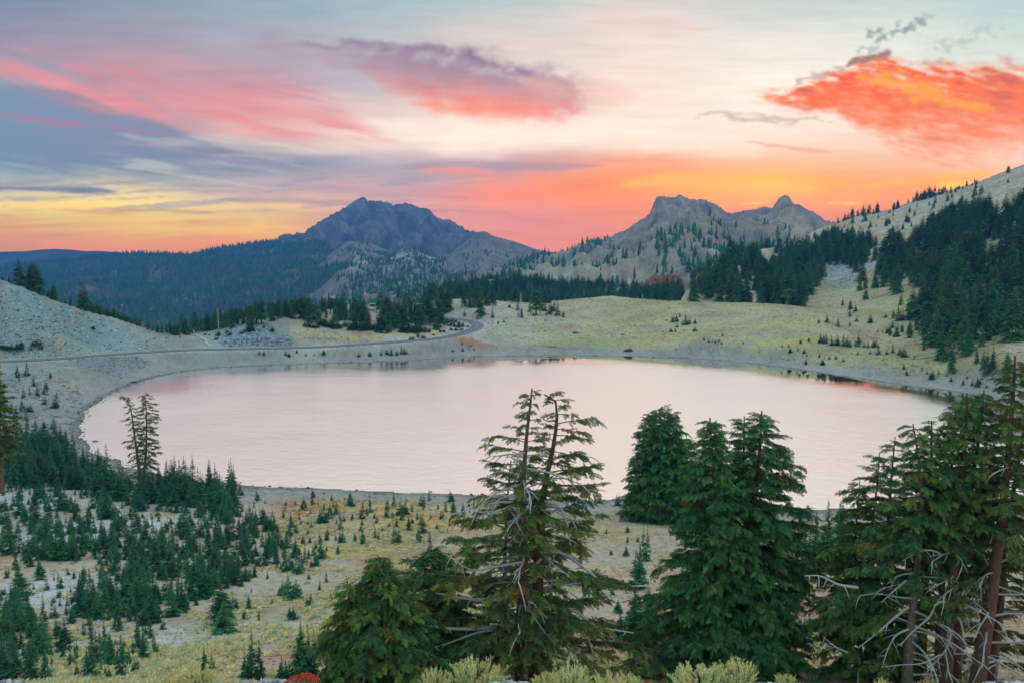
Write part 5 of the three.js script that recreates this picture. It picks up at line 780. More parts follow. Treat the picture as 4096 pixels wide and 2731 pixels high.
// clump at the near shore
[[[270, 775], [285, 500], [288, 172]], [[215, 770], [240, 480], [252, 186]], [[330, 780], [330, 500], [330, 148]], [[370, 770], [372, 500], [376, 184]], [[430, 765], [436, 550], [442, 318]]].forEach((l, i) => hemlock('shore_hemlock', ['straight dark hemlock in the near-shore clump, second trunk from left', 'straight dark hemlock in the near-shore clump, leftmost', 'straight dark hemlock in the near-shore clump, middle and tallest', 'straight dark hemlock in the near-shore clump, second trunk from right', 'straight dark hemlock in the near-shore clump, rightmost and lowest'][i], 1040 + i, [{ line: R6(l), D: 133 + [0, 2, 3, -1, 1][i], r: 0.3, boughs: { n: 155, low: 0.06, high: 0.99, left: prof(4.6, 4.6, 4.2, 3.4, 2.6, 1.7, 0.5), right: prof(4.2, 4.2, 3.8, 3.2, 2.4, 1.6, 0.5), depth: prof(4, 4, 3.6, 3, 2.2, 1.5, 0.5), droop: 0.25, from: 0.15 } }], { palette: 'fir', density: 0.42, spray: 1.25, group: 'clump at the near shore' }));
// the great dense tree right of centre
hemlock('great_hemlock', 'huge dense dark green hemlock with several tops, right of the tall twin-trunked one', 1005, [
  { line: R6([[640, 1640], [650, 1300], [600, 700], [570, 400], [560, 214]]), D: 45.5, r: 0.42, boughs: { n: 230, low: 0.05, high: 0.99, left: prof(6.2, 6.2, 5.4, 4.4, 3.2, 2.0, 1.4, 0.4), right: prof(4, 4, 3.6, 3, 2.2, 1.6, 1.1, 0.4), depth: prof(4.6, 4.6, 4.2, 3.4, 2.6, 1.7, 1.1, 0.4), droop: 0.3, rise: [-0.1, 0.25], from: 0.2 }, dead: { n: 12, low: 0.15, high: 0.6, reach: 1.8, face: [0.6, 2.6] } },
  { line: R6([[700, 1640], [720, 1200], [775, 700], [812, 400], [824, 178]]), D: 46.5, r: 0.46, boughs: { n: 243, low: 0.06, high: 0.99, left: prof(3.6, 3.6, 3.2, 2.6, 2.2, 1.8, 1.2, 0.4), right: prof(4.6, 4.8, 4.9, 4.7, 4.0, 3.2, 2.0, 0.6), depth: prof(4.6, 4.6, 4.4, 3.8, 3, 2.2, 1.4, 0.4), droop: 0.26, rise: [-0.12, 0.2], from: 0.22 }, dead: { n: 12, low: 0.2, high: 0.6, reach: 1.8, face: [0.6, 2.6] } },
  { line: R6([[670, 1640], [690, 1000], [728, 500], [735, 206]]), D: 48, r: 0.3, boughs: { n: 108, low: 0.4, high: 0.99, left: prof(2.6, 2.6, 2.2, 1.6, 0.5), right: prof(2.2, 2.2, 1.9, 1.4, 0.5), droop: 0.26, from: 0.2 } },
  { line: R6([[610, 1640], [600, 900], [592, 500], [592, 226]]), D: 47.5, r: 0.26, boughs: { n: 94, low: 0.4, high: 0.99, left: prof(2.8, 2.6, 2.0, 1.4, 0.4), right: prof(2, 2, 1.6, 1.2, 0.4), droop: 0.26, from: 0.2 } }], { palette: 'fir', density: 1, spray: 0.64 });
// the cluster of leaning hemlocks at the right
const cluster = (l, D, rad, n, left, right, low, dead, o = {}) => ({ line: R7(l), D, r: rad, bark: o.bark, boughs: { n, low, high: 0.99, left, right, depth: o.depth || left, droop: 0.4, rise: [-0.05, 0.3], from: 0.2, open: o.open ?? 0.5 }, dead: dead && { n: dead, low: 0.08, high: o.dh || 0.55, reach: 2.9, face: o.face || [0.3, 3.0] }, snags: o.snags });
[
  cluster([[615, 1640], [640, 1300], [672, 1000], [690, 700], [672, 480], [650, 345]], 41, 0.3, 120, prof(5.4, 5.6, 5.2, 4.0, 2.6, 1.4, 0.4), prof(1.6, 1.8, 1.8, 1.6, 1.3, 0.9, 0.3), 0.22, 11, { bark: greyBark, dh: 0.5, depth: prof(3, 3.2, 3, 2.6, 1.9, 1.1, 0.3), snags: [[R7([[630, 1205], [560, 1260], [480, 1330], [390, 1400]]).map((p) => [...p, -1.2]), 0.07], [R7([[630, 1310], [570, 1340], [530, 1410], [505, 1490]]).map((p) => [...p, -1.2]), 0.06], [R7([[620, 1080], [560, 1130], [500, 1185]]).map((p) => [...p, -1]), 0.06], [R7([[790, 960], [740, 940], [670, 945], [600, 990]]).map((p) => [...p, -1.4]), 0.06], [R7([[390, 1115], [300, 1100], [210, 1060], [140, 1060]]).map((p) => [...p, -1]), 0.08], [R7([[340, 1420], [280, 1390], [225, 1345]]).map((p) => [...p, -0.5]), 0.05]] }),
  cluster([[688, 1640], [692, 1350], [708, 1080], [720, 800], [735, 560], [738, 330]], 43, 0.34, 100, prof(3.6, 4, 3.8, 3.2, 2.4, 1.4, 0.4), prof(2, 2.2, 2.2, 2, 1.6, 1, 0.4), 0.34, 4, { depth: prof(3, 3, 2.8, 2.4, 1.8, 1.1, 0.4) }),
  cluster([[765, 1640], [775, 1300], [795, 1000], [822, 650], [845, 400], [850, 245]], 42.2, 0.24, 90, prof(3.2, 3.2, 3, 2.6, 2, 1.3, 0.4), prof(2, 2.2, 2.2, 2, 1.6, 1, 0.4), 0.5, 8, { bark: greyBark, depth: prof(2.6, 2.6, 2.4, 2, 1.6, 1, 0.4) }),
  cluster([[808, 1640], [822, 1250], [850, 950], [872, 690], [895, 450], [905, 200]], 40.5, 0.32, 80, prof(2.6, 2.6, 2.6, 2.4, 1.8, 1.2, 0.4), prof(2.2, 2.4, 2.4, 2.2, 1.7, 1, 0.4), 0.58, 10, { dh: 0.6, depth: prof(2.4, 2.4, 2.2, 2, 1.5, 1, 0.4), snags: [[R7([[800, 1180], [760, 1190], [730, 1250], [640, 1330], [590, 1390]]).map((p) => [...p, -1]), 0.07], [R7([[830, 1330], [810, 1400], [770, 1450], [700, 1530]]).map((p) => [...p, -1]), 0.06], [R7([[860, 1250], [880, 1290], [890, 1370], [912, 1450], [895, 1490]]).map((p) => [...p, -1]), 0.06], [R7([[880, 1150], [915, 1100], [960, 1095], [972, 1180]]).map((p) => [...p, -0.8]), 0.06], [R7([[860, 1200], [900, 1240], [918, 1310]]).map((p) => [...p, -0.8]), 0.05], [R7([[780, 1430], [700, 1470], [580, 1480], [500, 1490]]).map((p) => [...p, -1]), 0.05]] }),
  cluster([[850, 1640], [858, 1350], [880, 1100], [905, 850], [928, 620], [958, 430], [985, 186]], 41.6, 0.3, 80, prof(2.4, 2.4, 2.4, 2.2, 1.8, 1.2, 0.4), prof(2.4, 2.6, 2.6, 2.4, 1.8, 1, 0.4), 0.58, 8, { bark: barkMaterial, dh: 0.58, depth: prof(2.4, 2.4, 2.2, 2, 1.5, 1, 0.4) }),
  cluster([[560, 1640], [540, 1250], [530, 900], [545, 640], [566, 404]], 44, 0.2, 80, prof(4.6, 4.6, 4.4, 3.2, 2, 0.5), prof(2, 2, 2, 1.6, 1, 0.4), 0.1, 3, { open: 0.01, depth: prof(3.2, 3.2, 3, 2.2, 1.4, 0.4) }),
  cluster([[480, 1640], [450, 1250], [450, 900], [480, 640], [492, 482]], 44.6, 0.18, 80, prof(4.4, 4.2, 3.6, 2.6, 1.6, 0.4), prof(2, 2, 2, 1.6, 1, 0.4), 0.06, 2, { open: 0.01, depth: prof(3.2, 3.2, 3, 2, 1.2, 0.4) }),
  cluster([[420, 1640], [390, 1250], [380, 900], [400, 600]], 45.2, 0.14, 60, prof(2.8, 2.8, 2.2, 1.4, 0.4), prof(1.8, 1.8, 1.6, 1, 0.4), 0.06, 0, { open: 0.01 })].forEach((T, i) => hemlock('leaning_hemlock', ['hemlock with pale grey-brown trunk and drooping white branches, left edge of right cluster', 'dark-trunked hemlock second from left in the right cluster', 'slim grey hemlock trunk in the middle of the right cluster', 'reddish bare-trunked hemlock right of the middle of the right cluster', 'bare leaning hemlock trunk at right side of the right cluster', 'full-crowned hemlock behind the left edge of the right cluster', 'lower full-crowned hemlock stepping down left of the right cluster', 'lowest small hemlock at the left foot of the right cluster'][i], 1060 + i, [T], { palette: 'hemlock', density: 0.95, spray: 0.6, group: 'hemlocks of the right cluster' }));
[
  cluster([[935, 1680], [970, 1450], [1012, 1200], [1066, 800], [1100, 480], [1122, 200], [1131, 24]], 40, 0.44, 120, prof(2.6, 2.8, 2.8, 2.6, 2.2, 1.5, 0.4), prof(4, 4.2, 3.8, 3.2, 2.6, 1.7, 0.4), 0.3, 20, { dh: 0.75, face: [-0.8, 2.8], depth: prof(2.6, 2.8, 2.6, 2.4, 2, 1.4, 0.4) }),
  cluster([[1000, 1680], [1050, 1300], [1090, 900], [1150, 500], [1200, 250]], 43, 0.3, 110, prof(3, 3.2, 3, 2.6, 2, 0.5), prof(3, 3.2, 3, 2.6, 2, 0.5), 0.1, 5)].forEach((T, i) => hemlock('leaning_hemlock', ['tall thick-trunked hemlock leaning out at the far right edge', 'hemlock half hidden behind the thick leaning trunk at the far right edge'][i], 1080 + i, [T], { palette: 'olive', density: 0.95, spray: 0.6 }));
// the skinny pair at the left shore
const lean = (l, D, left, right, n) => ({ line: RG(l), D, r: 0.36, boughs: { n, low: 0.2, high: 0.985, left, right, depth: right, droop: 0.3, rise: [-0.15, 0.1], from: 0.25, bias: 0.85 } });
[lean([[1468, 1460], [1440, 1200], [1400, 900], [1362, 650], [1318, 545], [1275, 530], [1262, 565]], 158, prof(1.3, 1.5, 1.5, 1.4, 1.2, 0.5), prof(2.0, 2.2, 2.0, 1.8, 1.3, 0.5), 62), lean([[1496, 1460], [1520, 1200], [1532, 900], [1526, 650], [1524, 486]], 159, prof(1.6, 1.6, 1.5, 1.5, 1.6, 0.9), prof(2.6, 2.7, 2.4, 2.1, 1.9, 0.9), 84)].forEach((T, i) => hemlock('skinny_hemlock', ['thin sparse old hemlock leaning left with curled top at the left shore', 'thin sparse upright old hemlock beside the left-leaning one at the left shore'][i], 1090 + i, [T], { palette: 'olive', density: 0.5, spray: 0.85 }));
hemlock('edge_hemlock', 'hemlock cut by the left picture edge, thick bare trunk among young firs', 1009, [{ line: [[0.5, 470], [0, 440], [-3, 400], [-6, 362]], D: 150, r: 0.5, boughs: { n: 122, low: 0.3, high: 0.99, left: prof(3, 3, 2.6, 2, 0.6), right: prof(2.6, 3, 2.6, 2, 0.6), droop: 0.3, from: 0.2 } }], { palette: 'olive', density: 0.5, spray: 1 });
console.log('sprays', SPRAY_COUNT);

// ---------------------------------------------------------------- young firs on the slope between viewpoint and lake
(() => {
  const r = rng(606), LF = (l) => l.map(([x, y]) => [0.1564 * x, 437.5 + 0.1564 * y]), all = [];
  const areas = [
    [LF([[0, 60], [300, 10], [480, 60], [560, 190], [700, 250], [900, 290], [1480, 330], [1530, 480], [1350, 470], [1150, 440], [900, 420], [700, 400], [520, 330], [330, 320], [0, 330]]), 270, 3.0, 7.8, 4.2],
    [LF([[0, 280], [400, 320], [900, 430], [1530, 480], [1840, 560], [1860, 720], [1560, 940], [1150, 1120], [950, 1200], [420, 1140], [700, 960], [640, 780], [120, 790], [0, 740]]), 470, 1.2, 4.6, 4.4],
    [LF([[0, 700], [640, 780], [700, 960], [420, 1140], [1150, 1120], [900, 1560], [0, 1560]]), 120, 0.7, 2.6, 6.5], [LF([[0, 980], [100, 1000], [300, 1200], [320, 1560], [0, 1560]]), 22, 1.8, 3.4, 6],
    [LF([[1530, 360], [2183, 430], [2183, 760], [1850, 900], [1560, 780]]), 70, 0.9, 3.2, 6], [LF([[1200, 900], [2000, 800], [2183, 1000], [1700, 1250], [1300, 1250]]), 24, 0.7, 1.8, 9],
    [[[0, 378], [50, 372], [60, 400], [80, 420], [90, 470], [0, 470]], 46, 3, 6, 5.5], [[[296, 494], [470, 499], [480, 520], [420, 542], [310, 545]], 70, 0.9, 3.4, 6], [[[560, 505], [640, 505], [640, 560], [570, 560]], 12, 0.9, 1.8, 10], [[[800, 515], [860, 515], [850, 600], [800, 600]], 10, 1.2, 2.6, 10]];
  for (const [poly, n, h0, h1, gap] of areas) {
    const xs = poly.map((p) => p[0]), ys = poly.map((p) => p[1]), x0 = Math.min(...xs), x1 = Math.max(...xs), y0 = Math.min(...ys), y1 = Math.max(...ys), got = [];
    for (let k = 0, tries = 0; k < n && tries < n * 12; tries++) {
      const px = lerp(x0, x1, r()), py = lerp(y0, y1, r()); if (!inside(poly, px, py) || got.some(([a, b]) => Math.hypot(a - px, (b - py) * 1.6) < gap * (0.6 + 0.8 * r()))) continue;
      got.push([px, py]); const p = hit(px, py, 36, 330); if (!p || lakeDistance(p[0], p[2]) < 5 || (px > 132 && px < 152 && py > 478 && py < 492)) continue; k++;
      all.push([...p.slice(0, 3), lerp(h0, h1, Math.pow(r(), 1.5)), px, py, p[3]]);
    }
  }
  // a few that stand out, measured: [x, y of foot, y of top, width]
  const out = [[205, 672, 643, 0.7], [212, 672, 650, 0.7], [250, 680, 630, 0.75], [260, 680, 636, 0.7], [284, 680, 654, 0.9], [302, 678, 618, 0.85], [312, 678, 622, 0.7], [430, 556, 526, 0.6], [222, 624, 572, 1], [225, 632, 596, 1.3], [293, 598, 574, 1.5], [249, 608, 592, 1], [103, 480, 444, 0.8], [20, 595, 560, 1], [40, 652, 610, 1], [110, 660, 630, 1.2], [620, 642, 602, 0.6], [640, 572, 545, 0.8], [638, 588, 540, 0.8], [634, 640, 585, 0.9], [641, 645, 575, 0.9], [648, 640, 590, 0.9], [645, 560, 520, 0.6], [612, 595, 585, 1.3], [618, 612, 598, 1.4], [795, 640, 600, 0.8], [806, 636, 604, 0.7], [828, 638, 606, 0.8], [836, 637, 610, 0.7], [848, 624, 600, 0.8], [574, 676, 650, 0.7], [838, 560, 500, 0.8], [826, 565, 498, 0.8], [815, 560, 510, 0.8], [845, 556, 497, 0.8], [805, 548, 530, 1], [812, 560, 528, 0.8], [600, 502, 494, 1.4], [618, 505, 492, 1.2], [980, 560, 520, 0.8]];
  const gone = { tall: 'tall slender young fir in the thick belt along the left shore', mid: 'bushy young fir in the scattered stand on the left slope', near: 'bushy young fir low on the slope at bottom left', east: 'young fir on the open dry slope between lake and near trees' };
  out.forEach(([px, f, t, w], i) => { const p = hit(px, f, 36, 330); if (p) tree('young_fir', 'young', i * 9 + 1, p, (f - t) / FOCAL * p[3] * 1.05, w, i, px < 60 ? 'single young fir near the bottom left corner' : px < 320 ? 'single young fir standing clear on the open slope at left' : px < 700 ? 'slim young fir between the tall twin-trunked hemlock and the huge dense one' : 'slim young fir between the huge dense hemlock and the leaning cluster', 'fir', 'single young firs on the slope'); });
  all.sort((a, b) => b[3] / b[6] - a[3] / a[6]);
  all.slice(0, 150).forEach((s, i) => tree('young_fir', 'young', Math.floor(r() * 397), s, s[3], 0.6 + 0.45 * r(), r() * 6, s[4] > 330 ? gone.east : s[5] > 590 ? gone.near : s[5] < 512 ? gone.tall : gone.mid, 'fir', 'young firs on the near slope'));
  const g = stuff('fir_seedlings', 'small fir seedlings scattered among the young firs on the near slope', 'seedlings'), lists = KINDS.young.map(() => []);
  all.slice(150).forEach((s, i) => lists[i % 8].push([s[0], s[1] - 0.05, s[2], s[3] * (0.6 + 0.45 * r()), s[3], r() * 6, new THREE.Color(0.8 + 0.7 * r(), 0.85 + 0.5 * r(), 0.85 + 0.4 * r()), (r() - 0.5) * 0.14, (r() - 0.5) * 0.14]));
  lists.forEach((l, i) => l.length && instanced('seedlings', KINDS.young[i].crown, needleMaterial, l, g));
  console.log('young', all.length);
})();

// ---------------------------------------------------------------- ground cover, stones and scree
const tuft = (seed, n, spread, lift) => { const r = rng(seed), t = new Tris(); for (let i = 0; i < n; i++) { const a = r() * 6.283, q = spread * Math.sqrt(r()), d = norm([Math.cos(a) * (0.4 + r() * 0.9), lift + r() * 0.8, Math.sin(a) * (0.4 + r() * 0.9)]), f = 0.75 + 0.5 * r(); t.leaf([Math.cos(a) * q, 0.02 + 0.1 * r(), Math.sin(a) * q], d, norm(cross(d, [0.2, 1, 0.1])), 0.45 + 0.4 * r(), 0.16, [f, f, f]); } return t.build(); };
const TUFTS = [tuft(71, 16, 0.3, 0.6), tuft(72, 14, 0.35, 0.45), tuft(73, 18, 0.28, 0.8)];
const tuftMaterial = new THREE.MeshStandardMaterial({ vertexColors: true, roughness: 0.9, side: THREE.DoubleSide });
const stone = (seed) => { const r = rng(seed), g = mergeVertices(new THREE.IcosahedronGeometry(1, 1).deleteAttribute('uv').deleteAttribute('normal')), p = g.attributes.position, v = new THREE.Vector3(); const cuts = [...Array(9)].map(() => [new THREE.Vector3(r() - 0.5, r() - 0.5, r() - 0.5).normalize(), 0.5 + 0.35 * r()]); for (let i = 0; i < p.count; i++) { v.fromBufferAttribute(p, i); for (const [n, d] of cuts) { const e = v.dot(n) - d; if (e > 0) v.addScaledVector(n, -e); } v.multiplyScalar(1 + (r() - 0.5) * 0.12); p.setXYZ(i, v.x, v.y * 0.75, v.z); } const q = g.toNonIndexed(); q.computeVertexNormals(); return q; };
const STONES = [stone(81), stone(82), stone(83), stone(84)];
const rockTexture = grainTexture(256, [[8, 1], [24, 1], [64, 0.8], [128, 0.6]], 0.6, 1, [0.05, 0, -0.05], 41);
const stoneMaterial = new THREE.MeshStandardMaterial({ roughness: 0.95 });
const SAGE = [[rgb(226, 214, 152), 4], [rgb(198, 200, 144), 3], [rgb(238, 214, 146), 4], [rgb(172, 182, 130), 1.5], [rgb(244, 224, 176), 3]], DRY = [[rgb(242, 208, 138), 4], [rgb(236, 178, 110), 2.4], [rgb(226, 212, 150), 2], [rgb(210, 128, 76), 1]], RED = [[rgb(186, 92, 60), 4], [rgb(206, 128, 82), 2], [rgb(222, 190, 128), 2]], STONE_TINTS = [[rgb(190, 190, 190), 4], [rgb(160, 172, 182), 3], [rgb(214, 212, 208), 2], [rgb(200, 170, 156), 1.2], [rgb(136, 142, 148), 2]];
(() => {
  const r = rng(707), tufts = TUFTS.map(() => []), stones = STONES.map(() => []);
  for (let k = 0; k < 120000; k++) {
    const D = 40 * Math.pow(170 / 40, Math.pow(r(), 0.8)), u = (r() - 0.5) * 1.44, x = u * D, z = -D, a = r(), b = r(), c = r();
    const n1 = fbm(x / 14 + 4, z / 14, 3), n2 = fbm(x / 4, z / 4, 3), west = smooth(-0.2, -0.42, u + 0.12 * n1) * smooth(60, 75, D + 10 * n1), low = smooth(110, 150, D);
    const cover = clamp(0.5 + 1.6 * n1 + 0.9 * n2 - 0.75 * west - 0.35 * smooth(0.05, 0.3, u) ); 
    if (a > cover) continue;
    const y = groundAt(x, z); if (y < 0.35) continue; const sd = D > 110 ? lakeDistance(x, z) : 99; if (sd < 9) continue;
    const redness = smooth(0.22, 0.5, fbm(x / 12 + 30, z / 12 + 11, 3) + 0.14 * (u > 0.1 ? 1 : 0)), dry = smooth(0.0, 0.4, fbm(x / 22 + 7, z / 22 + 3, 3) + 0.5 * low - 0.1);
    const pal = b < redness * 0.75 ? RED : b < redness * 0.75 + dry * 0.8 ? DRY : SAGE, s = (0.17 + 0.25 * c) * (pal === RED ? 0.6 : 1) * lerp(1, 1.25, low) * (u > 0.08 ? 0.72 : 1);
    tufts[k % 3].push([x, y - 0.03, z, s * 1.35, s * (0.8 + 0.4 * r()), r() * 6.28, new THREE.Color(...vary(r, pick(r, pal), 0.18))]);
  }
  const g = stuff('ground_cover', 'low yellow-green and rust tufts covering the near slope', 'ground cover'); tufts.forEach((l, i) => instanced('tufts', TUFTS[i], tuftMaterial, l, g));
  // the same kind of plants beyond the lake and on the hillside, seen small
  const far = TUFTS.map(() => []);
  for (let k = 0; k < 150000; k++) {
    const D = 215 * Math.pow(1150 / 215, Math.pow(r(), 1.25)), u = (r() - 0.5) * 1.36, x = u * D, z = -D, a = r(), b = r(); if (u < -0.1 && D > 640) continue; if (D > 640 && u < 0.12) continue;
    const n1 = fbm(x / 30 + 4, z / 30, 3), n2 = fbm(x / 8, z / 8, 3); if (a > clamp((u < -0.3 ? 0.12 : u < -0.02 ? 0.4 : 0.62) + 1.4 * n1 + n2)) continue;
    const y = groundAt(x, z); if (y < 0.9) continue; if (D < 460 && lakeDistance(x, z) < 14) continue; if (D < 600 && roadNear(x, z)[0] < 6) continue;
    const dry = smooth(-0.05, 0.35, fbm(x / 40 + 7, z / 40 + 3, 3)), pal = b < dry * 0.8 ? DRY : SAGE, s = (0.3 + 0.35 * r()) * (D > 600 ? 1.5 : 1);
    far[k % 3].push([x, y - 0.04, z, s * 1.6, s * 0.9, r() * 6.28, new THREE.Color(...vary(r, pick(r, pal), 0.25)).multiplyScalar(0.62 + 0.45 * r())]);
  }
  const gf = stuff('meadow_plants', 'dry yellow-green tufts of the meadow beyond the lake', 'ground cover'); far.forEach((l, i) => instanced('meadow_tufts', TUFTS[i], tuftMaterial, l, gf));
  // stones of the slope and the shore
  for (let k = 0; k < 70000; k++) {
    const D = 40 * Math.pow(300 / 40, r()), u = (r() - 0.5) * 1.44, x = u * D, z = -D, n1 = fbm(x / 12 + 9, z / 12, 3), west = smooth(-0.2, -0.45, u);
    if (r() > clamp(0.3 + 1.2 * n1 + 0.5 * west)) continue; const y = groundAt(x, z); if (y < 0.02) continue; const sd = D > 100 ? lakeDistance(x, z) : 99; if (sd < 0) continue;
    const s = 0.035 + 0.16 * Math.pow(r(), 4) + (D > 150 ? 0.08 + 0.25 * Math.pow(r(), 3) : 0); stones[k % 4].push([x, y, z, s * (0.8 + 0.5 * r()), s * 0.8, r() * 6.28, pick(r, STONE_TINTS), r() - 0.5, r() - 0.5]);
  }
  for (let k = 0; k < 5200; k++) {                          // stones strewn along the waterline, most on the left
    const [ax, az] = LAKE[Math.floor(r() * 360)], off = (r() + r() - 0.9) * 7, x = ax + (r() - 0.5) * 4, z = az + off, left = ax < -60 ? 1 : 0.25; if (r() > left) continue;
    const y = groundAt(x, z); if (y < -0.2 || y > 1.5) continue; const s = 0.12 + 0.5 * Math.pow(r(), 3.5); stones[k % 4].push([x, Math.max(y, -0.08), z, s, s * 0.6, r() * 6.28, pick(r, [[rgb(120, 122, 124), 3], [rgb(96, 98, 102), 3], [rgb(150, 150, 148), 1]]), r() * 0.6, r() * 0.6]);
  }
  const gs = stuff('scattered_stones', 'small grey stones strewn over slope and shore', 'stones'); stones.forEach((l, i) => instanced('stones', STONES[i], stoneMaterial, l, gs));
  // blocks of the scree on the left ridge, the embankment and the rocky mound
  const scree = STONES.map(() => []);
  const strew = (n, poly, s0, s1, from = 240, to = 520, tint = STONE_TINTS) => { const xs = poly.map((p) => p[0]), ys = poly.map((p) => p[1]), bx = [Math.min(...xs), Math.max(...xs)], by = [Math.min(...ys), Math.max(...ys)]; for (let k = 0; k < n; k++) { const px = lerp(...bx, r()), py = lerp(...by, r()); if (!inside(poly, px, py)) continue; const p = hit(px, py, from, to); if (!p || p[1] < 0.1) continue; if (roadNear(p[0], p[2])[0] < 5) continue; const s = s0 + (s1 - s0) * Math.pow(r(), 3); scree[k % 4].push([p[0], p[1] + 0.1 * s, p[2], s, s * 0.7, r() * 6.28, pick(r, tint), r() * 0.8, r() * 0.8]); } };
  const SCREE_TINTS = [[rgb(176, 196, 202), 4], [rgb(206, 216, 218), 2], [rgb(140, 166, 174), 4], [rgb(100, 122, 132), 3], [rgb(216, 200, 184), 0.7]];
  strew(7000, [[-10, 275], [30, 290], [90, 312], [140, 327], [185, 337], [150, 350], [60, 357], [-10, 361]], 0.12, 0.75, 330, 440, SCREE_TINTS);
  strew(1400, [[66, 358], [140, 356], [150, 364], [120, 378], [80, 366]], 0.2, 0.7, 230, 400, [[rgb(150, 166, 178), 4], [rgb(124, 140, 156), 3], [rgb(180, 190, 196), 2]]);
  strew(2400, [[216, 340], [226, 331], [236, 324], [250, 322], [262, 326], [272, 326], [284, 333], [296, 344], [284, 347], [262, 345], [240, 347], [222, 345]], 0.2, 1.1, 380, 460, [[rgb(150, 168, 178), 4], [rgb(176, 188, 194), 3], [rgb(112, 128, 140), 3]]);
  strew(700, [[304, 330], [316, 327], [330, 330], [344, 334], [352, 340], [330, 342], [312, 340], [300, 336]], 0.12, 0.55, 380, 460, [[rgb(130, 152, 166), 3], [rgb(160, 176, 186), 2]]);
  strew(900, [[0, 372], [40, 368], [80, 385], [95, 410], [80, 450], [20, 440], [0, 420]], 0.25, 1.3, 180, 330, [[rgb(176, 168, 164), 3], [rgb(186, 158, 144), 1.5], [rgb(140, 148, 156), 3]]);
  strew(900, [[833, 262], [850, 258], [868, 268], [850, 290], [828, 286], [820, 274]], 0.4, 1.7, 400, 1100, [[rgb(176, 196, 204), 4], [rgb(146, 168, 180), 3], [rgb(200, 210, 212), 2]]);
  strew(700, [[905, 262], [975, 255], [960, 280], [915, 285]], 0.3, 1.4, 400, 1100, STONE_TINTS); strew(500, [[985, 225], [1020, 232], [1015, 260], [990, 265]], 0.4, 2.2, 400, 1100, STONE_TINTS); strew(500, [[800, 335], [1000, 355], [1010, 380], [900, 365], [810, 348]], 0.12, 0.5, 250, 500, STONE_TINTS); strew(600, [[440, 300], [560, 308], [570, 325], [470, 322]], 0.15, 0.6, 400, 700, STONE_TINTS);
  const gr = stuff('scree', 'angular grey blocks of the scree slopes and rocky mound', 'scree'); scree.forEach((l, i) => instanced('scree_blocks', STONES[i], stoneMaterial, l, gr));
})();

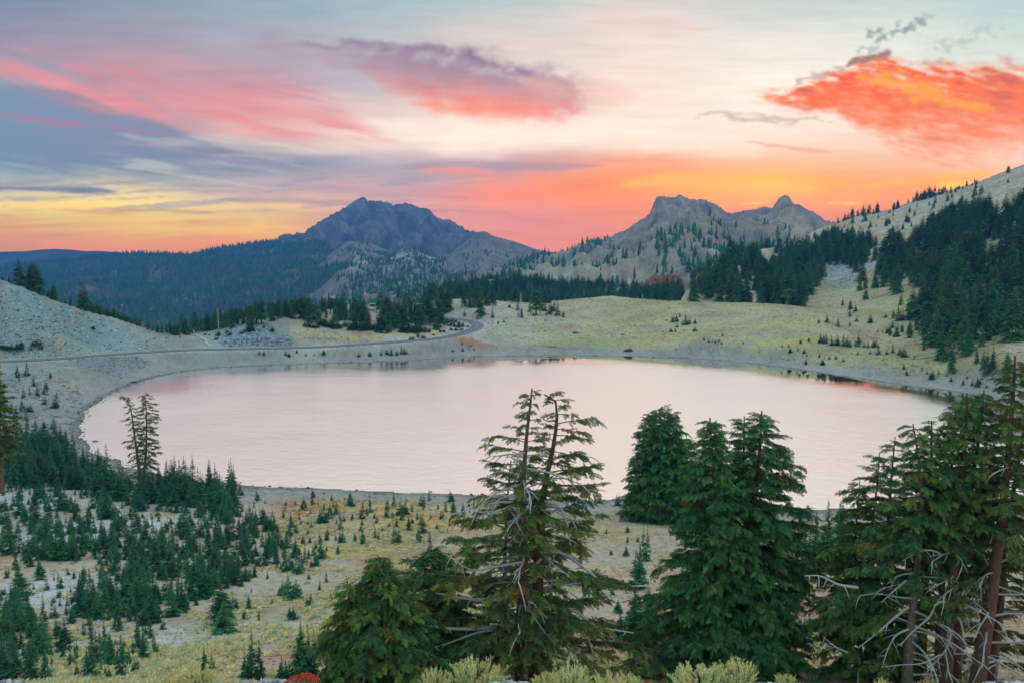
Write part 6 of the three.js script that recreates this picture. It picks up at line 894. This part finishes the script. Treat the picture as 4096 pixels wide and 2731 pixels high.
// ---------------------------------------------------------------- boulders one can point at: [x, y, width in picture, tone, label]
const boulderMaterial = (c) => std({ color: c, map: rockTexture, bumpMap: rockTexture, bumpScale: 0.1 });
const GREYB = boulderMaterial(rgb(168, 174, 180)), BROWNB = boulderMaterial(rgb(116, 98, 90)), PALEB = boulderMaterial(rgb(200, 200, 198)), BLUEB = boulderMaterial(rgb(132, 148, 162)), DARKB = boulderMaterial(rgb(84, 84, 86));
const boulderShape = [stone(91), stone(92), stone(93)]; boulderShape.forEach((g) => { const p = g.attributes.position, uv = []; for (let i = 0; i < p.count; i++) uv.push(p.getX(i) + p.getZ(i) * 0.7, p.getY(i) + p.getZ(i) * 0.4); g.setAttribute('uv', new THREE.Float32BufferAttribute(uv, 2)); });
for (const [i, [px, py, w, m, label]] of [[628, 350.4, 9, BROWNB, 'large brown boulder at the water edge of the far shore'], [575.5, 332.8, 6.4, BROWNB, 'dark brown boulder alone on the meadow beyond the far shore'], [580, 333, 3.6, GREYB, 'small grey boulder beside the dark brown boulder on the meadow'], [545.4, 331, 3.6, BLUEB, 'small blue-grey boulder on the meadow left of the brown one'], [531, 313, 3.2, GREYB, 'grey boulder below the broken stump on the pale knoll'], [540, 312.6, 2.6, GREYB, 'grey boulder right of the broken stump on the pale knoll'], [545.5, 320, 3.2, BROWNB, 'brownish boulder on the pale slope below the knoll trees'], [622.3, 334.5, 3.4, BLUEB, 'small blue-grey boulder at the end of the straw-coloured strip'], [643, 310.4, 2.6, BLUEB, 'blue-grey boulder near the crest of the meadow hump'],
  [133.6, 382, 6.6, DARKB, 'dark boulder standing in the water at the left shore'], [95.6, 442, 7, BLUEB, 'flat grey slab at the left shore by the young firs'], [270, 486, 4.4, DARKB, 'dark red-brown boulder on the near beach, left one of two'], [308, 487.4, 4, DARKB, 'dark red-brown boulder on the near beach, right one of two'], [185.6, 530, 7, PALEB, 'pointed pale boulder among the scattered young firs'], [289, 525.5, 7.2, BLUEB, 'rounded blue-grey boulder beside young firs at the edge of the dry grass'], [63, 526, 7, GREYB, 'long grey boulder among young firs at left'], [73, 563, 7, GREYB, 'pale flat boulder below the young firs at left'], [60, 563, 5.5, GREYB, 'small flat boulder left of the pale flat one'], [114, 562, 6, BLUEB, 'blue-grey boulder at the lower edge of the young firs'], [140, 601.5, 7.6, BLUEB, 'blue-grey wedge boulder under young firs on the lower left slope'], [156, 634, 6, PALEB, 'white rounded boulder alone on the yellow-green slope'], [307, 583, 7.4, GREYB, 'rounded grey boulder on the dry slope right of the single fir'], [309, 570, 5, BLUEB, 'small blue-grey boulder above the rounded grey one'], [292, 637, 10, PALEB, 'big pale angular boulder left of the bushy hemlock'], [298, 617, 8, GREYB, 'flat grey boulder above the big pale angular one'], [218, 648, 6, GREYB, 'grey boulder on bare soil at the lower left slope'], [175, 664, 7, BLUEB, 'blue-grey boulder on bare soil near the bottom edge'],
  [594, 669, 8, BLUEB, 'blue-grey boulder on reddish soil right of the twin trunks'], [625, 671, 11, GREYB, 'flat pale boulder on reddish soil left of the huge dense hemlock'], [853, 618, 11, BLUEB, 'rounded blue-grey boulder on dry grass left of the leaning cluster'], [861, 621, 9, BLUEB, 'smaller boulder touching the rounded blue-grey one'], [779, 624, 10, GREYB, 'grey boulder on the dry grass right of the huge dense hemlock'], [786, 628, 7, BLUEB, 'small blue-grey boulder in front of the grey one'], [24, 414, 10, GREYB, 'broad pale outcrop boulder among firs near the left edge'], [640, 524, 5, GREYB, 'small grey boulder at the foot of the shore clump'], [815, 559, 6, GREYB, 'grey boulder on the pinkish slope beside slim firs'], [260, 340, 4.6, GREYB, 'pale block on the rocky mound above the road'], [277, 342, 5, BLUEB, 'dark blue-grey block at the right end of the rocky mound']].entries()) {
  const p = hit(px, py, 36, 700) ?? null, q = p ?? spot(px, py, 350), D = p ? p[3] : 350, s = w / FOCAL * D / 2, inWater = label.includes('in the water');
  let x = q[0], y = q[1], z = q[2]; if (inWater) { const k = EYE / (EYE - spot(px, py, 1)[1]); [x, y, z] = spot(px, py, k); y = 0; }
  const b = top('boulder', boulderShape[i % 3], m, label, 'boulder', null); b.position.set(x, y + s * 0.12, z); const f = i % 5; b.scale.set(s * 1.05, s * [0.85, 0.7, 0.95, 0.8, 0.6][f], s); b.rotation.y = i * 1.3;
}

// ---------------------------------------------------------------- snags, stump, driftwood
for (const [i, [px, foot, tip, label]] of [[137.5 + 0.0744 * 1090, 280 + 0.0744 * 662, 280 + 0.0744 * 368, 'pale dead snag with many bare twigs in the roadside grove'], [287.5 + 0.0744 * 1690, 280 + 0.0744 * 570, 280 + 0.0744 * 300, 'thin grey snag in the middle of the roadside grove'], [437.5 + 0.0744 * 1120, 275 + 0.0744 * 560, 275 + 0.0744 * 225, 'dead grey spire rising from the broken stump on the knoll'], [600 + 0.0957 * 395, 287.5 + 0.0957 * 195, 287.5 + 0.0957 * 85, 'bare grey snag behind the meadow crest, left one'], [600 + 0.0957 * 440, 287.5 + 0.0957 * 195, 287.5 + 0.0957 * 60, 'bare grey snag behind the meadow crest, right one'], [287.5 + 0.0744 * 2118, 280 + 0.0744 * 380, 280 + 0.0744 * 100, 'pale snag among dark conifers at the top of the road bend'], [750 + 0.1165 * 2230, 275 + 0.1165 * 150, 275 + 0.1165 * -10, 'tall grey snag in the right-hand wood']].entries()) {
  const p = hit(px, foot, 250, 900); if (!p) continue; const h = (foot - tip) / FOCAL * p[3]; const s = top('dead_tree', snagGeometry, deadMaterial, label, 'dead tree', 'bare snags beyond the lake'); s.position.set(p[0], p[1], p[2]); s.scale.set(h * 1.1, h, h * 1.1); s.rotation.y = i * 2;
}
(() => {
  const p = hit(437.5 + 0.0744 * 1105, 275 + 0.0744 * 568, 300, 700), r = rng(99), o = base('broken_stump', p[0], p[1], p[2], 'broken reddish tree stump with pale splinters on the knoll', 'stump');
  const k = p[3] / FOCAL; mesh('trunk', limb([[2.2 * k, -0.4, 0], [2.2 * k, 3 * k, 0], [2 * k, 9 * k, 0]], [1.5 * k, 1.2 * k, 0.6 * k], 9, 1), std({ color: rgb(142, 92, 78), map: barkMap, bumpMap: barkMap, bumpScale: 0.1 }), o);
  for (let i = 0; i < 5; i++) { const x = (-2 + i * 0.75) * k, h = (5 + 5 * r()) * k; mesh('splinter', limb([[x, -0.3, 0.2], [x + 0.2 * k, h * 0.6, 0.1], [x + 0.5 * k * (r() - 0.2), h, 0]], [0.55 * k, 0.4 * k, 0.05], 5, 1), i % 2 ? deadMaterial : std({ color: rgb(170, 116, 96), map: barkMap }), o); }
})();
for (const [i, [ax, ay, bx, by, rad, label]] of [[547, 346, 556.5, 347, 0.22, 'long weathered log lying on the far beach'], [912, 358.5, 934, 356.5, 0.3, 'fallen grey log on the pale beach below the right-hand wood'], [921, 354, 930, 352, 0.22, 'short fallen log above the long one on the right beach'], [765, 362.2, 770, 362.4, 0.16, 'short pale log at the far beach by the reddish patch'], [6, 412, 13, 416, 0.2, 'weathered log among rocks near the left edge']].entries()) {
  const a = hit(ax, ay, 150, 600), b = hit(bx, by, 150, 600); if (!a || !b) continue; const lift = rad * 0.7; top('driftwood_log', limb([[a[0], a[1] + lift, a[2]], [(a[0] + b[0]) / 2, (a[1] + b[1]) / 2 + lift + 0.1, (a[2] + b[2]) / 2], [b[0], b[1] + lift, b[2]]], [rad, rad * 0.9, rad * 0.6], 7, 1), i < 1 ? std({ color: rgb(142, 98, 76), map: barkMap }) : deadMaterial, label, 'log', null);
}

// ---------------------------------------------------------------- shrubs on the roadside edge, close to the camera
const leafy = (seed, n, flower) => {                       // loose bundles of upright leafy shoots of unequal height
  const r = rng(seed), t = new Tris(), shoots = 110;
  for (let k = 0; k < shoots; k++) {
    const a = r() * 6.283, q = Math.sqrt(r()), top = (0.85 - 0.45 * q * q) * (0.5 + 0.6 * r()), lx = Math.cos(a) * q, lz = Math.sin(a) * q, dx = lx * 0.3 + (r() - 0.5) * 0.5, dz = lz * 0.3 + (r() - 0.5) * 0.5, tone = vary(r, r() < 0.5 ? rgb(206, 214, 158) : rgb(232, 220, 152), 0.2);
    for (let i = 0; i < n / shoots; i++) { const f = 0.15 + 0.85 * r(), d = norm([dx + (r() - 0.5) * 1.6, 0.6 + 0.6 * r(), dz + (r() - 0.5) * 1.6]), c = flower && f > 0.78 && r() < 0.6 ? vary(r, flower, 0.2) : vary(r, { r: tone[0], g: tone[1], b: tone[2] }, 0.25); t.leaf([lx * 0.75 + dx * f + (r() - 0.5) * 0.08, top * f, lz * 0.75 + dz * f + (r() - 0.5) * 0.08], d, norm(cross(d, [0.3, 1, 0.2])), 0.075 + 0.06 * r(), 0.032, c); }
  }
  return t.build();
};
const sticks = (seed) => { const r = rng(seed), parts = []; for (let i = 0; i < 26; i++) { const a = r() * 6.283, q = 0.3 + 0.6 * r(), h = 0.4 + 0.45 * r(); parts.push(limb([[0, -0.1, 0], [Math.cos(a) * q * 0.4, h * 0.5, Math.sin(a) * q * 0.4], [Math.cos(a) * q, h, Math.sin(a) * q]], [0.02, 0.012, 0.005], 4, 0.2)); } return mergeGeometries(parts); };
const yellowLeaf = leafy(51, 5200, rgb(226, 196, 124)), paleLeaf = leafy(52, 5200, rgb(214, 204, 156)), redLeaf = (() => { const r = rng(53), t = new Tris(); for (let i = 0; i < 1800; i++) { const a = r() * 6.283, R = Math.sqrt(r()), q = [Math.cos(a) * R, (0.45 + 0.5 * noise(Math.cos(a) * R * 4, Math.sin(a) * R * 4)) * (1 - R * R) * r(), Math.sin(a) * R], d = norm([r() - 0.5, 0.7 + r() * 0.5, r() - 0.5]); t.leaf(q, d, norm(cross(d, [0.3, 1, 0.2])), 0.12 + 0.1 * r(), 0.05, vary(r, r() < 0.7 ? rgb(214, 78, 58) : rgb(226, 118, 78), 0.25)); } return t.build(); })(), stickShape = sticks(54);
const edgeAt = (px, D) => { const x = (px - 512) / FOCAL * D * 1.0 / CP * 1.0; return [x * (1 + 0.03), groundAt(x, -D) + 0.02, -D]; };
for (const [i, [px, D, w, h, leaf, label]] of [[165, 3.5, 26, 22, yellowLeaf, 'pale yellow flowering shrub on the gravel edge at bottom left, left half'], [192, 3.55, 30, 26, yellowLeaf, 'pale yellow flowering shrub on the gravel edge at bottom left, right half'], [296, 3.4, 34, 14, redLeaf, 'bright red low plant on the gravel edge left of the bushy hemlock'], [434, 3.5, 30, 24, paleLeaf, 'sage-yellow shrub under the dark hemlocks, leftmost of the roadside row'], [476, 3.6, 44, 30, paleLeaf, 'largest sage shrub of the roadside row, left of the twin trunks'], [545, 3.4, 20, 18, yellowLeaf, 'small yellowish shrub just right of the twin trunks'], [570, 3.5, 38, 26, paleLeaf, 'pale sage shrub with bright leaves right of the twin trunks'], [612, 3.5, 34, 22, yellowLeaf, 'straggly yellow-green shrub between twin trunks and huge hemlock'], [632, 3.6, 26, 22, paleLeaf, 'small sage shrub left of a pale stone on the roadside edge'], [706, 3.5, 46, 28, paleLeaf, 'green-yellow shrub in front of the huge dense hemlock, left half'], [738, 3.5, 40, 26, yellowLeaf, 'orange-tipped shrub in front of the huge dense hemlock, right half'], [892, 3.5, 22, 16, yellowLeaf, 'small yellow shrub before the leaning cluster'], [911, 3.45, 18, 12, paleLeaf, 'small silvery shrub before the leaning cluster'], [790, 3.45, 16, 12, yellowLeaf, 'tiny yellow tuft on the gravel left of the leaning cluster'], [936, 3.5, 18, 22, leafy(57, 1800, rgb(190, 110, 70)), 'rusty dry weed on the gravel before the leaning cluster']].entries()) {
  const p = edgeAt(px, D), k = D / FOCAL * 1.1, o = base('roadside_shrub', p[0], p[1], p[2], label, 'shrub', 'shrubs along the gravel edge'); o.scale.set(w * k * 0.66, h * k * (0.8 + 0.25 * ((i * 0.618) % 1)), w * k * 0.5); o.rotation.y = i * 0.7;
  mesh('stems', stickShape, greyBark, o); mesh('foliage', leaf, needleMaterial, o).userData.kind = 'stuff';
}
(() => {                                                     // gravel on the edge itself
  const r = rng(808), lists = STONES.map(() => []); for (let k = 0; k < 9000; k++) { const D = 2.9 + 1.3 * r(), x = (r() - 0.5) * 1.5 * D, s = 0.005 + 0.018 * Math.pow(r(), 3); lists[k % 4].push([x, groundAt(x, -D) + 0.05 * fbm(x * 1.3, D * 2, 3) + 0.006, -D, s, s * 0.8, r() * 6.28, pick(r, STONE_TINTS), r(), r()]); }
  const g = stuff('gravel', 'grey gravel along the roadside edge', 'gravel'); lists.forEach((l, i) => instanced('pebbles', STONES[i], stoneMaterial, l, g));
})();
for (const [i, [px, D, w, m, label]] of [[652, 3.4, 22, GREYB, 'rounded pale stone on the gravel edge between two sage shrubs'], [941, 3.3, 14, GREYB, 'grey stone on the gravel edge before the leaning trunks'], [958, 3.35, 16, BLUEB, 'blue-grey stone on the gravel edge beside the thick leaning trunk'], [855, 3.4, 12, GREYB, 'pointed grey stone on the gravel edge left of the leaning cluster'], [790, 3.3, 16, PALEB, 'pale flat stone on the gravel edge below the dry grass'], [1008, 3.35, 13, GREYB, 'small grey stone on the gravel edge at the far right']].entries()) { const p = edgeAt(px, D), s = w / FOCAL * D / 2; const b = top('edge_stone', boulderShape[i % 3], m, label, 'stone', null); b.position.set(p[0], p[1] + s * 0.2, p[2]); b.scale.set(s, s * 0.6, s * 0.8); b.rotation.y = i; }

// ---------------------------------------------------------------- parking area, hut, vehicles, signs, fence, footpath
(() => {
  const at = (px, py, D) => spot(px, py, D), y0 = at(371, 309, 560)[1];
  const lotA = at(345, 308, 585), pts = [[345, 306.8, 600], [425, 306.4, 600], [420, 312.6, 545], [395, 313, 540], [352, 313.2, 528]].map((p) => at(...p));
  const s = new THREE.Shape(); pts.forEach((p, i) => (i ? s.lineTo(p[0], -p[2]) : s.moveTo(p[0], -p[2]))); const g = new THREE.ExtrudeGeometry(s, { depth: 3, bevelEnabled: false }); g.rotateX(-Math.PI / 2); g.translate(0, y0 - 2.9, 0);
  const uv = g.attributes.uv; for (let i = 0; i < uv.count; i++) uv.setXY(i, uv.getX(i) / 9, uv.getY(i) / 9);
  top('parking_area', g, std({ color: rgb(158, 164, 166), map: soilMap }), 'grey paved parking area behind the roadside grove', 'parking area', null, 'structure');
  const lot = y0 + 0.105;
  // small service hut
  { const p = at(372.2, 306, 592), k = 592 / FOCAL, o = base('service_hut', p[0], lot, p[2], 'small brown hut with a pale flat roof by the parking area', 'hut'), w = 4.6 * k, h = 2.5 * k, d = 3;
    mesh('wall', new THREE.BoxGeometry(w, h, d).translate(0, h / 2, 0), std({ color: rgb(132, 92, 82) }), o); const roof = mesh('roof', new THREE.BoxGeometry(w * 1.25, 0.35, d * 1.35).translate(0, h + 0.175, 0), std({ color: rgb(226, 226, 222) }), o); mesh('fascia', new THREE.BoxGeometry(w * 1.27, 0.12, 0.08).translate(0, h + 0.06, d * 0.675 + 0.05), std({ color: rgb(90, 70, 62) }), roof);
    const door = mesh('door', new THREE.BoxGeometry(1, 1.7, 0.08).translate(w * 0.18, 0.87, d / 2 + 0.045), std({ color: rgb(66, 50, 48) }), o); mesh('handle', new THREE.SphereGeometry(0.06, 8, 6).translate(w * 0.18 + 0.36, 0.9, d / 2 + 0.12), std({ color: rgb(190, 190, 190), metalness: 0.8, roughness: 0.4 }), door); mesh('window', new THREE.BoxGeometry(0.8, 0.5, 0.06).translate(-w * 0.22, h * 0.68, d / 2 + 0.035), std({ color: rgb(60, 66, 72), roughness: 0.3 }), o); mesh('vent_pipe', new THREE.CylinderGeometry(0.1, 0.1, 1.1, 8).translate(-w * 0.3, h + 0.85, -d * 0.2), std({ color: rgb(70, 66, 64) }), o); mesh('vent_pipe', new THREE.CylinderGeometry(0.1, 0.1, 1.1, 8).translate(w * 0.42, h + 0.85, -d * 0.2), std({ color: rgb(70, 66, 64) }), o); }
  // parked vehicles
  const car = (px, py, D, turn, colour, label) => {
    const p = at(px, py, D), o = base('parked_car', p[0], lot + 0.02, p[2], label, 'car', 'vehicles in the parking area'); o.rotation.y = turn;
    const paint = new THREE.MeshPhysicalMaterial({ color: colour, roughness: 0.35, clearcoat: 0.6 }), glass = std({ color: rgb(40, 48, 56), roughness: 0.15 }), rubber = std({ color: rgb(36, 36, 38) });
    const side = new THREE.Shape(); [[-2.2, 0.35], [-2.25, 0.8], [-1.5, 0.98], [-0.8, 1.5], [1.1, 1.52], [1.9, 1.0], [2.2, 0.9], [2.2, 0.38]].forEach(([a, b], i) => (i ? side.lineTo(a, b) : side.moveTo(a, b)));
    mesh('body', new THREE.ExtrudeGeometry(side, { depth: 1.66, bevelEnabled: true, bevelSize: 0.06, bevelThickness: 0.07, bevelSegments: 2 }).translate(0, 0, -0.83), paint, o);
    for (const z of [-0.915, 0.915]) mesh('window', new THREE.BoxGeometry(1.9, 0.36, 0.03).translate(0.1, 1.24, z), glass, o); mesh('windscreen', new THREE.BoxGeometry(0.05, 0.55, 1.45).rotateZ(-0.93).translate(-1.24, 1.27, 0), glass, o);
    for (const x of [-1.4, 1.4]) for (const z of [-0.82, 0.82]) { const w = mesh('wheel', new THREE.CylinderGeometry(0.34, 0.34, 0.24, 14).rotateX(Math.PI / 2).translate(x, 0.34, z), rubber, o); mesh('rim', new THREE.CylinderGeometry(0.2, 0.2, 0.26, 10).rotateX(Math.PI / 2).translate(x, 0.34, z), std({ color: rgb(180, 182, 184), metalness: 0.7, roughness: 0.4 }), w); }
    for (const z of [-0.6, 0.6]) mesh('headlight', new THREE.BoxGeometry(0.05, 0.14, 0.3).translate(-2.28, 0.72, z), std({ color: rgb(230, 230, 230), roughness: 0.2 }), o);
  };
  car(366.8, 306.2, 590, 0.3, rgb(220, 222, 224), 'white car parked left of the small brown hut'); car(369, 312.2, 538, 0.1, rgb(196, 120, 104), 'reddish car at the front of the parking area'); car(384, 313.2, 535, 0.2, rgb(214, 150, 130), 'pinkish car half hidden behind the roadside conifers'); car(338.4, 306.4, 575, 0.8, rgb(232, 234, 232), 'small white car at the left end of the parking area');
  // information board: dark panel on posts
  { const p = at(373.6, 311.6, 530), o = base('information_board', p[0], lot - 0.02, p[2], 'dark rectangular board on two posts at the front of the parking area', 'sign'); const wood = std({ color: rgb(84, 66, 54) }); mesh('panel', new THREE.BoxGeometry(1.5, 1.0, 0.08).translate(0, 1.3, 0), std({ color: rgb(34, 62, 84) }), o); for (const x of [-0.62, 0.62]) mesh('post', new THREE.BoxGeometry(0.12, 1.9, 0.12).translate(x, 0.9, -0.11), wood, o); }
  // low rail in front of the parking area
  { const a = at(368, 313.4, 526), b = at(384, 313.4, 526), o = base('parking_rail', (a[0] + b[0]) / 2, lot - 0.4, a[2], 'low rail along the front edge of the parking area', 'rail'); const l = b[0] - a[0], m = std({ color: rgb(180, 182, 178) }); mesh('beam', new THREE.BoxGeometry(l, 0.16, 0.1).translate(0, 0.75, 0.13), m, o); for (let i = 0; i < 6; i++) mesh('post', new THREE.BoxGeometry(0.14, 1.1, 0.14).translate(-l / 2 + 0.1 + i * (l - 0.2) / 5, 0.25, 0), m, o); }
  // orange barrier netting at the trail head
  { const a = hit(177.4, 334, 300, 500), b = hit(188, 334, 300, 500); if (a && b) { const o = base('barrier_fence', a[0], a[1], a[2], 'bright orange plastic barrier fence at the edge of the roadside grove', 'fence'), dx = b[0] - a[0], dy = b[1] - a[1], dz = b[2] - a[2], n = 8, net = std({ color: rgb(232, 84, 44), side: THREE.DoubleSide }), H0 = 1.25;
    for (let i = 0; i < n; i++) { const f = i / n, f2 = (i + 1) / n, sag = (t) => -0.3 * Math.sin(t * Math.PI); for (let k = 0; k < 5; k++) { const y0 = 0.1 + k * H0 / 5; const q = (t, y) => [dx * t, dy * t + y + sag(t) * y / H0, dz * t + 0.06 * Math.sin(t * 17)]; const A = q(f, y0), B = q(f2, y0), C2 = q(f2, y0 + 0.2), D2 = q(f, y0 + 0.2); mesh('net_strip', geo([...A, ...B, ...C2, ...D2], [0, 1, 2, 0, 2, 3]), net, o); } }
    for (let i = 0; i <= 4; i++) mesh('post', new THREE.CylinderGeometry(0.05, 0.05, 1.7, 6).translate(dx * i / 4, dy * i / 4 + 0.65, dz * i / 4 - 0.12), std({ color: rgb(70, 74, 72) }), o); } }
  // pale footpath climbing from the road
  { const line = [[211.5, 347], [209, 344.5], [206.5, 342], [207, 340.6], [203.5, 338.6], [199.5, 336.4], [196, 334.6], [194, 333.8]].map(([x, y]) => hit(x, y, 300, 520)).filter(Boolean), c = new THREE.CatmullRomCurve3(line.map((p) => V3(p.slice(0, 3)))).getSpacedPoints(60), pos = [], idx = [], uv = [], wid = 0.85; c.forEach((p, i) => { const a = c[Math.max(0, i - 1)], b = c[Math.min(60, i + 1)], l = Math.hypot(b.x - a.x, b.z - a.z) || 1, nx = -(b.z - a.z) / l, nz = (b.x - a.x) / l; for (const o of [-1, -0.33, 0.33, 1]) { const x = p.x + nx * o * wid, z = p.z + nz * o * wid; pos.push(x, groundAt(x, z) + 0.22, z); uv.push(x / 9, z / 9); } if (i) for (let k = 0; k < 3; k++) { const q = (i - 1) * 4 + k; idx.push(q, q + 1, q + 4, q + 1, q + 5, q + 4); } }); top('footpath', geo(pos, idx, null, uv), std({ color: rgb(212, 200, 184), map: soilMap, side: THREE.DoubleSide }), 'pale narrow footpath climbing from the road to the grove', 'path', null, 'structure'); }
  // marker post on the roadside
  { const p = hit(348.2, 347.2, 300, 500); if (p) { const o = base('marker_post', p[0], p[1], p[2], 'thin dark marker post beside the road above the far shore', 'post'); mesh('post', new THREE.BoxGeometry(0.2, 1.5, 0.2).translate(0, 0.7, 0), std({ color: rgb(60, 52, 50) }), o); mesh('reflector', new THREE.BoxGeometry(0.22, 0.25, 0.03).translate(0, 1.3, 0.118), std({ color: rgb(200, 90, 60) }), o); } }
})();

// ---------------------------------------------------------------- things of one label that stand in a row one can count get their place in it
(() => {
  const by = new Map(); for (const o of scene.children) if (o.userData.label && !o.userData.kind) { const k = o.userData.label; if (!by.has(k)) by.set(k, []); by.get(k).push(o); }
  const nth = (n) => n + (n % 100 > 10 && n % 100 < 14 ? 'th' : ['th', 'st', 'nd', 'rd'][n % 10] || 'th');
  for (const [label, list] of by) if (list.length > 1 && list.length <= 40) {
    list.sort((a, b) => a.position.x / a.position.z < b.position.x / b.position.z ? 1 : -1);
    list.forEach((o, i) => { o.userData.label = `${label}, ${i === 0 ? 'leftmost' : i === list.length - 1 ? 'rightmost' : nth(i + 1) + ' from left'}`; });
  }
})();

renderer.render(scene, camera);
